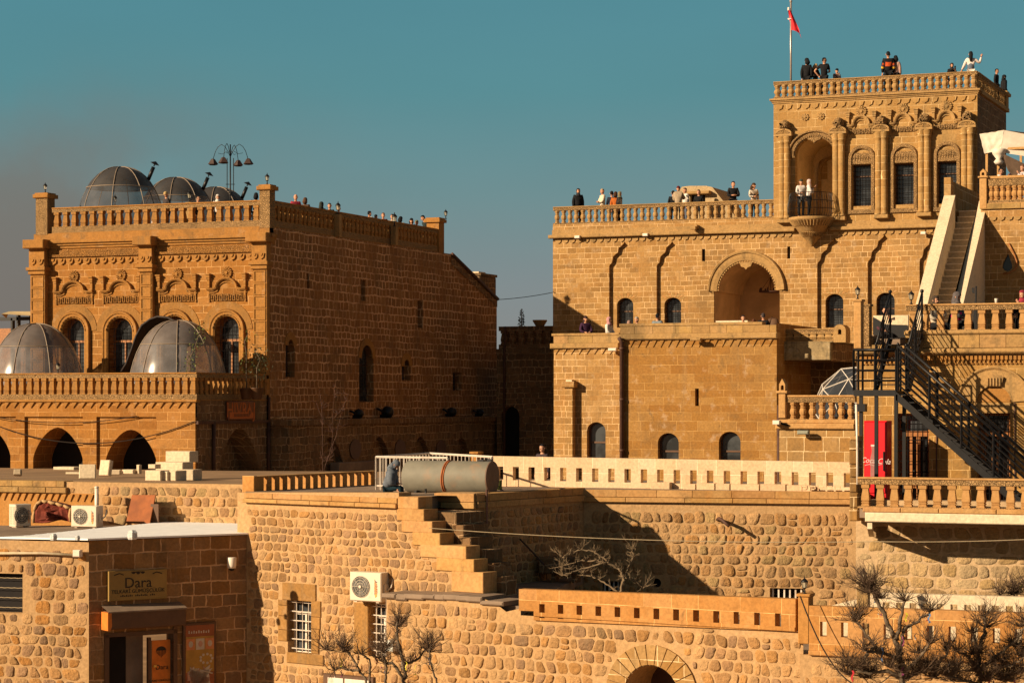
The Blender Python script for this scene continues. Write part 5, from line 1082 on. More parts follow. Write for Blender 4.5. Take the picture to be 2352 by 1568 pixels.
m = railing([(xL1, 0, zL), (xL0, 0, zL), (xL0, wd, zL), (xL1-.1, wd, zL)], hL, 2, None, 3, .022, .03, .03); obj('landing_railing', m, M_iron, ir, IF.M)
# upper flight (towards the house)
yb = GF.o.y-IF.o.y+0.0; yb = (IF.M.inverted() @ GF.W(gX(2040), -.1, 0)).y; zU = gZ(775); xu0, xu1 = iX(1992), iX(2068, 0)
n_ = 8; m = MB()
for i in range(n_):
    f_ = i/n_; m.box(xu0, xu1, wd+(yb-wd)*f_, wd+(yb-wd)*(f_+.8/n_)+.05, zL+(zU-zL)*(f_+1/n_)-.03, zL+(zU-zL)*(f_+1/n_))
for x_ in (xu0, xu1): m.tube([(x_, wd-.05, zL), (x_, yb, zU-.02)], .07, 4)
obj('upper_steps', m, M_iron, ir, IF.M)
hU = .95; m = MB()
for x_ in (xu0, xu1):
    m.join(railing([(x_, wd, zL), (x_, yb, zU)], hU+.25, 2, None, 5, .014, .03, .03)); zt = zU+hU+.25; m.lathe([(.02, zt), (.05, zt+.03), (.05, zt+.08), (.0, zt+.11)], x_, yb, 8)
    m.lathe([(.02, zL+hU+.25), (.04, zL+hU+.28), (.0, zL+hU+.34)], x_, wd, 8)
obj('upper_railing', m, M_iron, ir, IF.M)
# long flight to the right
dxl = iX(2283)-xL1; xe = iX(2400); kz = (zL-IF.Z(2283, 1096))/dxl; xe = xL1+(zL-zLow)/kz; n_ = 15; m = MB()
for y_ in (.0, wd): m.box(0, 0, 0, 0, 0, 0) if False else m.add([(xL1, y_-.025, zL-.02), (xe, y_-.025, zLow-.02), (xe, y_+.025, zLow-.02), (xL1, y_+.025, zL-.02), (xL1, y_-.025, zL-.24), (xe, y_-.025, zLow-.24), (xe, y_+.025, zLow-.24), (xL1, y_+.025, zL-.24)], [(0, 1, 2, 3), (4, 7, 6, 5), (0, 4, 5, 1), (3, 2, 6, 7), (0, 3, 7, 4), (1, 5, 6, 2)])
for i in range(n_): f_ = (i+.5)/n_; xx = xL1+(xe-xL1)*f_; zz = zL+(zLow-zL)*f_; m.box(xx-.13, xx+.13, .03, wd-.03, zz-.03, zz)
obj('lower_steps', m, M_iron, ir, IF.M)
m = MB()
for y_ in (.0, wd): m.join(railing([(xL1+.05, y_, zL), (xe, y_, zLow)], 1.15, 4, None, 6, .022, .04, .035)); zt = zL+1.15; m.lathe([(.02, zt), (.05, zt+.04), (.0, zt+.1)], xL1+.05, y_, 6)
obj('lower_railing', m, M_iron, ir, IF.M)
# drink cooler
VF = Fr(1984, 59.9, 22); vx0, vx1 = VF.X(1984), VF.X(2037); vz1 = VF.Z(2010, 966); zfl = 5.36
vm = thing('drink_cooler', 'tall bright red drinks cooler under the landing of the black staircase', 'cooler', VF.W(vx0, 0, zfl)); M_red = plain('cooler_red', (.62, .008, .016), .35, 0, .05, 3, .5)
m = MB(); m.bbox(vx0, vx1, 0, .60, zfl, vz1, .03); obj('cabinet', m, M_red, vm, VF.M)
m = MB(); m.bbox(vx0+.03, vx1-.03, -.03, .0, zfl+.2, vz1-.03, .02); obj('door', m, M_red, vm, VF.M)
M_dec = plain('cooler_print', (.62, .50, .46), .5); m = MB(); cxv = (vx0+vx1)/2; zc4 = VF.Z(2010, 1058)
tm = textmb('Coca-Cola', .20, .002, .35, .92); m.join(tm, Matrix.Translation((cxv+.01, -.036, zc4)) @ Matrix.Rotation(.06, 4, 'Y'), 0)
m.tube([(cxv-.27, -.035, zc4-.12), (cxv-.15, -.035, zc4-.09), (cxv, -.035, zc4-.13), (cxv+.2, -.035, zc4-.08)], .008, 4)
B = [(.045, 0), (.045, .05), (.035, .10), (.045, .2), (.075, .34), (.085, .48), (.07, .62), (.075, .75), (.07, .9)]; zt = VF.Z(2010, 1025)
m.prism([(cxv-.05+w_, zt-h_*.9) for w_, h_ in B]+[(cxv-.05-w_, zt-h_*.9) for w_, h_ in B[::-1]], -.034, -.031, 1); m.box(cxv-.11, cxv+.01, -.036, -.031, zt+.004, zt+.05, 0)
obj('lettering', m, [M_dec, plain('cooler_bottle', (.32, .12, .11), .5)], vm, VF.M)
m = MB(); m.bbox(vx1-.09, vx1-.05, -.08, -.03, zfl+.8, zfl+1.3, .01); obj('handle', m, M_iron, vm, VF.M)
# ================================================================== LOWER RIGHT TERRACE balcony
HFb = Fr(1975, 56, 22); bl = thing('projecting_balcony', 'stone balcony on a pale projecting slab with stout balusters at the lower right', 'balcony', HFb.o); hX = HFb.X; hZ = lambda v: HFb.Z(2150, v); j0, j1 = hX(1970), hX(2440)
balustrade(bl, HFb, j0, j1, hZ(1166), hZ(1097), 14, M_cop, M_carve, 'square', .24, 0, .24, .02, .20)
m = MB(); blocks(m, hX(1984), j1, hZ(1178), hZ(1166)-.002, -.14, .4, 1.3, 21, b=.02); obj('base_course', m, M_cop, bl, HFb.M)
m = MB(); m.bbox(hX(1990), j1, -.16, 2.2, hZ(1200), hZ(1178)-.001, .02); m.add([HFb.p(1992, 1200, -.1), HFb.p(2003, 1200, -.1), HFb.p(2003, 1200, 1.4), HFb.p(1992, 1200, 1.4)]+[HFb.p(1992, 1214, -.1), HFb.p(2003, 1214, -.1), HFb.p(2008, 1232, 1.4), HFb.p(1996, 1232, 1.4)], [(0, 1, 5, 4), (1, 2, 6, 5), (2, 3, 7, 6), (3, 0, 4, 7), (4, 5, 6, 7)]); obj('slab', m, M_white, bl, HFb.M)
m = MB(); m.slab([(HFb.W(j0, .2, 0).x, HFb.W(j0, .2, 0).y), (HFb.W(j1, .2, 0).x, HFb.W(j1, .2, 0).y), (HFb.W(j1, 8, 0).x, HFb.W(j1, 8, 0).y), (HFb.W(j0, 8, 0).x, HFb.W(j0, 8, 0).y)], 5.1, 5.35); obj('floor', m, M_roof, bl)
# quoin pier at its left end
QF = Fr(1960, 57, 22); qp = thing('quoin_pier', 'rough pier of weathered quoin stones with a pale pipe left of the projecting balcony', 'pier', QF.o); m = MB(); z = QF.Z(1960, 1196); top = QF.Z(1960, 1000); i = 0; r = random.Random(5)
while z < top:
    h_ = r.uniform(.22, .4); k = r.uniform(.6, 1.05); m.bbox(QF.X(1953)-r.uniform(0, .03), QF.X(1969)+r.uniform(0, .03), -r.uniform(0, .05), .5, z, min(top, z+h_)-.01, .03, 0, (k, k*.98, k*.95)); z += h_
obj('shaft', m, M_mw, qp, QF.M); m = MB(); m.tube([QF.p(1969.5, 1112, -.1), QF.p(1969, 1020, -.1), QF.p(1966.5, 928, -.1)], .03, 6); obj('pipe', m, M_whitep, qp, QF.M)
# ================================================================== TERRACE LEVEL behind the stepped wall
ZT = 5.72
# walls: stepped wall SW, shop SH, return wall RT, big rubble wall UW
SWf = Fr(565, 56.3, 38); RTf = Fr(1090, 55.2, -56); UWf = Fr(1340, 59.3, 13.5); LWf = Fr(888, 52.2, 32); SHf = Fr(204, 54, -33); SH2 = Fr(204, 54, 16)
def wxy(f, u, y=0): v = f.W(f.X(u, y), y, 0); return (v.x, v.y)
fl_ = MB()
def ground_poly(pts, z, t=.2): fl_.slab([(p[0], p[1]) for p in pts], z-t, z)
A1 = wxy(SWf, 565, .3); A2 = wxy(SWf, 915, .3); A3 = wxy(RTf, 1090, .3); A4 = wxy(RTf, 1340, .0); A5 = wxy(UWf, 1965, .3)
far1 = atD(1990, 920, 64); far0 = atD(560, 920, 70)
A2b = (A2[0]+.2, A2[1]+1.2)
pts = [A1, A2, A2b, (A3[0]-.9, A3[1]+.9), (A3[0]-.9, A3[1]+.05), A3, A4, A5, (far1.x, far1.y), (far0.x, far0.y)]
# (upper courtyard floor)
ground_poly(pts, ZT-.04, .3)
tf = struct('courtyard_floor', fl_, M_roof)
# stepped wall --------------------------------------------------
sw_ = thing('stepped_wall', 'rubble stone wall whose top steps down to the right like a staircase', 'wall', SWf.o)
sp = lambda u, v, y=0: (lambda q: (q.x, q.z))(SWf.p(u, v, y))
steps = [(565, 1131), (916, 1131), (916, 1141), (963, 1141), (963, 1169), (976, 1169), (976, 1197), (995, 1197), (995, 1224), (1013, 1224), (1013, 1254), (1073, 1254), (1073, 1284), (1091, 1284), (1091, 1314), (1112, 1314)]
# heights measured at their own depth
OUT = [sp(u, v) for u, v in steps]; zbot = 0.0
poly = [(OUT[0][0]-.3, zbot), (OUT[-1][0], zbot)]+OUT[::-1]; poly[-1] = (OUT[0][0]-.3, OUT[0][1])
wA = [sp(u, v) for u, v in ((661, 1500), (716, 1500), (716, 1375), (661, 1375))]; wB = [sp(u, v) for u, v in ((847, 1505), (892, 1505), (892, 1385), (847, 1385))]
def squ(P): xs = [p[0] for p in P]; zs = [p[1] for p in P]; return rectp(min(xs), max(xs), min(zs), sum(sorted(zs)[-2:])/2)
wA, wB = squ(wA), squ(wB)
m = MB(); m.sheet(poly, [wA, wB], 0, .35); n_ = len(poly); m.add([(a, 0, b) for a, b in poly]+[(a, .45, b) for a, b in poly], [(i, (i+1) % n_, n_+(i+1) % n_, n_+i) for i in range(1, n_)]); obj('mortar_face', m, M_mort, sw_, SWf.M)
lowp = [sp(u, v) for u, v in ((566, 1166), (915, 1166), (930, 1195), (960, 1215), (985, 1245), (1005, 1275), (1020, 1300), (1045, 1330), (1075, 1362))]; rp = [(lowp[0][0], zbot), (lowp[-1][0], zbot)]+lowp[::-1]
LB_ = [sp(u, v) for u, v in ((650, 1376), (727, 1376), (727, 1339), (650, 1339))]; LB_ = squ(LB_); JB = squ([sp(u, v) for u, v in ((815, 1500), (848, 1500), (848, 1384), (815, 1384))]); SB_ = squ([sp(u, v) for u, v in ((660, 1520), (745, 1520), (745, 1500), (660, 1500))]); JC = squ([sp(u, v) for u, v in ((716, 1500), (735, 1500), (735, 1376), (716, 1376))]); JD = squ([sp(u, v) for u, v in ((640, 1470), (661, 1470), (661, 1376), (640, 1376))])
obj('rubble_stones', rubble(rp, [wA, wB, LB_, JB, SB_, JC, JD], .30, .245, .055, .035, PAL, 11), M_rub, sw_, SWf.M)
m = MB(); x0_, x1_ = OUT[0][0], OUT[1][0]; zt = OUT[0][1]; z2 = SWf.Z(740, 1149.5); z3 = SWf.Z(740, 1160)
blocks(m, x0_, x1_, z2, zt+.001, -.07, .4, .75, 2, var=.16); blocks(m, x0_-.02, x1_, z3, z2-.003, -.12, .4, .9, 4, b=.012, var=.12); obj('coping', m, M_cop, sw_, SWf.M)
m = MB(); r = random.Random(3); lv = [(963, 1141, 1169, 916), (976, 1169, 1197, 914), (995, 1197, 1224, 925), (1013, 1224, 1254, 950), (1073, 1254, 1284, 968), (1091, 1284, 1314, 1005), (1112, 1314, 1362, 1040)]
for (ur_, va, vb, ul) in lv:
    xr_ = SWf.X(ur_); xl_ = SWf.X(ul); z1_ = SWf.Z(ur_, va); z0_ = SWf.Z(ur_, vb); blocks(m, xl_, xr_+.012, z0_, z1_+.004, -.05, .46, 1.0, int(ur_), b=.012, var=.1)
obj('step_blocks', m, M_cop, sw_, SWf.M)
m = MB()
for P in (LB_, JB, SB_): k = r.uniform(.85, 1.05); m.bbox(P[0][0], P[1][0]-.004, -.04, .3, P[0][1], P[2][1]-.003, .015, 0, (k, k, k))
for P in (JC, JD):
    z = P[0][1]
    while z < P[2][1]-.05: hh2 = min(r.uniform(.25, .42), P[2][1]-z); k = r.uniform(.8, 1.05); m.bbox(P[0][0]+.003, P[1][0]+r.uniform(-.03, .08)*(P is JC), -.035, .2, z+.004, z+hh2-.004, .012, 0, (k, k, k)); z += hh2
obj('window_surround', m, stone('ochre_jamb', (.52, .27, .085), .35, .4, seed=61), sw_, SWf.M)
for P in (wA, wB): window(sw_, SWf, P, .26, M_glass, M_whitep, M_whitep, (3, 6), 1, (.73,), .06, -.16, .013)
# stones at the head of the stairs and the corner block
CNf = Fr(1090, 55.2, 24); cnr = thing('corner_block', 'low block of dressed coping and weathered rubble right of the top of the stepped wall', 'wall', CNf.o); cX2 = CNf.X
ca_, cb3 = cX2(1000), 0.0
m = MB(); m.box(ca_, cb3-.001, .02, .9, 3.2, CNf.Z(1050, 1131)-.01); obj('mortar_face', m, M_mort, cnr, CNf.M)
m = MB(); blocks(m, cX2(1000), .02, CNf.Z(1045, 1152), CNf.Z(1045, 1132), -.07, .45, .75, 6); blocks(m, cX2(1016), .04, CNf.Z(1045, 1167), CNf.Z(1045, 1152)-.002, -.11, .45, 1.1, 7, b=.012); obj('coping', m, M_cop, cnr, CNf.M)
obj('rubble_stones', rubble([(ca_+.4, 3.6), (cb3, 3.6), (cb3, CNf.Z(1045, 1170)), (ca_+.1, CNf.Z(1045, 1170))], [], .34, .26, .08, .03, PAL, 17), M_rub, cnr, CNf.M)
m = MB()
for i in range(7): f_ = i/6; m.box(cX2(975)+f_*.9, cX2(1030)+f_*.9, .3-f_*.5, 1.2-f_*.5, 3.2, 5.45-f_*.30) if False else None
# flight of steps between stepped wall and corner block
sf = thing('stone_steps', 'worn stone steps in shade hidden behind the stepped wall', 'steps', SWf.W(SWf.X(980), 1, 4.5)); m = MB()
for k, (u0_, u1_, v_) in enumerate(((945, 1000, 1172), (960, 1016, 1200), (985, 1032, 1228), (1005, 1060, 1256), (1035, 1085, 1286), (1060, 1105, 1316))): q0 = SWf.X(u0_); q1 = SWf.X(u1_)+.25; zt = SWf.Z((u0_+u1_)/2, v_, .8); m.bbox(q0, q1, .46, 1.5-.1*k, zt-.45, zt, .015)
obj('treads', m, M_shade, sf, SWf.M)
# return wall in shade ------------------------------------------
rt = thing('shaded_return_wall', 'shaded rubble wall running back from the tank terrace to the big rubble wall', 'wall', RTf.o); x1_ = RTf.X(1340); ztp = RTf.Z(1200, 1127.5)
m = MB(); m.box(0, x1_, .0, .35, 2, ztp-.01); obj('mortar_face', m, M_mort, rt, RTf.M)
m = MB(); blocks(m, .02, x1_, RTf.Z(1090, 1152), ztp, -.05, .36, .7, 12); blocks(m, .02, x1_, RTf.Z(1090, 1167), RTf.Z(1090, 1152)-.002, -.09, .36, .9, 13); obj('coping', m, M_cop, rt, RTf.M)
obj('rubble_stones', rubble(rectp(.02, x1_, 2.2, RTf.Z(1090, 1170)), [], .34, .27, .05, .04, PAL, 19), M_rub, rt, RTf.M)
m = MB(); q = RTf.X(1110); m.tube([(q, -.1, ztp+.1), (q, -.12, 3.4)], .03, 5); obj('pipe', m, M_pipe, rt, RTf.M)
# big rubble wall -------------------------------------------------
uw = thing('big_rubble_wall', 'big wall of rounded golden rubble stones crossed by a diagonal shadow', 'wall', UWf.o); x1_ = UWf.X(1966); zt = UWf.Z(1650, 1126); w1_ = squ([(lambda q: (q.x, q.z))(UWf.p(u, v)) for u, v in ((1768, 1376), (1846, 1376), (1846, 1350), (1768, 1350))]); w2_ = squ([(lambda q: (q.x, q.z))(UWf.p(u, v)) for u, v in ((1383, 1362), (1424, 1362), (1424, 1334), (1383, 1334))])
hc = UWf.p(1508, 1338); HOL = [(hc.x+.12*cos(pi*i/6), hc.z+.12*sin(pi*i/6)) for i in range(12)]
m = MB(); m.sheet(rectp(-.0, x1_, 1.5, zt-.005), [w1_, w2_, HOL], .0, .4); m.add([(0, 0, zt-.005), (x1_, 0, zt-.005), (x1_, .5, zt-.005), (0, .5, zt-.005)], [(0, 1, 2, 3)]); obj('mortar_face', m, M_mort, uw, UWf.M)
m = MB(); blocks(m, .0, x1_, UWf.Z(1650, 1143), zt, -.06, .5, .85, 22, var=.12); blocks(m, .0, x1_, UWf.Z(1650, 1155), UWf.Z(1650, 1143)-.003, -.11, .5, 1.2, 23, b=.012, var=.1); obj('coping', m, M_cop, uw, UWf.M)
obj('rubble_stones', rubble(rectp(.0, x1_-.05, 1.6, UWf.Z(1650, 1164)), [w1_, w2_, HOL], .37, .30, .075, .05, PAL[:3]+[PAL[6], PALP[1], PAL[4]], 29, var=.1), M_rub, uw, UWf.M)
m = MB(); m.prism(HOL, .3, .35); m.prism(w2_, .3, .36); m.prism(w1_, .36, .4); obj('opening', m, M_dark, uw, UWf.M)
m = MB()
for P, n_ in ((w1_, 6), (w2_, 4)):
    for i in range(n_): q = P[0][0]+(P[1][0]-P[0][0])*(i+.5)/n_; m.box(q-.02, q+.02, .08, .12, P[0][1], P[2][1])
obj('window_bars', m, M_whitep, uw, UWf.M)
t = thing('iron_spout', 'bent rusty iron spout sticking out of the big rubble wall', 'spout', UWf.W(UWf.X(1650), 0, 6)); m = MB(); m.tube([UWf.p(1648, 1193, 0), UWf.p(1651, 1190, -.25), UWf.p(1658, 1193, -.4), UWf.p(1674, 1207, -.55)], .045, 6); obj('pipe', m, M_pipe, t, UWf.M)
PWf = Fr(1965, 57.65, 20); pw = thing('pale_rubble_wall', 'pale wall of squared cream stones below the projecting balcony', 'wall', PWf.o); m = MB(); x1_ = PWf.X(2440); m.box(0, x1_, 0, .5, 1.5, PWf.Z(2150, 1150)); obj('mortar_face', m, M_mortP, pw, PWf.M)
obj('rubble_stones', rubble(rectp(.0, x1_, 1.6, PWf.Z(2150, 1196)), [], .50, .34, .05, .05, PALP, 31, var=.07, sq=4.5), M_rub, pw, PWf.M)
# pale slotted parapet behind the coping --------------------------
pa, pb = atD(1130, 920, 61.6), atD(1955, 920, 57.9); dirv = (pb-pa); ang = 22-math.degrees(math.atan2(dirv.y, dirv.x)); PPf = Fr(1130, 61.6, ang)
pp_ = thing('pale_slotted_parapet', 'long pale stone parapet with a row of small upright slots above the big rubble wall', 'parapet', PPf.o); x1_ = PPf.X(1955); zt = PPf.Z(1130, 1047); zt2 = PPf.Z(1955, 1061); zb_ = ZT-.05
SLO = []; xs0, xs1 = PPf.X(1149), PPf.X(1946)
for i in range(22):
    x_ = xs0+(xs1-xs0)*i/21; za = zt-.28-(zt-zt2)*x_/x1_; SLO.append(rectp(x_-.09, x_+.09, za-.36, za))
m = MB(); op = [(0, zb_), (x1_, zb_), (x1_, zt2), (0, zt)]; m.slots(op, SLO, 0, .22); m.slots(op, SLO, .22); m.add([(0, 0, zt), (x1_, 0, zt2), (x1_, .22, zt2), (0, .22, zt)], [(0, 1, 2, 3)]); m.add([(0, 0, zb_), (0, .22, zb_), (0, .22, zt), (0, 0, zt)], [(0, 1, 2, 3)]); obj('slab', m, M_palej, pp_, PPf.M)
m = MB(); r = random.Random(9); x_ = PPf.X(1500)
while x_ < x1_-.3:
    w_ = r.uniform(.3, .8); k = r.uniform(.8, 1.0)
    if r.random() < .8: m.bbox(x_, min(x1_, x_+w_), -.22, -.02, zb_+.0, zb_+.15+r.uniform(0, .04), .01, 0, (k, k, k))
    x_ += w_+.03
obj('loose_edge_blocks', m, M_pale, pp_, PPf.M)
m = MB(); x_ = PPf.X(1845)
while x_ < x1_-.25:
    for (a, b, c2, d2) in ((0, .16, .14, .12), (0, .02, .03, .14), (.06, .13, .07, .05), (.14, .16, .07, .12)): m.box(x_+a, x_+b, -.235, -.22, zb_+min(c2, d2), zb_+max(c2, d2)+.015)
    x_ += .22
obj('key_pattern', m, M_pale, pp_, PPf.M)
# dark slotted parapet on the left of the tank --------------------
LPf = Fr(583, 58, -59); lp = thing('shaded_slotted_parapet', 'orange slotted parapet in shade with sunlit slot edges left of the seated person', 'parapet', LPf.o); x1_ = LPf.X(866); zt = LPf.Z(720, 1087); zt_ = zt; SLO = []
for i in range(15): x_ = .42+(x1_-.5)*i/15; SLO.append(rectp(x_, x_+.17, zt-.50, zt-.035))
m = MB(); op = rectp(.12, x1_, ZT-.1, zt); m.slots(op, SLO, 0, .14); m.slots(op, SLO, .14); m.add([(0, 0, zt), (x1_, 0, zt), (x1_, .14, zt), (0, .14, zt)], [(0, 1, 2, 3)]); m.bbox(-.02, .12, -.02, .35, ZT-.4, zt+.01, .01); obj('slab', m, M_orgj, lp, LPf.M)
# tank ----------------------------------------------------------
Tf = Fr(919, 57.3, 24); tk = thing('metal_tank', 'large grey cylindrical metal tank with a rusty band lying on its side', 'tank', Tf.W(0, 0, ZT)); R0 = .41; Lk = Tf.X(1112); zc5 = Tf.Z(1000, 1096); M_tank = plain('tank_grey', (.17, .155, .12), .7, .0, .12, 3, .4, .15, (.28, .16, .09)); M_rust = plain('rust', (.30, .09, .025), .85, 0, .35, 6)
def lying(mb, prof, y0, zc, n=28, mi=0):
    vs = []; fs = []
    for x_, r_ in prof:
        for j in range(n): a_ = 2*pi*j/n; vs.append((x_, y0+r_*cos(a_), zc+r_*sin(a_)))
    k = len(prof)
    for i in range(k-1):
        for j in range(n): fs.append((i*n+j, i*n+(j+1) % n, (i+1)*n+(j+1) % n, (i+1)*n+j))
    mb.add(vs, fs, mi, None, True); mb.add([vs[j] for j in range(n)], [tuple(range(n))], mi); mb.add([vs[(k-1)*n+j] for j in range(n)], [tuple(range(n))], mi)
m = MB(); lying(m, [(0, R0*.93), (.06, R0), (Lk, R0)], .45, zc5); obj('shell', m, M_tank, tk, Tf.M)
m = MB(); lying(m, [(Lk+.001, R0*1.01), (Lk+.03, R0*1.01)], .45, zc5); obj('end_cap', m, plain('tank_end', (.13, .075, .05), .7, 0, .2, 4), tk, Tf.M)
m = MB(); xb_ = Tf.X(1012); m.tube([(xb_+.03*sin(2*pi*j/28), .45+(R0+.006)*cos(2*pi*j/28), zc5+(R0+.006)*sin(2*pi*j/28)) for j in range(28)], .022, 5, True); m.tube([(xb_+.05+.03*sin(2*pi*j/28), .45+(R0+.002)*cos(2*pi*j/28), zc5+(R0+.002)*sin(2*pi*j/28)) for j in range(28)], .02, 5, True); obj('rusty_band', m, M_rust, tk, Tf.M)
m = MB(); m.box(Lk-.35, Lk-.2, .38, .52, zc5+R0-.02, zc5+R0+.04); m.box(Lk-.1, Lk+.02, .38, .5, zc5+R0-.02, zc5+R0+.06); obj('filler_cap', m, M_iron, tk, Tf.M)
m = MB()
for x_ in (.35, Lk-.4): m.box(x_, x_+.06, .1, .8, ZT-.04, zc5-R0*.85)
m.tube([Tf.p(978, 1122, -.1), Tf.p(978, 1146, -.1), Tf.p(997, 1150, -.15)], .03, 5); obj('stand', m, M_iron, tk, Tf.M)
# white railing pen
rl = thing('white_railing', 'white painted metal railing around the grey tank', 'railing', Tf.W(0, 0, ZT)); hR = .87
cA, cB, cC, cD = atD(864, 920, 59), atD(1028, 920, 57.9), atD(1131, 920, 58.9), atD(986, 920, 63)
def wrail(a, b, n, h=hR, th=.028, posts=True):
    mb = MB(); a, b = Vector((a.x, a.y, ZT-.05)), Vector((b.x, b.y, ZT-.05)); mb.tube([a+Vector((0, 0, h)), b+Vector((0, 0, h))], th, 4); mb.tube([a+Vector((0, 0, .12)), b+Vector((0, 0, .12))], th*.7, 4)
    for i in range(n+1): p = a.lerp(b, i/n); e = i in (0, n); mb.tube([p, p+Vector((0, 0, h))], th if e else .013, 4)
    return mb
for a, b, n in ((cA, cB, 15), (cA, cD, 16), (cD, cC, 17), (cC, atD(1127, 920, 57.0), 5)): obj('railing_panel', wrail(a, b, n), M_whitep, rl)
p = onZ(1144.5, 1124, ZT-.04); t = thing('green_can', 'small mossy green can on the coping right of the white railing', 'can', p); m = MB(); m.lathe([(.10, 0), (.105, .02), (.095, .1), (.10, .2), (.105, .24), (.09, .25)], 0, 0, 12); obj('body', m, plain('moss_green', (.14, .15, .03), .8, 0, .3, 20), t, Matrix.Translation(p)); m = MB(); m.tube([(-.1, 0, .22), (-.06, 0, .34), (.06, 0, .34), (.1, 0, .22)], .008, 4); obj('handle', m, M_iron, t, Matrix.Translation(p))
# ================================================================== LOWER ROOF between the walls
fl2 = MB(); Bp = [wxy(LWf, 886, .2), wxy(LWf, 1195, .2), wxy(LWf, 1835, .3)]; w1b = wxy(UWf, 1966, 0); rtc = wxy(RTf, 1090, 0)
zr = 3.42
fl2.slab([Bp[0], Bp[1], A4, rtc, wxy(SWf, 1100, .45), wxy(SWf, 905, .0)], zr-.2, zr); fl2.slab([Bp[1], Bp[2], (w1b[0], w1b[1]+.1), A4], 2.3, 2.5); struct('lower_roof', fl2, M_roof)
p = onZ(1130, 1340, zr); t = thing('concrete_bench', 'dark concrete ledge on short legs lying in the shade behind the orange parapet', 'ledge', p); q0, q1 = onZ(1235, 1346, zr), onZ(1335, 1352, zr); hz = .34; m = MB(); f = Fr(1235, 57.2, 22); m.bbox(f.X(1236), f.X(1336), 0, .7, zr+.22, zr+.62, .03); m.box(f.X(1262), f.X(1268), .1, .5, zr, zr+.22); m.box(f.X(1310), f.X(1318), .1, .5, zr, zr+.22); obj('slab', m, M_shade, t, f.M)
p = onZ(1090, 1345, zr); t = thing('concrete_drum', 'grey half buried concrete drum at the foot of the stepped wall', 'drum', p); m = MB(); m.lathe([(.28, 0), (.30, .05), (.28, .2), (.15, .26)], 0, 0, 12); obj('body', m, M_roof, t, Matrix.Translation(atD(1122, 1352, 54)-Vector((0, 0, .05)))); m = MB(); m.lathe([(.1, .25), (.1, .3)], 0, 0, 8); obj('lid', m, M_roof, t, Matrix.Translation(atD(1122, 1352, 54)-Vector((0, 0, .05))))
# ================================================================== LOWER FRONT WALL with arch, orange parapet
lw = thing('lower_rubble_wall', 'foreground rubble wall with a round stone arch below the orange slotted parapet', 'wall', LWf.o); lq = lambda u, v: (lambda q: (q.x, q.z))(LWf.p(u, v))
x1_ = LWf.X(1845); AR = fw_arch(LWf, 1435.6, 1560, 1527, 1640, rise=(LWf.X(1560)-LWf.X(1435.6))*.46); xs = [q[0] for q in AR]; ac = (min(xs)+max(xs))/2; ar = (max(xs)-min(xs))/2; az = AR[1+12][1]-0; azs = max(q[1] for q in AR)-ar*.92
top = [lq(888, 1366), lq(985, 1368), lq(1060, 1371), lq(1110, 1374), lq(1135, 1383), lq(1150, 1394), lq(1163, 1404), lq(1180, 1400), lq(1196, 1396)]
zp = LWf.Z(1500, 1430); poly = [(0, 0), (x1_, 0), (x1_, zp), (top[-1][0], zp)]+top[::-1]
m = MB(); m.sheet(poly, [AR], 0, 1.2); m.add([(0, 0, 0), (0, .8, 0), (0, .8, top[0][1]), (0, 0, top[0][1])], [(0, 1, 2, 3)]); obj('mortar_face', m, M_mort, lw, LWf.M)
RING = [(ac+(ar+.50)*cos(pi*i/16), azs+(ar+.46)*sin(pi*i/16)) for i in range(17)]+[(ac-ar-.5, 0), (ac+ar+.5, 0)]
obj('rubble_stones', rubble([(a, b-.03 if i > 2 else b) for i, (a, b) in enumerate(poly)], [AR, RING], .33, .28, .065, .03, PAL, 41, var=.12), M_rub, lw, LWf.M)
m = MB(); nv = 13
for i in range(nv):
    a0 = pi*i/nv+.012; a1 = pi*(i+1)/nv-.012; k = rnd.uniform(.8, 1.05); P = [(ac+rr_*cos(a_), azs+rr_*.95*sin(a_)) for rr_, a_ in ((ar, a0), (ar+.45, a0), (ar+.45, a1), (ar, a1))]; m.prism(P, -.05, .5, 0, (k, k*.98, k*.95))
m.bbox(ac+ar, ac+ar+.45, -.05, .5, azs-1.2, azs-.01, .02); m.bbox(ac-ar-.45, ac-ar, -.05, .5, azs-1.2, azs-.01, .02); obj('arch_ring', m, M_mw, lw, LWf.M)
m = MB(); m.box(ac-ar-.3, ac+ar+.3, 1.15, 1.25, 0, 3.2); m.box(ac+.15, ac+.22, .8, .9, 0, azs+ar); obj('dark_inside', m, M_pipe, lw, LWf.M)
m = MB(); r = random.Random(8); pts2 = [(0, .02)]
xx = -.05
while xx < top[3][0]:
    w_ = r.uniform(.25, .6); zt = _topat([(p[0], p[1]) for p in top]+[(top[-1][0], 0), (0, 0)], min(max(xx+w_/2, .01), top[-1][0]-.01)); m.bbox(xx-.03, xx+w_+.03, -.06-r.uniform(0, .05), .9, zt-.06-r.uniform(0, .05), zt+.03+r.uniform(0, .02), .03); xx += w_
obj('screed_edge', m, M_roof, lw, LWf.M)
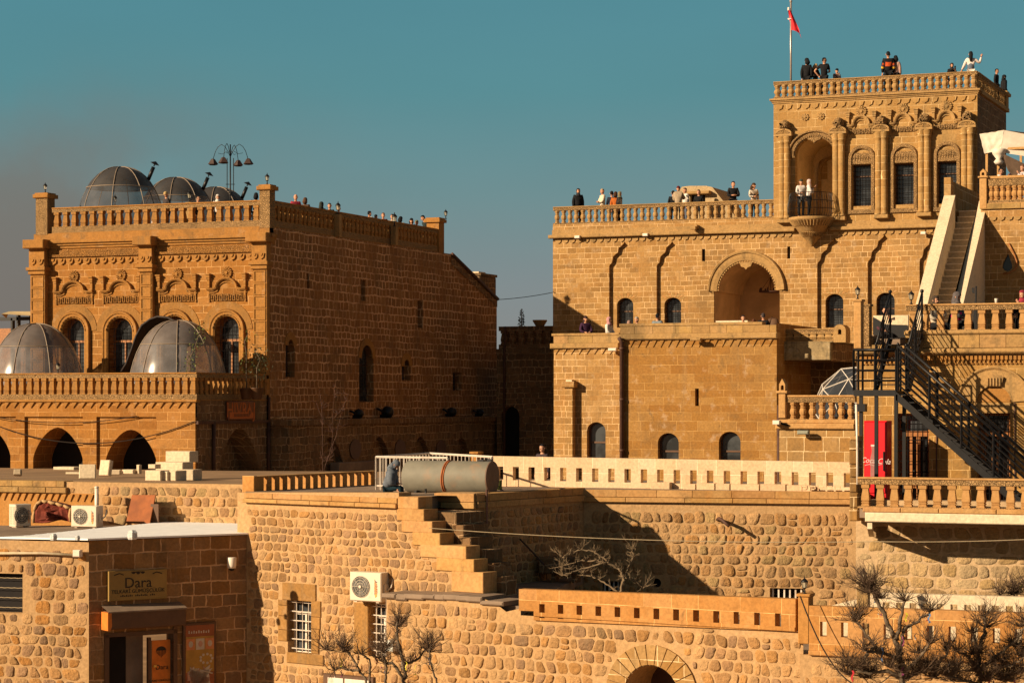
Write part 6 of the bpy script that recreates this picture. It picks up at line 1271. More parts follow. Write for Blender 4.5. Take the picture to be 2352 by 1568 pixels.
# orange parapet
op_ = thing('orange_slotted_parapet', 'smooth orange stone parapet with thirteen upright slots on the foreground rubble wall', 'parapet', LWf.o); xa, xb = LWf.X(1195), LWf.X(1830); z1a, z1b = LWf.Z(1195, 1351.5), LWf.Z(1830, 1374.5); z0a, z0b = LWf.Z(1230, 1423), LWf.Z(1830, 1449)
SLO = []; s0, s1 = LWf.X(1248), LWf.X(1790)
for i in range(13):
    x_ = s0+(s1-s0)*i/12; f_ = (x_-xa)/(xb-xa); zc6 = (z1a*(1-f_)+z1b*f_); SLO.append(rectp(x_-.07, x_+.07, zc6-.62, zc6-.31))
m = MB(); op = [(xa, LWf.Z(1195, 1401)), (LWf.X(1229), LWf.Z(1229, 1402)), (LWf.X(1229), z0a), (xb, z0b), (xb, z1b), (xa, z1a)]; m.sheet(op, SLO, -.06, .24); m.sheet(op, SLO, .18); n_ = len(op); m.add([(a, -.06, b) for a, b in op]+[(a, .18, b) for a, b in op], [(i, (i+1) % n_, n_+(i+1) % n_, n_+i) for i in range(n_)])
m.bbox(LWf.X(1231), xb, -.09, -.06, z0b+.0, z0b+.09, .01); obj('slab', m, M_orgj, op_, LWf.M)
pixpost('orange_pillar', 'orange stone pillar with lantern between the two orange parapets', 1833, 1858, 1363, 1478, 46.55, M_org, .35)
# second parapet
P2f = Fr(1858, 46.5, 22); p2 = thing('right_orange_parapet', 'tall orange parapet with upright slots behind the bare trees at the lower right', 'parapet', P2f.o); xb = P2f.X(2450); z1a = P2f.Z(1858, 1390); SLO = []
for i in range(12): x_ = P2f.X(1891)+.44*i; SLO.append(rectp(x_-.07, x_+.07, z1a-.62, z1a-.32))
zz0 = P2f.Z(1900, 1494); m = MB(); op = rectp(0, xb, zz0, z1a); m.slots(op, SLO, 0, .22); m.slots(op, SLO, .22); m.box(0, xb, .0, .22, z1a, z1a+.0005); m.bbox(0, xb, -.06, .3, zz0-.10, zz0-.002, .02, 0, (1.1, 1.15, 1.3)); obj('slab', m, M_orgj, p2, P2f.M)
l2 = thing('lower_right_wall', 'squared rubble wall below the tall orange parapet behind the bare trees', 'wall', P2f.o); m = MB(); m.box(LWf.X(0)*0-.2, xb, .03, .5, 0, zz0-.1); obj('mortar_face', m, M_mort, l2, P2f.M); obj('rubble_stones', rubble(rectp(-.1, xb, 0.5, zz0-.12), [], .4, .30, .05, .03, PAL[:3], 43, y=.03), M_rub, l2, P2f.M)
P3f = Fr(2026, 49.5, 20); p3 = thing('pale_square_slot_parapet', 'pale parapet with square holes behind the right orange parapet', 'parapet', P3f.o); xb = P3f.X(2450); z1a = P3f.Z(2026, 1361); SLO = []
for i in range(14): x_ = P3f.X(2035)+.295*i; SLO.append(rectp(x_-.075, x_+.075, z1a-.33, z1a-.20))
m = MB(); op = rectp(0, xb, z1a-1.6, z1a); m.slots(op, SLO, 0, .2); m.slots(op, SLO, .2); m.box(0, xb, 0, .2, z1a, z1a+.0005); x_l = P3f.X(1870); m.add([(0, 0, z1a-1.6), (0, 0, z1a), (x_l, .0, z1a-.42), (x_l, 0, z1a-1.6), (0, .2, z1a), (x_l, .2, z1a-.42)], [(0, 1, 2, 3), (1, 4, 5, 2)]); obj('slab', m, M_white, p3, P3f.M)
# ================================================================== SHOP
sh_ = thing('silver_shop', 'low stone shop at lower left with sunlit front, shaded doorway side and white roof', 'building', SHf.o); ztop_s = 4.66
xw = SHf.X(566); q_ = lambda u, v, y=0: (lambda q: (q.x, q.z))(SHf.p(u, v, y))
DO = squ([q_(u, v) for u, v in ((250, 1700), (398, 1700), (398, 1458), (250, 1458))]); DO = rectp(DO[0][0], DO[1][0], 0.02, DO[2][1])
m = MB(); m.sheet(rectp(0, xw, 0, ztop_s), [DO], 0, .4); obj('side_wall', m, M_shop, sh_, SHf.M)
x2 = SH2.X(-60); WN = squ([(lambda q: (q.x, q.z))(SH2.p(u, v)) for u, v in ((-40, 1405), (52, 1405), (52, 1316), (-40, 1316))]); m = MB(); m.sheet(rectp(x2, 0, 0, ztop_s-.02), [WN], 0, .3); obj('front_mortar', m, M_mort, sh_, SH2.M)
m = MB(); m.prism(WN, .25, .3); obj('window_pane', m, M_dark, sh_, SH2.M)
m = MB()
for k in range(4): zz = WN[0][1]+(WN[2][1]-WN[0][1])*(k+.5)/4; m.tube([(WN[0][0]+(WN[1][0]-WN[0][0])*i/12, .1, zz+.008*(i % 2)) for i in range(13)], .008, 4)
obj('window_bars', m, M_cablew, sh_, SH2.M)
obj('rubble_stones', rubble(rectp(x2, -.02, 0, ztop_s-.04), [WN], .40, .31, .06, .04, PAL+[(.42, .25, .14), (.60, .28, .08)], 47, var=.14), M_rub, sh_, SH2.M)
# roof sheets
M_corr = plain('white_corrugated_sheet', (.95, .93, .92), 1.0, .0, .05, 3, 0.0)
RP = [onZ(u, v, 4.72) for u, v in ((60, 1229), (120, 1223), (226, 1212), (398, 1196), (566, 1197))]+[SHf.W(xw+.03, -.05, 4.72), SHf.W(xw*.5, -.07, 4.72), SHf.W(xw*.25, -.04, 4.72), SHf.W(-.06, -.08, 4.72), SH2.W(SH2.X(120), -.06, 4.72), SH2.W(SH2.X(0), -.03, 4.72)]
m = MB(); m.slab([(q.x, q.y) for q in RP], 4.68, 4.72)
e1v = (RP[5]-RP[8]).normalized(); bk_ = Vector((-e1v.y, e1v.x, 0)); 
for i in range(30):
    a_ = RP[8].lerp(RP[6], i/30.0); 
rt_poly = [(q.x, q.y) for q in RP]
for i in range(26):
    o_ = RP[8]+bk_*(i*.28+.05); hits = []
    for j in range(60):
        s_ = o_+e1v*(-4+j*.2)
        if inpoly(s_.x, s_.y, rt_poly): hits.append(s_)
    if len(hits) > 1: m.tube([hits[0], hits[-1]], .007, 4)
obj('corrugated_roof', m, M_corr, sh_)
m = MB(); R2 = [onZ(-120, 1206, 4.62), onZ(600, 1206, 4.62), SHf.W(xw+.1, .3, 0), SHf.W(.1, .1, 0), SH2.W(x2, .1, 0)]; m.slab([(q.x, q.y) for q in R2], 4.4, 4.62); obj('roof_deck', m, M_roof, sh_)
for i, (u, v, s, lbl) in enumerate(((304, 1240, .26, 'brown stone block weighing down the white roof above the shop sign'), (123, 1242, .18, 'small dark stone on the front edge of the white roof near the left'), (178, 1242, .13, 'small pale stone on the front edge of the white roof near the corner'))):
    p = onZ(u, v-2, 4.735); t = thing('roof_stone', lbl, 'stone', p, group='stones on the white roof'); m = MB(); m.lathe([(s*.42, 0), (s*.52, s*.2), (s*.5, s*.6), (s*.3, s*.85)], 0, 0, 6, sm=False); obj('stone_body', m, M_rub, t, Matrix.Translation(p)); 
# parts on the shop side
sgn = thing('shop_sign', 'ochre shop sign reading Dara in dark letters above the brown awning', 'sign', SHf.W(SHf.X(310), -.08, SHf.Z(310, 1340))); S4 = [q_(u, v) for u, v in ((246, 1378), (380, 1372), (380, 1304), (247, 1312))]; sx0 = S4[0][0]; sx1 = S4[1][0]; sz0 = SHf.Z(313, 1376); sz1 = SHf.Z(313, 1308)
M_och = plain('sign_ochre', (.30, .18, .045), .6, 0, .12, 2); M_ink = plain('sign_ink', (.03, .018, .01), .7); m = MB(); m.bbox(sx0, sx1, -.10, -.03, sz0, sz1, .01); obj('board', m, M_och, sgn, SHf.M)
m = MB(); sc1 = (sx0+sx1)/2; sh1 = sz1-sz0; textat(m, 'Dara', .36, sc1-.0, -.105, sz0+sh1*.57); textat(m, 'TELKARİ GÜMÜŞÇÜLÜK', .125, sc1, -.105, sz0+sh1*.30, 0, 1.0)
textat(m, 'SÜRYANİ · ŞARAPÇILIK', .075, sc1, -.105, sz0+sh1*.14) if False else None
for i in range(19):
    if i not in (7, 15): m.box(sc1-.46+i*.048, sc1-.43+i*.048, -.105, -.1, sz0+sh1*.13, sz0+sh1*(.17+.02*(i % 2)))
for s in (-1, 1): m.tube([(sc1+s*.62, -.105, sz1-.10), (sc1+s*.48, -.105, sz1-.06), (sc1+s*.38, -.105, sz1-.10)], .012, 4)
for dx in (-.12, 0, .12): m.prism([(sc1+dx+.045*cos(a*pi/4), sz1-.07-abs(dx)*-.1+.03*sin(a*pi/4)) for a in range(8)], -.106, -.1)
m.tube([(sc1-.17, -.105, sz1-.05), (sc1, -.105, sz1-.04), (sc1+.17, -.105, sz1-.05)], .012, 4); obj('lettering', m, M_ink, sgn, SHf.M)
aw2 = thing('shop_awning', 'dark brown box awning with an orange end over the shop doorway', 'awning', SHf.W(SHf.X(330), -.3, SHf.Z(330, 1420))); ax0, ax1 = SHf.X(243, -.3), SHf.X(424, -.3); az1 = SHf.Z(333, 1399, -.3); az0 = SHf.Z(333, 1440, -.3); m = MB(); m.bbox(ax0+.05, ax1, -.42, .0, az0, az1, .03); obj('valance', m, M_brown, aw2, SHf.M); m = MB(); m.add([(ax0, -.44, az1-.02), (ax0+.09, -.44, az1-.02), (ax0+.10, -.44, az0+.08), (ax0+.05, -.44, az0-.03), (ax0, -.44, az0-.03)], [(0, 1, 2, 3, 4)]); m.box(ax0, ax0+.05, -.43, 0, az0-.02, az1-.02); obj('end_cap', m, plain('end_orange', (.60, .17, .02), .6), aw2, SHf.M); m = MB(); m.add([(ax0, -.46, az1), (ax1, -.46, az1+.01), (ax1, .0, az1+.12), (ax0, .0, az1+.12), (ax0, -.46, az1-.03), (ax1, -.46, az1-.03)], [(0, 1, 2, 3), (0, 4, 5, 1)]); obj('cover', m, M_roof, aw2, SHf.M)
# doorway
m = MB(); dx0, dx1, dzt = DO[0][0], DO[1][0], DO[2][1]
m.box(dx0-.12, dx0, -.03, .3, 0, dzt+.06); m.box(dx1, dx1+.10, -.03, .3, 0, dzt+.25); m.box(dx0-.12, dx1+.1, -.03, .3, dzt+.001, dzt+.1); md = SHf.X(346); m.box(md-.02, md+.06, .1, .2, 0, dzt-.08); obj('door_frame', m, M_brown, sh_, SHf.M)
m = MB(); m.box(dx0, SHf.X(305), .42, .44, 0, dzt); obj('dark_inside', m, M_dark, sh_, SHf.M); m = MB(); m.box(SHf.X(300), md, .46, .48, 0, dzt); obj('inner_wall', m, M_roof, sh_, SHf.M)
dpn = thing('door_poster', 'orange poster door panel reading Dara beside the dark shop doorway', 'poster', SHf.W(md, .1, 2)); dx2 = SHf.X(395); pz1 = SHf.Z(370, 1470); m = MB(); m.box(md+.08, dx2, .10, .14, .1, pz1); obj('panel', m, plain('poster_orange', (.62, .17, .015), .6), dpn, SHf.M)
m = MB(); pc = (md+.08+dx2)/2; textat(m, 'Dara', .17, pc+.02, .095, pz1-.66); textat(m, 'TELKARİ GÜMÜŞÇÜLÜK', .062, pc, .095, pz1-.98); textat(m, 'TAMİR ALTI', .062, pc, .095, pz1-1.12) if False else m.box(pc-.15, pc+.17, .095, .1, pz1-1.12, pz1-1.07)
textat(m, 'GÜMÜŞÇÜ', .07, pc, .095, pz1-1.42) if False else m.box(pc-.2, pc+.22, .095, .1, pz1-1.45, pz1-1.39)
m.prism([(pc+.13*cos(a*pi/8), pz1-.25+.10*sin(a*pi/8)) for a in range(9)], .094, .1)
for i in range(7): m.tube([(pc-.12+i*.04, .096, pz1-.25), (pc-.10+i*.034, .096, pz1-.42+.03*abs(i-3))], .008, 4)
obj('lettering', m, M_ink, dpn, SHf.M); m = MB(); m.lathe([(.0, 0), (.03, .02), (.0, .05)], 0, 0, 8); m.box(-.03, .05, -.02, 0, .0, .05); obj('door_handle', m, plain('brass', (.6, .42, .12), .25, .9), dpn, SHf.M @ Matrix.Translation((md+.12, .05, SHf.Z(352, 1532))))
po = thing('jewellery_poster', 'tall framed poster showing silver jewellery on a brown ground right of the shop door', 'poster', SHf.W(SHf.X(455), -.05, 2)); bx0_, bx1_ = SHf.X(418), SHf.X(494); bz1_ = SHf.Z(456, 1428); m = MB(); m.bbox(bx0_, bx1_, -.07, -.01, .6, bz1_, .015); obj('frame', m, M_brown, po, SHf.M)
m = MB(); ix0, ix1, iz1 = bx0_+.06, bx1_-.06, bz1_-.06; wI = ix1-ix0; m.box(ix0, ix1, -.075, -.07, .7, iz1, 0); m.box(ix0+.01, ix1-.01, -.078, -.075, iz1-1.15, iz1-.28, 1); r = random.Random(4)
for k in range(3): q = ix0+.01+k*wI/3; m.box(q+.01, q+wI/3-.02, -.082, -.079, iz1-.60, iz1-.33, (3, 2, 3)[k]); m.prism([(q+wI/6+.06*cos(a*pi/4), iz1-.46+.08*sin(a*pi/4)) for a in range(8)], -.086, -.082, (2, 4, 2)[k])
for k in range(9): a = 2*pi*k/9; m.prism([(ix0+wI*.72+.16*cos(a)+.035*cos(b*pi/3), iz1-.83+.11*sin(a)+.035*sin(b*pi/3)) for b in range(6)], -.086, -.079, 2)
for k in range(12): m.prism([(ix0+wI*(.08+.8*r.random())+.04*cos(b*pi/3), iz1-1.0-.6*r.random()+.04*sin(b*pi/3)) for b in range(6)], -.088, -.079, r.choice((2, 2, 4)))
m.box(ix0+.05, ix0+wI*.5, -.082, -.078, iz1-1.35, iz1-1.12, 4); m.tube([(ix0+wI*.5, -.08, iz1-1.1), (ix1-.05, -.08, iz1-1.2)], .02, 4, m=2)
for k in range(9): m.box(ix0+.08+k*wI*.085, ix0+.11+k*wI*.085, -.08, -.076, iz1-.20, iz1-.13-.02*(k % 2), 2)
obj('print', m, [plain('print_brown', (.26, .07, .02), .5), plain('print_gold', (.38, .20, .03), .5), plain('print_silver', (.50, .42, .34), .5), plain('print_orange', (.55, .20, .07), .5), plain('print_rose', (.45, .24, .17), .5)], po, SHf.M)
t = thing('security_camera', 'white dome camera high on the shaded shop wall near the diagonal shadow', 'camera', SHf.W(SHf.X(524), -.2, SHf.Z(524, 1300))); c3 = SHf.X(524); z3_ = SHf.Z(524, 1290); m = MB(); m.lathe([(.10, z3_-.14), (.11, z3_-.08), (.12, z3_+.12), (.11, z3_+.13)], c3, -.2, 12); obj('housing', m, M_whitep, t, SHf.M); m = MB(); m.lathe([(.01, z3_-.21), (.06, z3_-.19), (.08, z3_-.14)], c3, -.2, 12); m.box(c3-.02, c3+.02, -.1, .02, z3_, z3_+.06); obj('dome', m, M_iron, t, SHf.M)
t = thing('wall_conduit', 'pale conduit with a square lamp on the sunlit shop front', 'conduit', SH2.W(-.5, -.1, 4)); zz = SH2.Z(100, 1270); m = MB(); m.tube([(x2, -.1, zz-.03), (SH2.X(100), -.1, zz+.01), (SH2.X(180), -.1, zz-.02)], .035, 6); obj('pipe', m, M_cablew, t, SH2.M); m = MB(); m.bbox(SH2.X(177), SH2.X(194), -.24, -.1, SH2.Z(185, 1277), SH2.Z(185, 1261), .02); obj('lamp', m, M_whitep, t, SH2.M)
# ================================================================== ROOF WALL behind the AC units, slab with cut stones
DF = Fr(300, 61.9, 22); dw = thing('roof_rubble_wall', 'low rubble wall with an old zigzag frieze behind the two air conditioners', 'wall', DF.o); dX = DF.X; dZ = lambda v: DF.Z(200, v); d0, d1 = dX(-80), dX(640); dt = dZ(1105)
m = MB(); m.box(d0, d1, 0, .4, 3.5, dt-.02); obj('mortar_face', m, M_mort, dw, DF.M)
d5 = dX(157); m = MB(); blocks(m, d0, dX(150), dZ(1119), dZ(1105), -.06, .4, .6, 3); blocks(m, d0, d5, dZ(1133), dZ(1119)-.003, -.12, .4, .7, 4, b=.015); obj('coping', m, M_trim, dw, DF.M)
m = MB(); m.box(d0, dX(226), -.02, .3, 3.6, dZ(1133)-.002); zigzag(m, d0, dX(224), dZ(1152), dZ(1135), -.02, .21, 0, .05); obj('zigzag_frieze', m, M_org, dw, DF.M)
obj('rubble_stones', rubble([(dX(228), 3.6), (d1, 3.6), (d1, dt-.01), (dX(158), dt-.01), (dX(158), dZ(1133)), (dX(228), dZ(1133))], [], .36, .27, .07, .03, PAL+PALP[:2], 53, var=.14), M_rub, dw, DF.M)
s4 = MB(); a, b, c_, d = DF.W(d0, .2, dt), DF.W(d1, .2, dt), TF.W(1, .6, 0), TF.W(tl, .6, 0); s4.add([(a.x, a.y, dt-.03), (b.x, b.y, dt-.03), (c_.x+8, c_.y+12, 5.32), (c_.x+8, c_.y+2, 5.37), (c_.x, c_.y, 5.38), (d.x, d.y, 5.38)], [(0, 1, 2, 3), (0, 3, 4, 5)]); o = struct('dusty_forecourt', s4, M_earth)
m = MB(); r = random.Random(2)
# cut limestone blocks
def sblock(lbl, u0, u1, vt, vb, dep=.35, lean=0.0, D=None, rz=0.0, tone=1.0):
    zf_ = 5.70; D = D or (zf_-CZ)*FP/(CV-vb) if vb > 1090 else (D or 68); f = Fr((u0+u1)/2, D, 22); z0, z1 = f.Z((u0+u1)/2, vb), f.Z((u0+u1)/2, vt); xa, xb = f.X(u0), f.X(u1); c = (xa+xb)/2
    M = Matrix.Translation(f.W(c, 0, z0)) @ Matrix.Rotation(rz, 4, 'Z') @ Matrix.Rotation(lean, 4, 'X'); mb = MB(); mb.bbox(-(xb-xa)/2, (xb-xa)/2, 0, dep, 0, z1-z0, .02, 0, (tone, tone, tone)); o = obj('limestone_block', mb, M_white, None, M); return tag(o, lbl, 'stone block', 'cut limestone blocks on the forecourt')
for a in (('largest pale limestone block on top of the pile against the arcade corner', 380, 436, 1036, 1061, .5, 0, 68.5), ('long pale limestone block in the middle layer of the pile', 357, 420, 1061, 1082, .6, 0, 67), ('pale upright limestone slab at the left of the pile bottom layer', 333, 369, 1080, 1104, .5, 0, None), ('thin upright limestone slab in the pile bottom layer, second from left', 371, 385, 1082, 1104, .6, 0, None), ('limestone slab in the pile bottom layer, third from left', 387, 404, 1081, 1104, .6, 0, None), ('rough limestone block at the right of the pile bottom layer', 405, 444, 1078, 1103, .5, 0, 66, 0, .82), ('small flat limestone piece left beside the middle layer', 340, 357, 1066, 1076, .3, 0, 66), ('limestone slab leaning left in front of the arcade pier', 184, 216, 1062, 1098, .14, -.45, None, .5), ('upright limestone slab leaning beside the second arch', 225, 249, 1055, 1091, .16, -.2, 69, -.1), ('small limestone chunk in front of the second arch', 254, 274, 1079, 1090, .3, 0, 70, .4), ('flat limestone strip lying in front of the second arch', 280, 306, 1078, 1088, .3, 0, 70), ('narrow upright limestone piece before the second arch', 313, 320, 1067, 1088, .14, 0, 70), ('small grey limestone chunk at the far left of the forecourt', 32, 46, 1076, 1089, .2, -.3, 70, .4, .6), ('thin limestone slab lying flat before the first arch', 122, 170, 1072, 1079, .6, 0, 76), ('second flat limestone slab before the first arch', 150, 186, 1084, 1089, .4, 0, 70, 0, .8)):
    sblock(*a)
# AC units
M_ac = plain('ac_casing', (.66, .55, .42), .5, 0, .05, 4, .4, 0, (.5, .38, .25)); M_acd = plain('ac_fan_dark', (.07, .065, .06), .6); M_aco = plain('ac_badge', (.75, .30, .06), .5); M_act = plain('ac_badge_text', (.10, .07, .10), .5)
def acunit(label, M, w, h, d, letters='AIRFEL'):
    t = thing('air_conditioner', label, 'air conditioner', M=M, group='outdoor air conditioner units'); mb = MB(); mb.bbox(0, w, 0, d, 0, h, .02); mb.box(w*.1, w*.2, .05, d-.05, -.03, 0); mb.box(w*.8, w*.9, .05, d-.05, -.03, 0); obj('casing', mb, M_ac, t, M)
    c = (w*.36, h*.5); R1 = h*.37; mb = MB(); mb.prism([(c[0]+R1*cos(a*pi/14), c[1]+R1*sin(a*pi/14)) for a in range(28)], -.012, .0)
    obj('fan_recess', mb, M_acd, t, M); mb = MB()
    for k in range(3): mb.add([(c[0]+.04*cos(a), -.014-.002*k, c[1]+.04*sin(a)) for a in (2*pi*k/3, 2*pi*k/3+.9)]+[(c[0]+R1*.85*cos(a), -.016-.002*k, c[1]+R1*.85*sin(a)) for a in (2*pi*k/3+1.1, 2*pi*k/3+.2)], [(0, 1, 2, 3)], 0, (1.8, 1.8, 1.8))
    mb.prism([(c[0]+R1*.14*cos(a*pi/6), c[1]+R1*.14*sin(a*pi/6)) for a in range(12)], -.05, -.01, 1)
    for q in (.35, .6, .85, 1.0): mb.tube([(c[0]+R1*q*cos(a*pi/12), -.03, c[1]+R1*q*sin(a*pi/12)) for a in range(24)], .004, 3, True, 1)
    for k in range(8): a = pi*k/4; mb.tube([(c[0], -.035, c[1]), (c[0]+R1*cos(a), -.03, c[1]+R1*sin(a))], .004, 3, m=1)
    obj('fan', mb, [M_acd, M_ac], t, M)
    mb = MB(); mb.box(w*.80, w*.86, -.003, 0, h*.15, h*.86, 0) if False else mb.prism([(w*.79, h*.42), (w*.82, h*.14), (w*.87, h*.18), (w*.87, h*.62), (w*.80, h*.78)], -.004, 0, 0)
    tm = textmb(letters, h*.17, .001, .2, 1.0); mb.join(tm, Matrix.Translation((w*.835, -.007, h*.5)) @ Matrix.Rotation(pi/2, 4, 'Y'), 1); obj('badge', mb, [M_aco, M_act], t, M)
    mb = MB()
    for k in range(9): mb.box(-.012, 0, .03, d-.03, h*.08+k*h*.1, h*.10+k*h*.1)
    for k in range(4): mb.box(-.012, -.001, .04+k*(d-.1)/3, .055+k*(d-.1)/3, h*.08, h*.9)
    obj('side_grille', mb, M_ac, t, M)
    mb = MB(); mb.bbox(w, w+.03, d*.3, d*.8, h*.2, h*.6, .01); mb.tube([(w+.02, d*.6, h*.35), (w+.13, d*.7, h*.5), (w+.13, d*.9, h*.8)], .02, 5); obj('service_valve', mb, M_ac, t, M); return t
f = Fr(163, 60.3, 20); z_ = f.Z(200, 1207); acunit('white air conditioner on the flat roof, the right one beside the white pipe', f.M @ Matrix.Translation((0, 0, 4.65)), f.X(222)-f.X(163), .56, .33)
f = Fr(36, 60.3, -42); acunit('air conditioner on the flat roof at far left with its fan side in shade', f.M @ Matrix.Translation((0, 0, 4.65)), 1.0*(f.X(72)-f.X(36)), .59, .34)
f = Fr(803, SWf.D(803)-.55, 32); acunit('white air conditioner bracketed on the stepped rubble wall above the barred window', f.M @ Matrix.Translation((0, 0, f.Z(840, 1380))), f.X(875)-f.X(803), .68, .34)
# roof junk
f = Fr(120, 61.2, 22); t = thing('maroon_tarpaulin', 'crumpled maroon tarpaulin with a ragged pale edge between the two roof air conditioners', 'tarpaulin', f.o); P = [(78, 1200), (100, 1201), (118, 1196), (140, 1193), (163, 1198), (163, 1166), (148, 1160), (130, 1155), (112, 1151), (98, 1149), (86, 1155), (80, 1172)]; P = [(f.X(u), f.Z(u, v)) for u, v in P]
m = MB(); vs = []; n_ = len(P); cc_ = (sum(p[0] for p in P)/n_, sum(p[1] for p in P)/n_); K = 5
for k in range(K):
    for i, (a, b) in enumerate(P): s_ = 1-k/K; vs.append((cc_[0]+(a-cc_[0])*s_, -.10*(1-s_)-.05*sin(i*2.3+k*1.7), cc_[1]+(b-cc_[1])*s_))
vs.append((cc_[0], -.14, cc_[1])); fs = [(k*n_+i, k*n_+(i+1) % n_, (k+1)*n_+(i+1) % n_, (k+1)*n_+i) for k in range(K-1) for i in range(n_)]+[((K-1)*n_+i, (K-1)*n_+(i+1) % n_, K*n_) for i in range(n_)]
m.add(vs, fs, 0, None, False); m.prism(P, 0.06, .3); obj('sheet', m, plain('maroon_sheet', (.15, .03, .018), .8, 0, .3, 6, .2, .8), t, f.M)
m = MB()
for i in range(4, 12): a, b = P[i], P[(i+1) % 12]; m.tube([(a[0], -.02, a[1]), ((a[0]+b[0])/2, -.05, (a[1]+b[1])/2-.02), (b[0], -.02, b[1])], [.03, .05, .035], 5)
obj('ragged_edge', m, M_mort, t, f.M)
f = Fr(322, 61.0, 22); t = thing('rusty_panel', 'rusty brown metal panel leaning against the roof rubble wall', 'panel', f.o); P = [(289, 1201), (343, 1203), (357, 1136), (303, 1136)]; P = [(f.X(u), f.Z(u, v)) for u, v in P]; Q4 = [f.p(u, v, y) for u, v, y in ((289, 1201, -.12), (343, 1203, -.12), (357, 1136, .25), (303, 1136, .25))]; m = MB(); m.add([tuple(q) for q in Q4]+[(q.x, q.y+.04, q.z) for q in Q4], [(0, 1, 2, 3), (4, 7, 6, 5), (0, 4, 5, 1), (1, 5, 6, 2), (2, 6, 7, 3), (3, 7, 4, 0)]); obj('plate', m, plain('rusty_plate', (.26, .075, .018), .7, 0, .25, 4, .3, .3, (.22, .06, .02)), t, f.M); m = MB(); m.box(P[1][0]-.02, P[1][0]+.22, .1, .14, P[1][1], P[2][1]-.25); obj('prop', m, M_brown, t, f.M)
f = Fr(222, 61.5, 22); t = thing('roof_pipe', 'short thick pale pipe standing behind the right roof air conditioner', 'pipe', f.o); m = MB(); zb1 = 4.62; zt1 = f.Z(222, 1116); m.tube([(0, 0, zb1), (0, 0, zt1-.05)], .055, 8); m.lathe([(.06, zt1-.05), (.065, zt1-.02), (.03, zt1)], 0, 0, 8); obj('tube', m, M_whitep, t, f.M); m = MB(); m.lathe([(.07, zb1+.25), (.075, zb1+.3), (.07, zb1+.33)], 0, 0, 8); obj('collar', m, M_pipe, t, f.M)
# sign board at the very bottom, small white box
f = Fr(800, 50.2, 34); t = thing('white_signboard', 'white signboard in a grey frame at the bottom edge behind the left bare tree', 'sign', f.o); m = MB(); m.bbox(f.X(745), f.X(862), -.06, .02, f.Z(800, 1640), f.Z(800, 1549), .02); obj('frame', m, M_brown, t, f.M); m = MB(); m.box(f.X(757), f.X(792), -.07, -.061, f.Z(800, 1635), f.Z(800, 1557)); m.box(f.X(796), f.X(856), -.07, -.061, f.Z(800, 1635), f.Z(800, 1557)); obj('face', m, M_whitep, t, f.M)
t = thing('white_box', 'small white meter box on the foreground rubble wall behind the left bare tree', 'box', LWf.W(LWf.X(903), -.1, 2.5)); m = MB(); P = [(LWf.X(u), LWf.Z(u, v)) for u, v in ((896, 1492), (914, 1493), (914, 1473), (904, 1466), (898, 1474))]; m.prism(P, -.22, -.03); obj('body', m, plain('box_white', (.60, .60, .55), .6), t, LWf.M); m = MB(); m.box(LWf.X(901), LWf.X(905), -.23, -.22, LWf.Z(903, 1485), LWf.Z(903, 1480)); obj('latch', m, M_iron, t, LWf.M)
# ================================================================== DOMES
M_film = film('dome_clear_film', (.17, .165, .17), .36, .10); M_ftop = film('dome_grey_top', (.055, .048, .045), .92, .45); M_film2 = film('dome_hazy_film', (.27, .25, .25), .50, .2); M_ftop2 = film('dome_hazy_top', (.15, .125, .115), .92, .45); M_ribw = plain('dome_rib', (.24, .18, .13), .5)
def dome(name, label, c, r, h, mfilm, mtop, ribs=8, rz=.25, tilt=None, group=None, ringz=.62, pipe=False):
    t = thing(name, label, 'dome tent', c, group=group); M = Matrix.Translation(c) @ Matrix.Rotation(rz, 4, 'Z')
    def P(a, f): # f 0 base..1 top
        ph = f*pi/2; return Vector((r*cos(ph)**.85*cos(a), r*cos(ph)**.85*sin(a), h*sin(ph)**1.05 if f > 0 else 0))
    n = ribs*4; fr_ = [0, .12, .25, .38, .5]; fz = [.5, .6, .7, .8, .9, 1.0]
    def shell(fl): 
        mb = MB(); vs = [P(2*pi*j/n, f_) for f_ in fl for j in range(n)]; mb.add(vs, [(i*n+j, i*n+(j+1) % n, (i+1)*n+(j+1) % n, (i+1)*n+j) for i in range(len(fl)-1) for j in range(n)], 0, None, True); return mb
    obj('clear_panels', shell(fr_), mfilm, t, M); obj('top_cover', shell(fz), mtop, t, M)
    mb = MB()
    for k in range(ribs): a = 2*pi*k/ribs; mb.tube([P(a, q/12)*1.004 for q in range(13)], .020, 5)
    for f_ in (.5, 0.0): mb.tube([P(2*pi*j/n, f_)*1.003 for j in range(n)], .020, 5, True)
    obj('ribs', mb, M_ribw, t, M)
    if pipe:
        q = P(R_(20)-rz, .62); mb = MB(); d_ = Vector((.42, 0, 1)).normalized(); mb.tube([q, q+d_*.58], .08, 8); tp = q+d_*.72; s_ = d_.cross(Vector((0, 1, 0))); ring = []
        b_ = Vector((0, 1, 0)); vs = [tp+(s_*cos(2*pi*j/14)+b_*sin(2*pi*j/14))*.21 for j in range(14)]+[tp+d_*.12]+[tp-d_*.04]; mb.add(vs, [(j, (j+1) % 14, 14) for j in range(14)]+[(j, (j+1) % 14, 15) for j in range(14)]); mb.tube([q+d_*.6, tp], .03, 4); obj('stove_pipe', mb, M_iron, t, M)
    return t
zt8 = tz0+.0; c1 = atD(83, 920, 90.6); c1.z = 8.02; dome('garden_dome', 'see through igloo dome at the left end of the arcade terrace', c1, 1.98, 3.06, M_film2, M_ftop2, 8, .1, group='igloo domes')
c2 = atD(409, 920, 88.1); c2.z = 8.02; dome('garden_dome', 'see through igloo dome near the plants at the right end of the arcade terrace', c2, 1.93, 3.10, M_film2, M_ftop2, 8, .5, group='igloo domes')
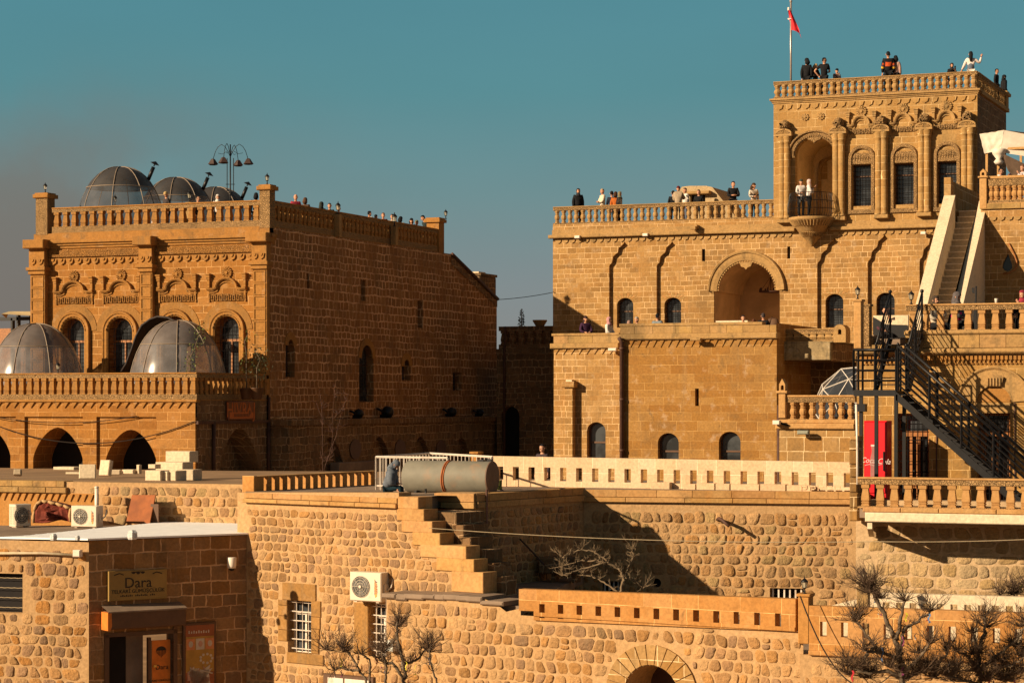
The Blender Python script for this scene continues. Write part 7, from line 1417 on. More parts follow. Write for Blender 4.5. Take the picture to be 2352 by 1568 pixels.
for (u, v, D, l) in ((277, 384, 95.6, 'largest igloo dome on the left mansion roof, with stove pipe'), (405, 408, 100.0, 'middle igloo dome on the left mansion roof, partly hidden by the largest'), (497, 430, 104.2, 'smallest igloo dome on the left mansion roof beside the multi armed lamp')):
    c = atD(u, 920, D); c.z = zr0-.02; dome('garden_dome', l, c, 1.92, atD(u, v, D).z-c.z, M_film, M_ftop, 8, .35, group='igloo domes', pipe=True)
# open black dome shell behind the right terrace dome
cA_ = atD(345, 920, 90.4); f = Fr(345, 90.3, 22); t = thing('open_dome_shell', 'open black dome shell tilted behind the right terrace dome', 'dome tent', (cA_.x, cA_.y, 8.02)); m = MB(); pts = [(277, 856), (290, 835), (302, 803), (313, 771), (326, 747), (345, 733), (362, 727), (385, 729), (401, 737), (420, 750)]
o1 = [f.p(u, v, 0) for u, v in pts]; o2 = [f.p(u+14*(1 if v < 800 else .5), v+16, .5) for u, v in pts]; m.add([tuple(q) for q in o1]+[tuple(q) for q in o2], [(i, i+1, len(pts)+i+1, len(pts)+i) for i in range(len(pts)-1)], 0, None, True); m.tube(o1, .05, 5); m.tube(o2, .04, 5); obj('shell', m, plain('dark_canvas', (.022, .012, .010), .7), t, f.M)
# geodesic dome on the right
c = atD(1979, 920, 78); c.z = atD(1979, 930, 78).z-.3; t = thing('geodesic_dome', 'clear geodesic dome with white struts left of the black staircase', 'dome tent', c); M_struts = plain('strut_white', (.62, .55, .48), .4); rg = 1.7
bm = bmesh.new(); bmesh.ops.create_icosphere(bm, subdivisions=2, radius=rg); m = MB(); m2 = MB(); rot = Matrix.Rotation(.5, 3, 'Z') @ Matrix.Rotation(.35, 3, 'X'); VV = [rot @ v.co for v in bm.verts]
m.add([tuple(v) for v in VV], [tuple(v.index for v in f_.verts) for f_ in bm.faces if sum((VV[v.index]).z for v in f_.verts) > -1.2], 0, None, False)
for e_ in bm.edges:
    a, b = VV[e_.verts[0].index], VV[e_.verts[1].index]
    if a.z+b.z > -.8: m2.tube([a*1.004, b*1.004], .018, 4)
bm.free(); obj('film', m, film('geo_film', (.05, .055, .065), .6, .15), t, Matrix.Translation(c)); obj('struts', m2, M_struts, t, Matrix.Translation(c))
# ================================================================== MULTI ARMED LAMP
p = atD(529, 920, 99.5); zb1 = zr0; ztp = atD(529, 332, 99.5).z; lp_ = thing('multi_arm_lamp', 'tall dark lamp post with four hanging shades on curved arms on the left mansion roof', 'street lamp', (p.x, p.y, zb1)); Mt = Matrix.Translation((p.x, p.y, 0)) @ Matrix.Rotation(A, 4, 'Z'); m = MB(); m.tube([(0, 0, zb1), (0, 0, ztp)], [.040, .026], 8)
for s in (-1, 1): m.tube([(s*.14, 0, ztp-2.1), (s*.14, 0, ztp-.6)], .018, 4); m.tube([(s*.14, 0, ztp-2.1), (0, 0, ztp-2.15)], .015, 4)
m.tube([(-.2, 0, ztp-1.75), (.2, 0, ztp-1.75)], .015, 4); obj('pole', m, M_iron, lp_, Mt)
for k, (ax, ay) in enumerate(((-.78, .1), (.80, -.1), (-.22, -.6), (.28, .6))):
    m = MB(); m.tube([(ax*q, ay*q, ztp-.55+.62*sin(pi*min(1, q*1.0))*.9-(.12 if q > .9 else 0)) for q in (0.02, .15, .3, .5, .7, .85, 1.0)], .014, 5); m.tube([(ax*.2, ay*.2, ztp-.3), (ax*.45, ay*.45, ztp-.42), (ax*.7, ay*.7, ztp-.38)], .01, 4); o = obj('arm', m, M_iron, lp_, Mt)
    m = MB(); zz = ztp-.62; m.lathe([(.05, zz), (.10, zz-.03), (.14, zz-.10), (.24, zz-.24), (.17, zz-.28), (.14, zz-.24)], ax, ay, 5, ph=.3*k, sm=False); obj('lamp_shade', m, plain('shade_brown', (.055, .03, .025), .6), lp_, Mt)
# wires
def wire(name, label, a, b, sag, r=.012, mat=None):
    o = bpy.data.objects.new(name, None); pts = [a.lerp(b, i/16)-Vector((0, 0, sag*4*(i/16)*(1-i/16))) for i in range(17)]; mb = MB(); mb.tube(pts, r, 4); o = obj(name, mb, mat or M_cable); return tag(o, label, 'cable')
wire('overhead_cable', 'thin dark cable crossing the sky between the two mansions', atD(1143, 688, 111), atD(1272, 671, 104.6), .05, .016)
wire('overhead_cable', 'long pale cable stretched across the big rubble wall to the right edge', atD(985, 1212, 52.4), atD(2010, 1243, 50), .12, .008, M_cablew); wire('overhead_cable', 'pale cable running right from the balcony bracket to the picture edge', atD(2010, 1243, 50), atD(2500, 1230, 49), .05, .008, M_cablew)
wire('overhead_cable', 'dark cable sagging from the orange pillar behind the bare tree', atD(1838, 1368, 46.2), atD(2050, 1545, 45), .9, .014); wire('overhead_cable', 'thin dark cable across the arcade front', TF.W(TF.X(-40), -.2, TF.Z(0, 960)), TF.W(TF.X(452), -.16, TF.Z(452, 967)), .9, .018)
wire('overhead_cable', 'second thin cable across the arcade front just under the frieze', TF.W(TF.X(-40), -.2, TF.Z(0, 950)), TF.W(TF.X(320), -.16, TF.Z(320, 955)), .3, .015)
t = RTf.p(1192, 1237, -.02); wire('guy_cable', 'short dark strut slanting down the shaded return wall', RTf.W(t.x, -.05, t.z), atD(1250, 1296, 56), .0, .022, M_pipe)
# ================================================================== TREES AND PLANTS
M_bark = plain('grey_bark', (.13, .095, .065), .95, 0, .4, 14, .1, .8); M_twig = plain('twig_brown', (.10, .06, .035), .9, 0, .3, 20); M_twigl = plain('twig_pale', (.19, .13, .075), .9, 0, .3, 20)
def P3(u, v, D): return atD(u, v, D)
def tuft(mb, p, n, ln, r0, rg, up=(0, 0, 1), spread=1.0, sub=2):
    for k in range(n):
        d = Vector((rg.gauss(0, spread), rg.gauss(0, spread*.8), rg.gauss(0, .45)))+Vector(up)*rg.uniform(.5, 1.3); d.normalize(); l = ln*rg.uniform(.3, 1.2); q = p.copy(); pts = [q.copy()]; dd = d.copy()
        for s in range(4): dd = (dd+Vector((rg.gauss(0, .30), rg.gauss(0, .30), rg.gauss(0, .22)+.07))).normalized(); q = q+dd*l/4; pts.append(q.copy())
        mb.tube(pts, [r0, r0*.8, r0*.6, r0*.42, r0*.25], 4, cap=False)
        for s in range(sub+3):
            i = rg.choice((1, 2, 3)); b = pts[i]; e = (pts[i+1]-pts[i]).normalized()+Vector((rg.gauss(0, .6), rg.gauss(0, .6), rg.gauss(.1, .4))); e.normalize(); mb.tube([b, b+e*l*.14, b+(e+Vector((0, 0, .15)))*l*.36], [r0*.5, r0*.38, r0*.2], 3, cap=False)
def bare_tree(label, limbs, D, rad, tufts, seed, ln=.6, nt=26, ribbons=0, mats=None, name='bare_tree', base=None, depthj=.5, r0=.009):
    rg = random.Random(seed); b = P3(limbs[0][0][0], limbs[0][0][1], D); rad *= .9; r0 *= .9; nt = int(nt*1.25); t = thing(name, label, 'tree' if name == 'bare_tree' else 'shrub', (b.x, b.y, base if base is not None else b.z)); mt, mw_ = mats or (M_bark, M_twig)
    m = MB(); ends = []
    for i, lb_ in enumerate(limbs):
        k = len(lb_); off = 0 if i == 0 else rg.uniform(-depthj, depthj); pts = []
        for j, (u, v) in enumerate(lb_): p = P3(u, v, D); p = p+F*(off*j/max(1, k-1)); pts.append(p)
        if i == 0 and base is not None: pts = [Vector((pts[0].x, pts[0].y, base))]+pts
        # knobbly subdivision
        q = []; n = 5
        for a, c_ in zip(pts[:-1], pts[1:]):
            for s in range(n): w_ = a.lerp(c_, s/n); w_ += Vector((rg.gauss(0, .012), rg.gauss(0, .012), rg.gauss(0, .01))); q.append(w_)
        q.append(pts[-1]); r_ = rad*(1 if i == 0 else rg.uniform(.55, .8)); N_ = len(q); rs = [r_*(1-.45*s/N_)*(1+.16*sin(s*1.9+seed)) for s in range(N_)]; m.tube(q, rs, 7)
        ends.append((q[-1], r_)); 
        for s in range(2, N_-1, 3):
            if rg.random() < .7: ends.append((q[s], -1))
    obj('trunk', m, mt, t); m = MB()
    for p, r_ in ends:
        if r_ > 0: m.lathe([(0.01, -r_), (r_*1.3, -r_*.6), (r_*1.5, 0), (r_*1.0, r_*.8), (.01, r_)], 0, 0, 6) if False else None; tuft(m, p, nt, ln, r0, rg)
        else: tuft(m, p, 6, ln*.6, r0*.9, rg)
    for (u, v, n_, l_) in tufts: tuft(m, P3(u, v, D)+F*rg.uniform(-.3, .3), int(n_*1.8), l_, r0, rg)
    o = obj('crown', m, mw_, t)
    cols = [('red', (.45, .02, .03)), ('yellow', (.6, .5, .04)), ('blue', (.05, .12, .25)), ('white', (.6, .52, .45)), ('violet', (.25, .04, .14))]
    for k in range(ribbons):
        c_ = cols[k % 5]; e = rg.choice(ends)[0]+Vector((rg.gauss(0, .12), rg.gauss(0, .1), rg.gauss(0, .08))); mb = MB(); l = rg.uniform(.10, .26); a = rg.uniform(0, 3); w_ = .018
        vs = []
        for s in range(5): z = -l*s/4; x_ = .02*sin(s*1.7+k); vs += [(x_-w_*cos(a), -w_*sin(a), z), (x_+w_*cos(a), w_*sin(a), z)]
        mb.add(vs, [(2*s, 2*s+1, 2*s+3, 2*s+2) for s in range(4)]); mb.lathe([(.0, -l-.02), (.018, -l), (0, -l+.02)], 0, 0, 5); obj('ribbon', mb, RIB[c_[0]], t, Matrix.Translation(e), c_[0]+' ribbon')
    return t
RIB = {n: plain('ribbon_'+n, c, .7) for n, c in (('red', (.45, .02, .03)), ('yellow', (.6, .5, .04)), ('blue', (.05, .12, .25)), ('white', (.6, .52, .45)), ('violet', (.25, .04, .14)))}
bare_tree('bare pollarded tree tied with ribbons in front of the orange pillar at the lower right', [[(2078, 1600), (2072, 1560), (2070, 1533), (2062, 1489), (2053, 1459), (2034, 1415), (2012, 1377), (2001, 1345)], [(2064, 1516), (2015, 1490), (2008, 1478), (1985, 1445), (1969, 1423)], [(2067, 1522), (2072, 1462), (2075, 1440), (2100, 1429), (2133, 1402)], [(2075, 1530), (2062, 1508), (2029, 1497), (2001, 1494), (1977, 1488)], [(2060, 1470), (2064, 1429), (2073, 1377)], [(2078, 1560), (2040, 1540), (1990, 1545), (1950, 1530)], [(2080, 1560), (2120, 1535), (2160, 1530), (2185, 1500)], [(2075, 1548), (2095, 1520), (2118, 1490), (2125, 1470)], [(2012, 1482), (1990, 1500), (1975, 1530)]],
          42.5, .068, [(2001, 1360, 34, .62), (1995, 1345, 18, .5), (2020, 1372, 16, .4), (1969, 1428, 20, .5), (2000, 1560, 40, .6), (2080, 1560, 40, .6), (1950, 1550, 24, .6), (2120, 1545, 40, .6), (2150, 1560, 40, .6), (2040, 1530, 26, .5), (2020, 1500, 16, .4), (2110, 1500, 18, .4)], 4, .50, 22, 16, base=0)
bare_tree('bare spreading tree with ribbons at the right edge of the foreground', [[(2262, 1610), (2250, 1560), (2247, 1533), (2253, 1481), (2264, 1434), (2260, 1415)], [(2250, 1540), (2299, 1494), (2327, 1462), (2349, 1428)], [(2248, 1530), (2215, 1500), (2190, 1490)], [(2255, 1560), (2290, 1530), (2320, 1525), (2352, 1500)], [(2250, 1570), (2210, 1560), (2165, 1545)], [(2254, 1500), (2235, 1470), (2228, 1450)], [(2290, 1535), (2300, 1560), (2340, 1570)]],
          43.5, .06, [(2264, 1440, 24, .5), (2230, 1500, 30, .6), (2300, 1520, 34, .6), (2340, 1545, 30, .6), (2200, 1545, 26, .6), (2260, 1560, 34, .6), (2330, 1480, 26, .5), (2350, 1440, 18, .5), (2190, 1565, 40, .6), (2310, 1565, 40, .6), (2240, 1540, 34, .6), (2350, 1510, 26, .5)], 9, .46, 20, 10, base=0)
bare_tree('bare pollarded tree hung with ribbons in front of the two barred windows', [[(929, 1600), (929, 1568), (931, 1540), (922, 1505), (912, 1463), (914, 1426)], [(926, 1524), (945, 1521), (962, 1512), (982, 1486)], [(1006, 1600), (1004, 1568), (990, 1524), (987, 1489)], [(929, 1560), (900, 1520), (887, 1524), (870, 1512)], [(856, 1600), (842, 1568), (825, 1538), (801, 1502), (784, 1493)], [(888, 1600), (888, 1568), (887, 1526), (881, 1490)], [(825, 1538), (800, 1540), (780, 1535), (765, 1545)], [(912, 1463), (895, 1480), (884, 1488)], [(850, 1570), (849, 1512), (832, 1500)]],
          44.5, .05, [(752, 1488, 14, .5), (790, 1500, 20, .5), (914, 1440, 16, .4), (985, 1500, 14, .5), (880, 1500, 10, .3)], 15, .50, 13, 16, base=0)
for nm in ('sh',):
    t = bare_tree('grey leafless shrub in the shade behind the orange slotted parapet', [[(1424, 1362), (1432, 1330), (1425, 1308), (1405, 1296), (1390, 1285), (1364, 1266), (1335, 1262), (1292, 1280)], [(1430, 1340), (1440, 1310), (1455, 1285), (1456, 1268)], [(1420, 1358), (1392, 1340), (1365, 1325), (1337, 1320)], [(1405, 1296), (1370, 1288), (1330, 1290), (1285, 1305)], [(1435, 1325), (1462, 1335), (1478, 1352)], [(1395, 1290), (1360, 1300), (1320, 1310), (1290, 1320)]],
                  52.5, .035, [], 21, .42, 6, 0, (M_twigl, M_twigl), 'bare_shrub', base=2.6, r0=.011)
bare_tree('reddish leafless shrub above the pale parapet at the right edge', [[(2330, 1385), (2328, 1365), (2325, 1350)], [(2330, 1375), (2345, 1355), (2350, 1340)], [(2330, 1375), (2310, 1362), (2298, 1360)]], 51.5, .015, [(2325, 1365, 20, .5), (2345, 1365, 16, .5), (2300, 1368, 12, .4)], 27, .42, 12, 2, None, 'bare_shrub', base=1.5)
bare_tree('thin leafless climbing shrub against the low shaded wing', [[(742, 1078), (741, 1040), (740, 960), (736, 905)], [(744, 1078), (760, 1030), (772, 1000), (790, 930), (800, 905)], [(742, 1060), (762, 1040), (764, 960), (768, 900)], [(740, 960), (725, 925)], [(766, 960), (790, 935)]], 83, .014, [], 33, .6, 1, 0, (M_pipe, M_pipe), 'bare_shrub', base=5.0, depthj=.2, r0=.012)
# leafy plants
M_leaf = plain('leaf_green', (.10, .12, .025), .6, 0, .4, 8, .3); M_leafd = plain('leaf_dark', (.035, .045, .018), .6, 0, .4, 8, .3)
def leafy(name, label, cat, pts, D, base, n, size, seed, mat, sp=(.25, .25, .3), pot=True):
    rg = random.Random(seed); b = atD(pts[0][0], pts[0][1], D); t = thing(name, label, cat, (b.x, b.y, base)); m = MB(); P_ = [Vector((b.x, b.y, base+(.4 if pot else 0)))]+[atD(u, v, D) for u, v in pts]; m.tube(P_, [.03]+[.018]*(len(P_)-1), 5); obj('stem', m, M_bark, t); m = MB()
    for p in P_[1:]:
        for k in range(n):
            c_ = p+Vector((rg.gauss(0, sp[0]), rg.gauss(0, sp[1]), rg.gauss(0, sp[2]))); a = Vector((rg.gauss(0, 1), rg.gauss(0, 1), rg.gauss(0, 1))).normalized(); b_ = a.cross(Vector((rg.gauss(0, 1), rg.gauss(0, 1), rg.gauss(0, 1)))).normalized(); s = size*rg.uniform(.6, 1.2); k_ = rg.uniform(.6, 1.5)
            m.add([c_-a*s, c_+b_*s*.4, c_+a*s, c_-b_*s*.4], [(0, 1, 2, 3)], 0, (k_, k_, k_))
    obj('leaves', m, mat, t)
    if pot: m = MB(); m.lathe([(.16, base), (.2, base+.05), (.26, base+.42), (.28, base+.44), (.24, base+.44)], b.x, b.y, 10); obj('pot', m, M_brown, t)
    return t
leafy('potted_olive', 'leafy green potted shrub in front of the right terrace dome', 'plant', [(437, 845), (435, 825), (447, 800), (455, 775), (460, 760)], 86.2, 8.05, 42, .055, 3, M_leaf, (.16, .16, .22))
leafy('potted_olive', 'second thin potted shrub before the rightmost arched window', 'plant', [(566, 845), (566, 815), (562, 785), (570, 765)], 87.2, 8.05, 26, .05, 5, M_leaf, (.16, .16, .22))
leafy('potted_shrub', 'dark bushy potted shrub at the right end of the arcade terrace', 'plant', [(590, 845), (598, 825), (585, 805)], 86.6, 8.05, 60, .06, 7, M_leafd, (.25, .2, .2))
def conifer():
    b = atD(1198, 748, 112); t = thing('conifer', 'dark conifer top rising behind the connecting balustrade', 'tree', (b.x, b.y, 6)); m = MB(); top = atD(1196, 709, 112).z; m.tube([(b.x, b.y, 6), (b.x, b.y, top)], [.12, .02], 6); obj('trunk', m, M_bark, t); m = MB(); rg = random.Random(6)
    for i in range(900):
        f_ = rg.random()**.7; z = top-f_*3.0; rr = .05+.26*f_*1.2; a = rg.uniform(0, 2*pi); q = rr*rg.uniform(.1, 1.2); c_ = Vector((b.x+q*cos(a), b.y+q*sin(a), z-q*.25)); s = .07; m.add([c_, c_+Vector((cos(a)*s, sin(a)*s, -.03+rg.uniform(-.03, .06))), c_+Vector((cos(a)*s*.6, sin(a)*s*.6, -.06))], [(0, 1, 2)], 0, (rg.uniform(.6, 1.4),)*3)
    obj('crown', m, M_leafd, t)
conifer()
# ================================================================== PEOPLE
M_skin = plain('skin', (.50, .25, .15), .6, 0, .06, 20, .3); M_eye = plain('eye_dark', (.03, .015, .012), .4)
CL = {}
def cloth_m(c):
    k = tuple(round(x, 3) for x in c)
    if k not in CL: CL[k] = plain('cloth_%d' % len(CL), c, .9, 0, .18, 18, .15, .5)
    return CL[k]
def skin(nodes, edges, rad):
    me = bpy.data.meshes.new('s'); me.from_pydata(nodes, edges, []); o = bpy.data.objects.new('s', me); COL.objects.link(o); md = o.modifiers.new('s', 'SKIN'); sv = me.skin_vertices[0].data
    for i, r in enumerate(rad): sv[i].radius = (r, r); sv[i].use_root = (i == 0)
    md.use_smooth_shade = True; sb = o.modifiers.new('b', 'SUBSURF'); sb.levels = 1; sb.render_levels = 1
    dg = bpy.context.evaluated_depsgraph_get(); dg.update(); ev = bpy.data.meshes.new_from_object(o.evaluated_get(dg)); mb = MB(); mb.add([v.co.copy() for v in ev.vertices], [tuple(p.vertices) for p in ev.polygons], 0, None, True)
    bpy.data.objects.remove(o); bpy.data.meshes.remove(me); bpy.data.meshes.remove(ev); return mb
ARM = {'down': ((.05, .03, -.28), (.05, -.04, -.53)), 'hip': ((.24, .06, -.22), (.07, -.03, -.44)), 'face': ((.07, -.14, -.24), (-.07, -.28, -.02)), 'front': ((.06, -.08, -.27), (-.09, -.27, -.27)), 'wave': ((.20, -.02, -.16), (.27, -.08, .12)), 'rail': ((.12, -.10, -.26), (.20, -.30, -.40)), 'lap': ((.08, -.06, -.27), (-.07, -.27, -.33))}
def hand(mb, w, d, side, m=0):
    """palm, four unequal bent fingers and a thumb from the side of the palm"""
    d = d.normalized(); up = Vector((side, 0, 0)); up = (up-d*up.dot(d)).normalized(); nrm = d.cross(up).normalized()
    mb.tube([w, w+d*.045, w+d*.085], [.026, .036, .034], 6, m=m)
    for k in range(4):
        b = w+d*.08+up*(-.027+.018*k); l = (.060, .072, .076, .064)[k]; mb.tube([b, b+d*l*.5+nrm*.008, b+d*l*.85+nrm*.026], [.009, .0085, .006], 5, m=m)
    b = w+d*.03-up*.030; mb.tube([b, b+d*.03-up*.022, b+d*.058-up*.022+nrm*.012], [.011, .010, .007], 5, m=m)
def person(u, vtop, zf, h, yaw, label, top=(.02, .02, .022), bot=(.02, .02, .025), hair='short', hc_=(.015, .01, .008), arms=('down', 'down'), sit=False, lean=0.0, hyaw=0, hpitch=0, skinc=None, stripes=None, skirt=False, D=None, loose=.018, sleeves=True, hold=False, vest=None, slim=1.0, glasses=False):
    tot = h*(.80 if sit else 1.0)*(1-.10*abs(lean)); D = D or (zf+tot-CZ)*FP/(CV-vtop)
    Dm = 0
    if zf == zR: Dm = MF.D(u)+.75
    elif zf == zTw: Dm = MF.D(u)+.65
    elif zf == 14.9: Dm = (LS.D(u) if u > 620 else LF.D(u))+.8
    elif zf == 10.12: Dm = BF.D(u)+.9
    if D < Dm: D = Dm; h = ((CV-vtop)/FP*D+CZ-zf)/(.80 if sit else 1.0)
    p = atD(u, CV, D); s = h/1.7; M = Matrix.Translation((p.x, p.y, zf)) @ Matrix.Rotation(A+R_(yaw), 4, 'Z') @ Matrix.Scale(s, 4)
    t = thing('person', label, 'person', M=M); hz = .48 if sit else .93; o_ = hz-.93
    T = [(0, 0, hz), (0, 0, 1.10+o_), (0, 0, 1.30+o_), (0, .005, 1.455+o_), (0, -.005, 1.54+o_)]
    J = {'p': T[0], 's': T[1], 'c': T[2], 'n': T[3], 'nt': T[4]}
    for sd, k in ((-1, 'l'), (1, 'r')):
        sh = Vector((sd*.165*slim, 0, 1.405+o_)); a = arms[0 if sd < 0 else 1]; e, w = ARM[a]; J['sh'+k] = sh; J['e'+k] = sh+Vector((e[0]*sd, e[1], e[2])); J['w'+k] = sh+Vector((w[0]*sd, w[1], w[2]))
        J['h'+k] = (sd*.085, 0, hz-.04)
        if sit: J['k'+k] = (sd*.11, -.40, .50); J['a'+k] = (sd*.11, -.38, .09); J['t'+k] = (sd*.12, -.52, .04)
        else: J['k'+k] = (sd*.095, -.015, .50); J['a'+k] = (sd*.10, .02, .09); J['t'+k] = (sd*.11, -.11, .035)
    def G(names, edges, rad): return skin([tuple(J[n]) for n in names], [(names.index(a), names.index(b)) for a, b in edges], rad)
    def bend(mb, torso=True):
        cl, sl = cos(lean), sin(lean); out = []
        for v in mb.v:
            x, y, z = v
            if torso and hz-.10 < z < 1.42+o_ and abs(x) < .20*slim: y *= .80
            f_ = min(1, max(0, (z-hz)/.15)); 
            if f_ > 0 and not (sit and y < -.25 and z < hz+.1): zz = z-hz; a = lean*f_; y, z = y*cos(a)-zz*sin(a), hz+zz*cos(a)+y*sin(a)
            out.append((x, y, z))
        mb.v = out; return mb
    arm_e = [('c', 'shl'), ('shl', 'el'), ('el', 'wl'), ('c', 'shr'), ('shr', 'er'), ('er', 'wr')]
    leg_e = [('p', 'hl'), ('hl', 'kl'), ('kl', 'al'), ('al', 'tl'), ('p', 'hr'), ('hr', 'kr'), ('kr', 'ar'), ('ar', 'tr')]
    nm = ['p', 's', 'c', 'n', 'nt', 'shl', 'el', 'wl', 'shr', 'er', 'wr', 'hl', 'kl', 'al', 'tl', 'hr', 'kr', 'ar', 'tr']
    b = G(nm, [('p', 's'), ('s', 'c'), ('c', 'n'), ('n', 'nt')]+arm_e+leg_e, [.12, .11, .125, .058, .052, .06, .043, .028, .06, .043, .028, .085, .055, .04, .034, .085, .055, .04, .034])
    for k, sd in (('l', -1), ('r', 1)): hand(b, Vector(J['w'+k]), Vector(J['w'+k])-Vector(J['e'+k]), sd)
    # head with face
    hd = MB(); c0 = (0, 0, 0); pr = [(.001, -.118), (.035, -.112), (.052, -.095), (.064, -.06), (.072, -.02), (.075, .02), (.072, .06), (.058, .092), (.032, .112), (.001, .118)]; hd.lathe(pr, 0, 0, 12, sy=1.22)
    hd.v = [(x, y-(.012 if z < -.05 and y < 0 else 0), z) for x, y, z in hd.v]
    hd.add([(0, -.088, .012), (-.014, -.088, -.03), (.014, -.088, -.03), (0, -.118, -.026)], [(0, 1, 3), (0, 3, 2), (1, 2, 3)])
    for sx in (-1, 1): hd.lathe([(.0, -.03), (.018, -.02), (.02, .01), (.0, .03)], sx*.078, .01, 5); hd.add([(sx*.03-.014, -.090, .012), (sx*.03+.014, -.090, .012), (sx*.03+.014, -.088, .022), (sx*.03-.014, -.088, .022)], [(0, 1, 2, 3)], 1)
    hd.add([(-.022, -.093, -.058), (.022, -.093, -.058), (.018, -.092, -.051), (-.018, -.092, -.051)], [(0, 1, 2, 3)], 1)
    HM = Matrix.Translation((0, -.012, 1.625+o_)) @ Matrix.Rotation(R_(hyaw), 4, 'Z') @ Matrix.Rotation(R_(hpitch), 4, 'X')
    b.join(hd, HM); bend(b); obj('body', b, [M_skin, M_eye], t, M)
    # clothes
    nm2 = ['p', 's', 'c', 'n', 'shl', 'el', 'wl', 'shr', 'er', 'wr']; L_ = loose; sl_ = .9 if sleeves else .62
    J2 = dict(J)
    if not sleeves:
        for k in 'lr': J['w'+k] = Vector(J['sh'+k]).lerp(Vector(J['e'+k]), .75); J['e'+k] = Vector(J['sh'+k]).lerp(Vector(J['e'+k]), .4)
    else:
        for k in 'lr': J['w'+k] = Vector(J['e'+k]).lerp(Vector(J['w'+k]), .92)
    J['n'] = (0, 0, 1.43+o_); J['p'] = (0, 0, hz-.04)
    g_ = G(nm2, [('p', 's'), ('s', 'c'), ('c', 'n')]+arm_e, [.135+L_, .12+L_, .138+L_, .07+L_*.5, .072+L_*.6, .055+L_*.6, .038+L_*.4, .072+L_*.6, .055+L_*.6, .038+L_*.4]); bend(g_)
    if stripes:
        for i, f_ in enumerate(g_.f):
            z = sum(g_.v[q][2] for q in f_)/len(f_)-o_; st_ = stripes[int((z-.8)/.055) % len(stripes)]; g_.c[i] = st_
    obj('jacket', g_, cloth_m((1, 1, 1) if stripes else top), t, M); J = J2
    if vest: vv = G(['p', 's', 'c'], [('p', 's'), ('s', 'c')], [.15+L_, .135+L_, .15+L_]); bend(vv); obj('waistcoat', vv, cloth_m(vest), t, M)
    if skirt: m = MB(); m.lathe([(.30, .12), (.27, .4), (.22, .7), (.17, .95+o_)], 0, 0, 12, sy=.8); obj('skirt', m, cloth_m(bot), t, M)
    else:
        nm3 = ['p', 'hl', 'kl', 'al', 'hr', 'kr', 'ar']; gg = G(nm3, [('p', 'hl'), ('hl', 'kl'), ('kl', 'al'), ('p', 'hr'), ('hr', 'kr'), ('kr', 'ar')], [.13, .10, .07, .058, .10, .07, .058]); bend(gg, False) if False else None; obj('trousers', gg, cloth_m(bot), t, M)
    m = MB()
    for k in 'lr': a, q = Vector(J['a'+k]), Vector(J['t'+k]); m.tube([a+Vector((0, .04, -.04)), a.lerp(q, .5)+Vector((0, 0, -.01)), q+Vector((0, -.03, .0))], [.045, .05, .04], 6)
    obj('shoes', m, M_iron, t, M)
    # hair or head cover
    m = MB(); k1 = {'short': 1.05, 'buzz': 1.03, 'long': 1.09, 'bun': 1.09, 'curly': 1.2, 'hijab': 1.2, 'hood': 1.28, 'beanie': 1.12, 'cap': 1.1, 'bald': 0}[hair]
    if k1:
        full = hair in ('hijab', 'hood'); cap = MB(); pr2 = [(q*k1, z*k1+.006) for q, z in pr]; cap.lathe(pr2, 0, 0, 14, sy=1.24); keep = []
        for f_ in cap.f:
            if len(f_) > 4 and not full: 
                if sum(cap.v[q][2] for q in f_)/len(f_) < 0: continue
            c = sum((Vector(cap.v[q]) for q in f_), Vector())/len(f_)
            if full: ok = not (c.y < -.055 and -.085 < c.z < .055)
            elif hair in ('beanie', 'cap'): ok = c.z > .015
            elif hair in ('long', 'curly', 'bun'): ok = c.z > .045 or c.y > -.02
            else: ok = c.z > .05 or (c.y > .02 and c.z > -.05)
            if ok: keep.append(f_)
        m.add(cap.v, keep, 0, None, True)
        if hair == 'long': m.tube([(0, .07, .03), (0, .10, -.08), (0, .115, -.2), (0, .11, -.32)], [.07, .085, .075, .035], 8)
        if hair == 'bun': m.lathe([(.0, -.05), (.05, -.03), (.055, .02), (.0, .05)], 0, .14, 8)
        if hair == 'curly': m.tube([(0, .03, .02), (0, .07, -.07), (0, .07, -.15)], [.10, .115, .07], 8)
        if full: m.tube([(0, .01, -.06), (0, .005, -.14), (0, .0, -.22)], [.075, .105, .15], 10)
        if hair == 'hood': m.tube([(0, .03, .0), (0, .05, -.09), (0, .03, -.19)], [.09, .10, .12], 9)
        if hair == 'cap': m.box(-.055, .055, -.16, -.06, .03, .042)
        m2_ = MB(); m2_.join(m, HM); bend(m2_, False); obj('headscarf' if hair == 'hijab' else hair if hair in ('hood', 'beanie', 'cap') else 'hair', m2_, cloth_m(hc_), t, M)
    if glasses: m = MB(); m.box(-.07, .07, -.105, -.098, .004, .026); m2_ = MB(); m2_.join(m, HM); bend(m2_, False); obj('sunglasses', m2_, M_iron, t, M)
    if hold: m = MB(); w = Vector(J2['wr']); d_ = (w-Vector(J2['er'])).normalized(); q = w+d_*.10; m.box(q.x-.04, q.x+.04, q.y-.012, q.y, q.z-.05, q.z+.11); bend(m, False); ph = thing('phone', 'small phone held up by the '+hold, 'phone', M=M); obj('phone_body', m, M_iron, ph, M)
    return t
BK = (.012, .012, .014); WH = (.62, .56, .50); GR = (.12, .13, .14)
zR = bz0+.02; zTw = tr0+0.0
person(1328, 436, zR, 1.66, 10, 'person in a black hooded coat alone at the left corner of the main roof terrace', BK, BK, 'hijab', (.03, .03, .035), loose=.05)
person(1384, 436, zR, 1.66, -70, 'person in a long cream coat with fair hair looking left on the main roof terrace', (.60, .50, .38), (.3, .25, .2), 'short', (.36, .26, .15), ('front', 'front'), loose=.03)
person(1405, 441, zR, 1.68, 170, 'dark haired person in navy almost hidden behind the orange jacket', (.02, .025, .04), BK, 'short')
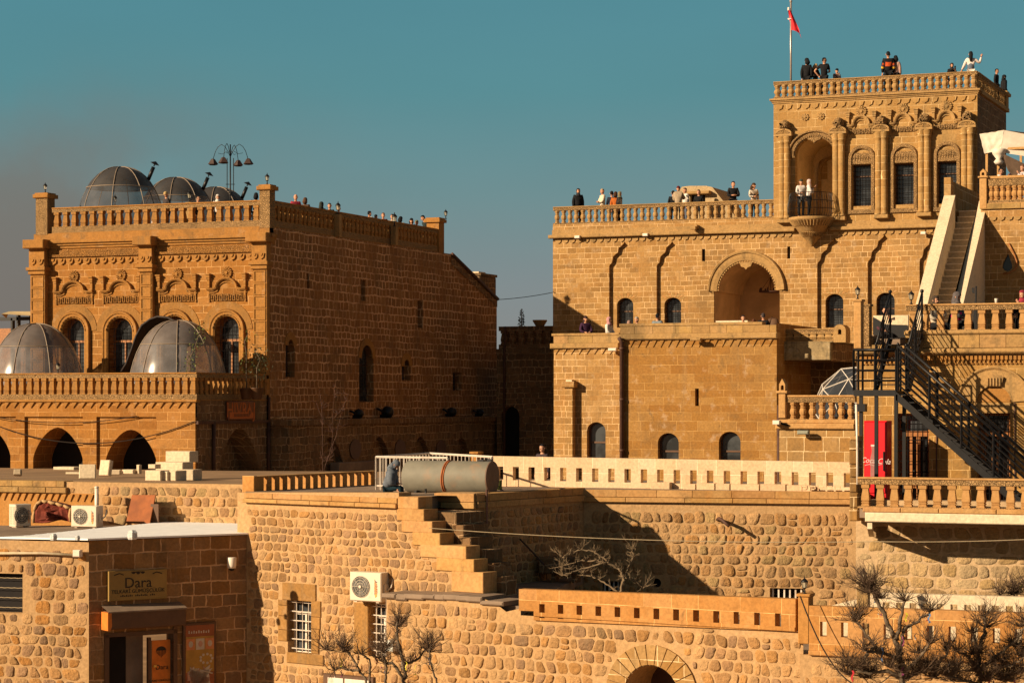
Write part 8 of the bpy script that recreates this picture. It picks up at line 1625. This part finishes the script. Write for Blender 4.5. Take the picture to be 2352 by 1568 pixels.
person(1414, 443, zR, 1.62, 165, 'person in a bright orange brown jacket with dark curly hair seen from behind', (.42, .11, .02), BK, 'curly', (.06, .025, .012), ('front', 'down'), loose=.04)
person(1423, 443, zR, 1.6, 60, 'person in a white patterned top and olive headscarf right of the orange jacket', (.45, .40, .34), BK, 'hijab', (.16, .14, .08))
person(1546, 440, zR, 1.6, 175, 'person in black behind the beige padded jacket', BK, BK, 'short')
person(1558, 430, zR, 1.7, 160, 'person in a beige padded jacket and maroon beanie seen from behind', (.36, .27, .18), BK, 'beanie', (.10, .015, .02), ('face', 'front'), loose=.06)
person(1574, 434, zR, 1.68, -60, 'person in a white shirt with dark hair beside the beige padded jacket', WH, (.10, .12, .16), 'short', BK, ('face', 'down'), loose=.03)
person(1605, 439, zR, 1.72, -20, 'person in a dark shirt in front of the stair head opening', BK, BK, 'short', D=105.3)
person(1684, 419, zR, 1.8, 5, 'man in a black jacket standing alone on the main roof terrace', BK, BK, 'buzz', BK, ('front', 'front'), hyaw=30, loose=.035)
person(1731, 423, zR, 1.72, 20, 'woman with long brown hair, cream cardigan and striped top near the tower', (.55, .45, .35), BK, 'long', (.05, .025, .012), ('front', 'down'), hyaw=25, stripes=[(.55, .46, .36), (.55, .46, .36), (.5, .44, .36), (.06, .05, .05)])
person(1853, 137, zTw, 1.74, 165, 'person in a long black coat with wavy black hair right of the flagpole', BK, BK, 'curly', BK, ('down', 'down'), hyaw=40, loose=.04, slim=.95)
person(1873, 149, zTw, 1.56, 40, 'short blond person in black between two taller people on the tower roof', BK, BK, 'long', (.40, .26, .12), ('front', 'front'), hpitch=8)
person(1893, 135, zTw, 1.78, 160, 'man in black t-shirt and sunglasses with hand on hip on the tower roof', BK, BK, 'buzz', BK, ('front', 'hip'), hyaw=-70, sleeves=False, glasses=True, loose=.03)
person(1922, 160, zTw, 1.45, 20, 'small figure in a black beanie and striped top on the tower roof', (.3, .2, .2), BK, 'beanie', BK, ('face', 'down'), stripes=[(.45, .35, .3), (.05, .03, .04)], hpitch=12)
person(2040, 121, zTw, 1.86, 178, 'man in a navy sweater with orange and red knitted bands on the tower roof', (.02, .02, .03), BK, 'short', BK, stripes=[BK, BK, BK, BK, BK, (.60, .34, .03), (.10, .04, .04), (.50, .08, .02), (.02, .02, .03), BK, BK, BK], loose=.045)
person(2057, 131, zTw, 1.70, 150, 'woman with dark curly hair and a dusty pink sweater beside the knitted sweater', (.40, .24, .19), BK, 'curly', BK, ('down', 'front'), hyaw=30, loose=.03)
person(2186, 148, zTw, 1.52, 10, 'woman in a dark headscarf holding a phone to her face on the tower roof', BK, BK, 'hijab', (.03, .028, .03), ('down', 'face'), hold='woman in the dark headscarf')
person(2230, 121, zTw, 1.76, 170, 'woman with very long dark hair, grey waistcoat and white blouse raising one hand', (.66, .58, .54), WH, 'long', BK, ('wave', 'rail'), vest=(.12, .14, .18))
person(2289, 178, zTw, 1.55, 60, 'dark clothed person half hidden behind the side balustrade of the tower', BK, BK, 'short', D=TSd.D(2289)+.7)
person(2306, 192, zTw, 1.5, 100, 'person in a bulky black coat at the far corner of the tower roof', BK, BK, 'hood', BK, loose=.08, D=TSd.D(2306)+.6)
zN = bz-.02
person(1840, 414, zN, 1.68, 10, 'person in a dark cap, white sleeves and black bag strap on the carved balcony', (.60, .54, .50), BK, 'cap', (.04, .05, .035), ('front', 'down'), D=100.0)
person(1858, 417, zN, 1.62, 85, 'woman in a pink headscarf and white jacket holding up a phone on the balcony', (.66, .60, .58), BK, 'hijab', (.55, .40, .36), ('front', 'face'), loose=.04, hold='woman in the pink headscarf', D=99.5)
for i, a in enumerate((
    (382, 443, 1.66, -50, 'person in a tan and white bobble hat bending left behind the mansion balustrade', (.05, .04, .04), 'beanie', (.48, .32, .14), dict(hpitch=20)),
    (500, 450, 1.60, 20, 'person in a white headscarf beside the lamp post behind the mansion balustrade', WH, 'hijab', (.62, .56, .5), {}),
    (455, 452, 1.62, 60, 'dark haired person below the middle roof dome', BK, 'short', BK, {}),
    (588, 446, 1.70, 180, 'person with big dark curly hair just left of the corner pier', BK, 'curly', BK, {}),
    (679, 449, 1.75, 20, 'bald man in a red shirt behind the shaded side balustrade', (.30, .03, .05), 'bald', BK, {}),
    (701, 457, 1.68, 170, 'person with brown bobbed hair beside the bald man', (.10, .06, .04), 'curly', (.09, .045, .025), {}),
    (738, 467, 1.66, 160, 'person in a dark hood right of the brown haired person', BK, 'hood', (.03, .035, .03), {}),
    (757, 469, 1.66, 10, 'black haired person between the dark hood and the first side lantern', BK, 'short', BK, {}),
    (778, 476, 1.62, 10, 'dark haired person directly below the first side lantern', GR, 'short', BK, {}),
    (848, 487, 1.70, 130, 'dark haired person in a white collar behind the middle of the side balustrade', WH, 'short', BK, dict(loose=.05)),
    (863, 495, 1.60, 150, 'dark haired person right of the white collar', BK, 'short', BK, {}),
    (880, 491, 1.68, 20, 'brown haired person in a maroon top behind the side balustrade', (.15, .03, .03), 'short', (.12, .06, .03), {}),
    (901, 494, 1.66, 0, 'person in a white shirt behind the second side lantern', WH, 'short', BK, {}),
    (920, 500, 1.66, 150, 'dark haired person with a pale scarf right of the second side lantern', (.5, .42, .3), 'curly', BK, {}),
    (945, 504, 1.66, 10, 'dark haired person third from the far end of the side balustrade', BK, 'curly', BK, {}),
    (957, 508, 1.60, 30, 'small figure in olive second from the far end of the side balustrade', (.10, .10, .05), 'beanie', (.10, .10, .05), {}),
    (984, 498, 1.82, -70, 'man in a dark leather jacket leaning forward by the far end pier', (.025, .035, .035), 'short', BK, dict(lean=.35, loose=.05)))):
    u, v, h, yw, lb_, tp, hr, hcol, kw = a; person(u, v, 14.9, h, yw, lb_, tp, BK, hr, hcol, **kw)
for a in ((1345, 722, 20, 'woman with long dark hair and dark top seated left end of the lower terrace', (.05, .02, .05), 'long', (.04, .02, .02)), (1398, 725, 60, 'person in a pink headscarf and white top on the lower terrace', WH, 'hijab', (.45, .22, .22)), (1445, 733, 170, 'person in a dusty pink cardigan low behind the terrace coping', (.40, .18, .14), 'hijab', (.30, .18, .14)), (1463, 724, -60, 'grey haired person bending over a table on the lower terrace', (.30, .30, .28), 'short', (.34, .32, .28)), (1510, 716, 150, 'person in a grey jacket before the second arched window', (.16, .19, .21), 'short', BK),
          (1707, 720, 10, 'person in black seated left inside the portal arch', BK, 'short', BK), (1731, 729, 160, 'brown haired person low in the middle of the portal arch', (.10, .04, .02), 'short', (.10, .04, .02)), (1753, 715, 170, 'person in a dark jacket seated right inside the portal arch', BK, 'short', (.05, .04, .04))):
    person(a[0], a[1], 10.12, 1.68, a[2], a[3], a[4], BK, a[5], a[6], ('lap', 'lap'), sit=True, loose=.03)
for a in ((2034, 701, 9.7, 0, 'man in a dark red top seated behind the head of the black staircase', (.08, .03, .04), 'buzz', BK, 62.6), (2148, 678, 9.7, 30, 'girl in a dark headscarf and cream coat seated at the foot of the white staircase', (.50, .42, .32), 'hijab', (.05, .035, .025), 63.6), (2349, 665, 9.7, -50, 'person in a dark red headscarf at the right edge of the upper terrace', BK, 'hijab', (.28, .03, .05), 61.8), (2298, 384, 15.3, 60, 'man in a white shirt with black hair seated under the tarpaulin canopy', (.66, .60, .60), 'short', BK, 86.2), (2349, 377, 15.3, -60, 'person in a pale shirt at the right edge under the tarpaulin canopy', (.50, .42, .42), 'short', (.20, .09, .05), 86.5), (2319, 398, 15.2, 0, 'dark headed figure low behind the upper right balustrade', BK, 'hijab', (.06, .02, .03), 88.5)):
    D = a[8]; top_ = CZ+(CV-a[1])/FP*D; person(a[0], a[1], top_-1.30, 1.66, a[3], a[4], a[5], BK, a[6], a[7], ('lap', 'face'), sit=True, D=D, loose=.03)
D = 61.9; top_ = CZ+(CV-668)/FP*D; person(2197, 668, top_-1.36, 1.72, 60, 'person in a grey patterned headscarf and hot pink collar seen from behind', (.14, .13, .13), BK, 'hood', (.10, .085, .085), ('lap', 'lap'), sit=True, D=D, loose=.06, vest=(.85, .01, .22))
person(1246, 1023, CZ-103/FP*68-1.72, 1.72, -35, 'man in black in the shade behind the pale slotted parapet', (.05, .035, .04), BK, 'buzz', BK, D=68)
D = 55.6; top_ = CZ-(1057-CV)/FP*D; person(891, 1057, top_-1.08, 1.45, 80, 'person in a grey hooded sweatshirt hunched over a phone beside the tank', (.115, .130, .155), (.012, .028, .038), 'hood', (.115, .130, .155), ('lap', 'front'), sit=True, lean=.30, D=D, loose=.12, hpitch=22)
# small things on the terraces
q = atD(1675, 740, 91.5); t = thing('cafe_table', 'long cream cafe table top behind the coping of the tan lower block', 'table', (q.x, q.y, 10.1)); f = Fr(1670, 91.3, 22); m = MB(); m.box(f.X(1644), f.X(1717), 0, .6, f.Z(1680, 741), f.Z(1680, 736)); obj('table_top', m, M_white, t, f.M)
for x_ in (f.X(1650), f.X(1710)): m = MB(); m.box(x_-.03, x_+.03, .2, .3, 10.1, f.Z(1680, 741)-.001); obj('leg', m, M_iron, t, f.M)
f = Fr(1775, 90.6, 22); t = thing('backpack', 'brown backpack at the right end of the tan lower block coping', 'bag', f.o); m = MB(); c = f.X(1776); z0 = bt-.02; m.lathe([(.10, z0-.4), (.24, z0-.35), (.26, z0+.05), (.2, z0+.3), (.05, z0+.36)], c, 0, 10, sy=.7); obj('bag_body', m, plain('bag_brown', (.12, .06, .03), .8), t, f.M); m = MB(); m.tube([(c-.1, -.17, z0+.1), (c-.12, -.2, z0+.3), (c, -.1, z0+.38)], .02, 5); obj('strap', m, M_brown, t, f.M)
f = Fr(2285, 61.4, 22); t = thing('paper_cup', 'white paper cup on a table edge behind the upper right balustrade', 'cup', f.o); m = MB(); z0 = f.Z(2287, 697); m.lathe([(.035, z0-.02), (.05, z0+.12), (.052, z0+.13)], f.X(2287), .1, 10); obj('cup_body', m, M_whitep, t, f.M); m = MB(); m.lathe([(.053, z0+.131), (.053, z0+.14)], f.X(2287), .1, 10); obj('lid', m, M_whitep, t, f.M)
q = f.X(2287); t = thing('cafe_table', 'dark cafe table behind the upper right balustrade carrying a paper cup', 'table', f.W(q, .3, 9.7)); m = MB(); m.box(q-.5, q+.5, -.1, .5, z0-.06, z0-.021); obj('table_top', m, M_brown, t, f.M)
for dx in (-.4, .4): m = MB(); m.box(q+dx-.02, q+dx+.02, .1, .14, 9.68, z0-.061); obj('leg', m, M_iron, t, f.M)
f = Fr(2240, 63.5, 22); t = thing('loudspeaker_stand', 'black board on a thin stand in front of the white staircase side', 'stand', f.W(f.X(2240), 0, 9.7)); m = MB(); m.box(f.X(2233), f.X(2238), -.03, .03, f.Z(2235, 673), f.Z(2235, 661)); m.add([(f.X(2243), 0, 9.7), (f.X(2232), 0, 9.7), (f.X(2241), 0, f.Z(2240, 659)), (f.X(2244), 0, f.Z(2240, 657))], [(0, 1, 2, 3)]); m.box(f.X(2240), f.X(2243), -.02, .02, 9.7, f.Z(2240, 657)); obj('board', m, M_iron, t, f.M)
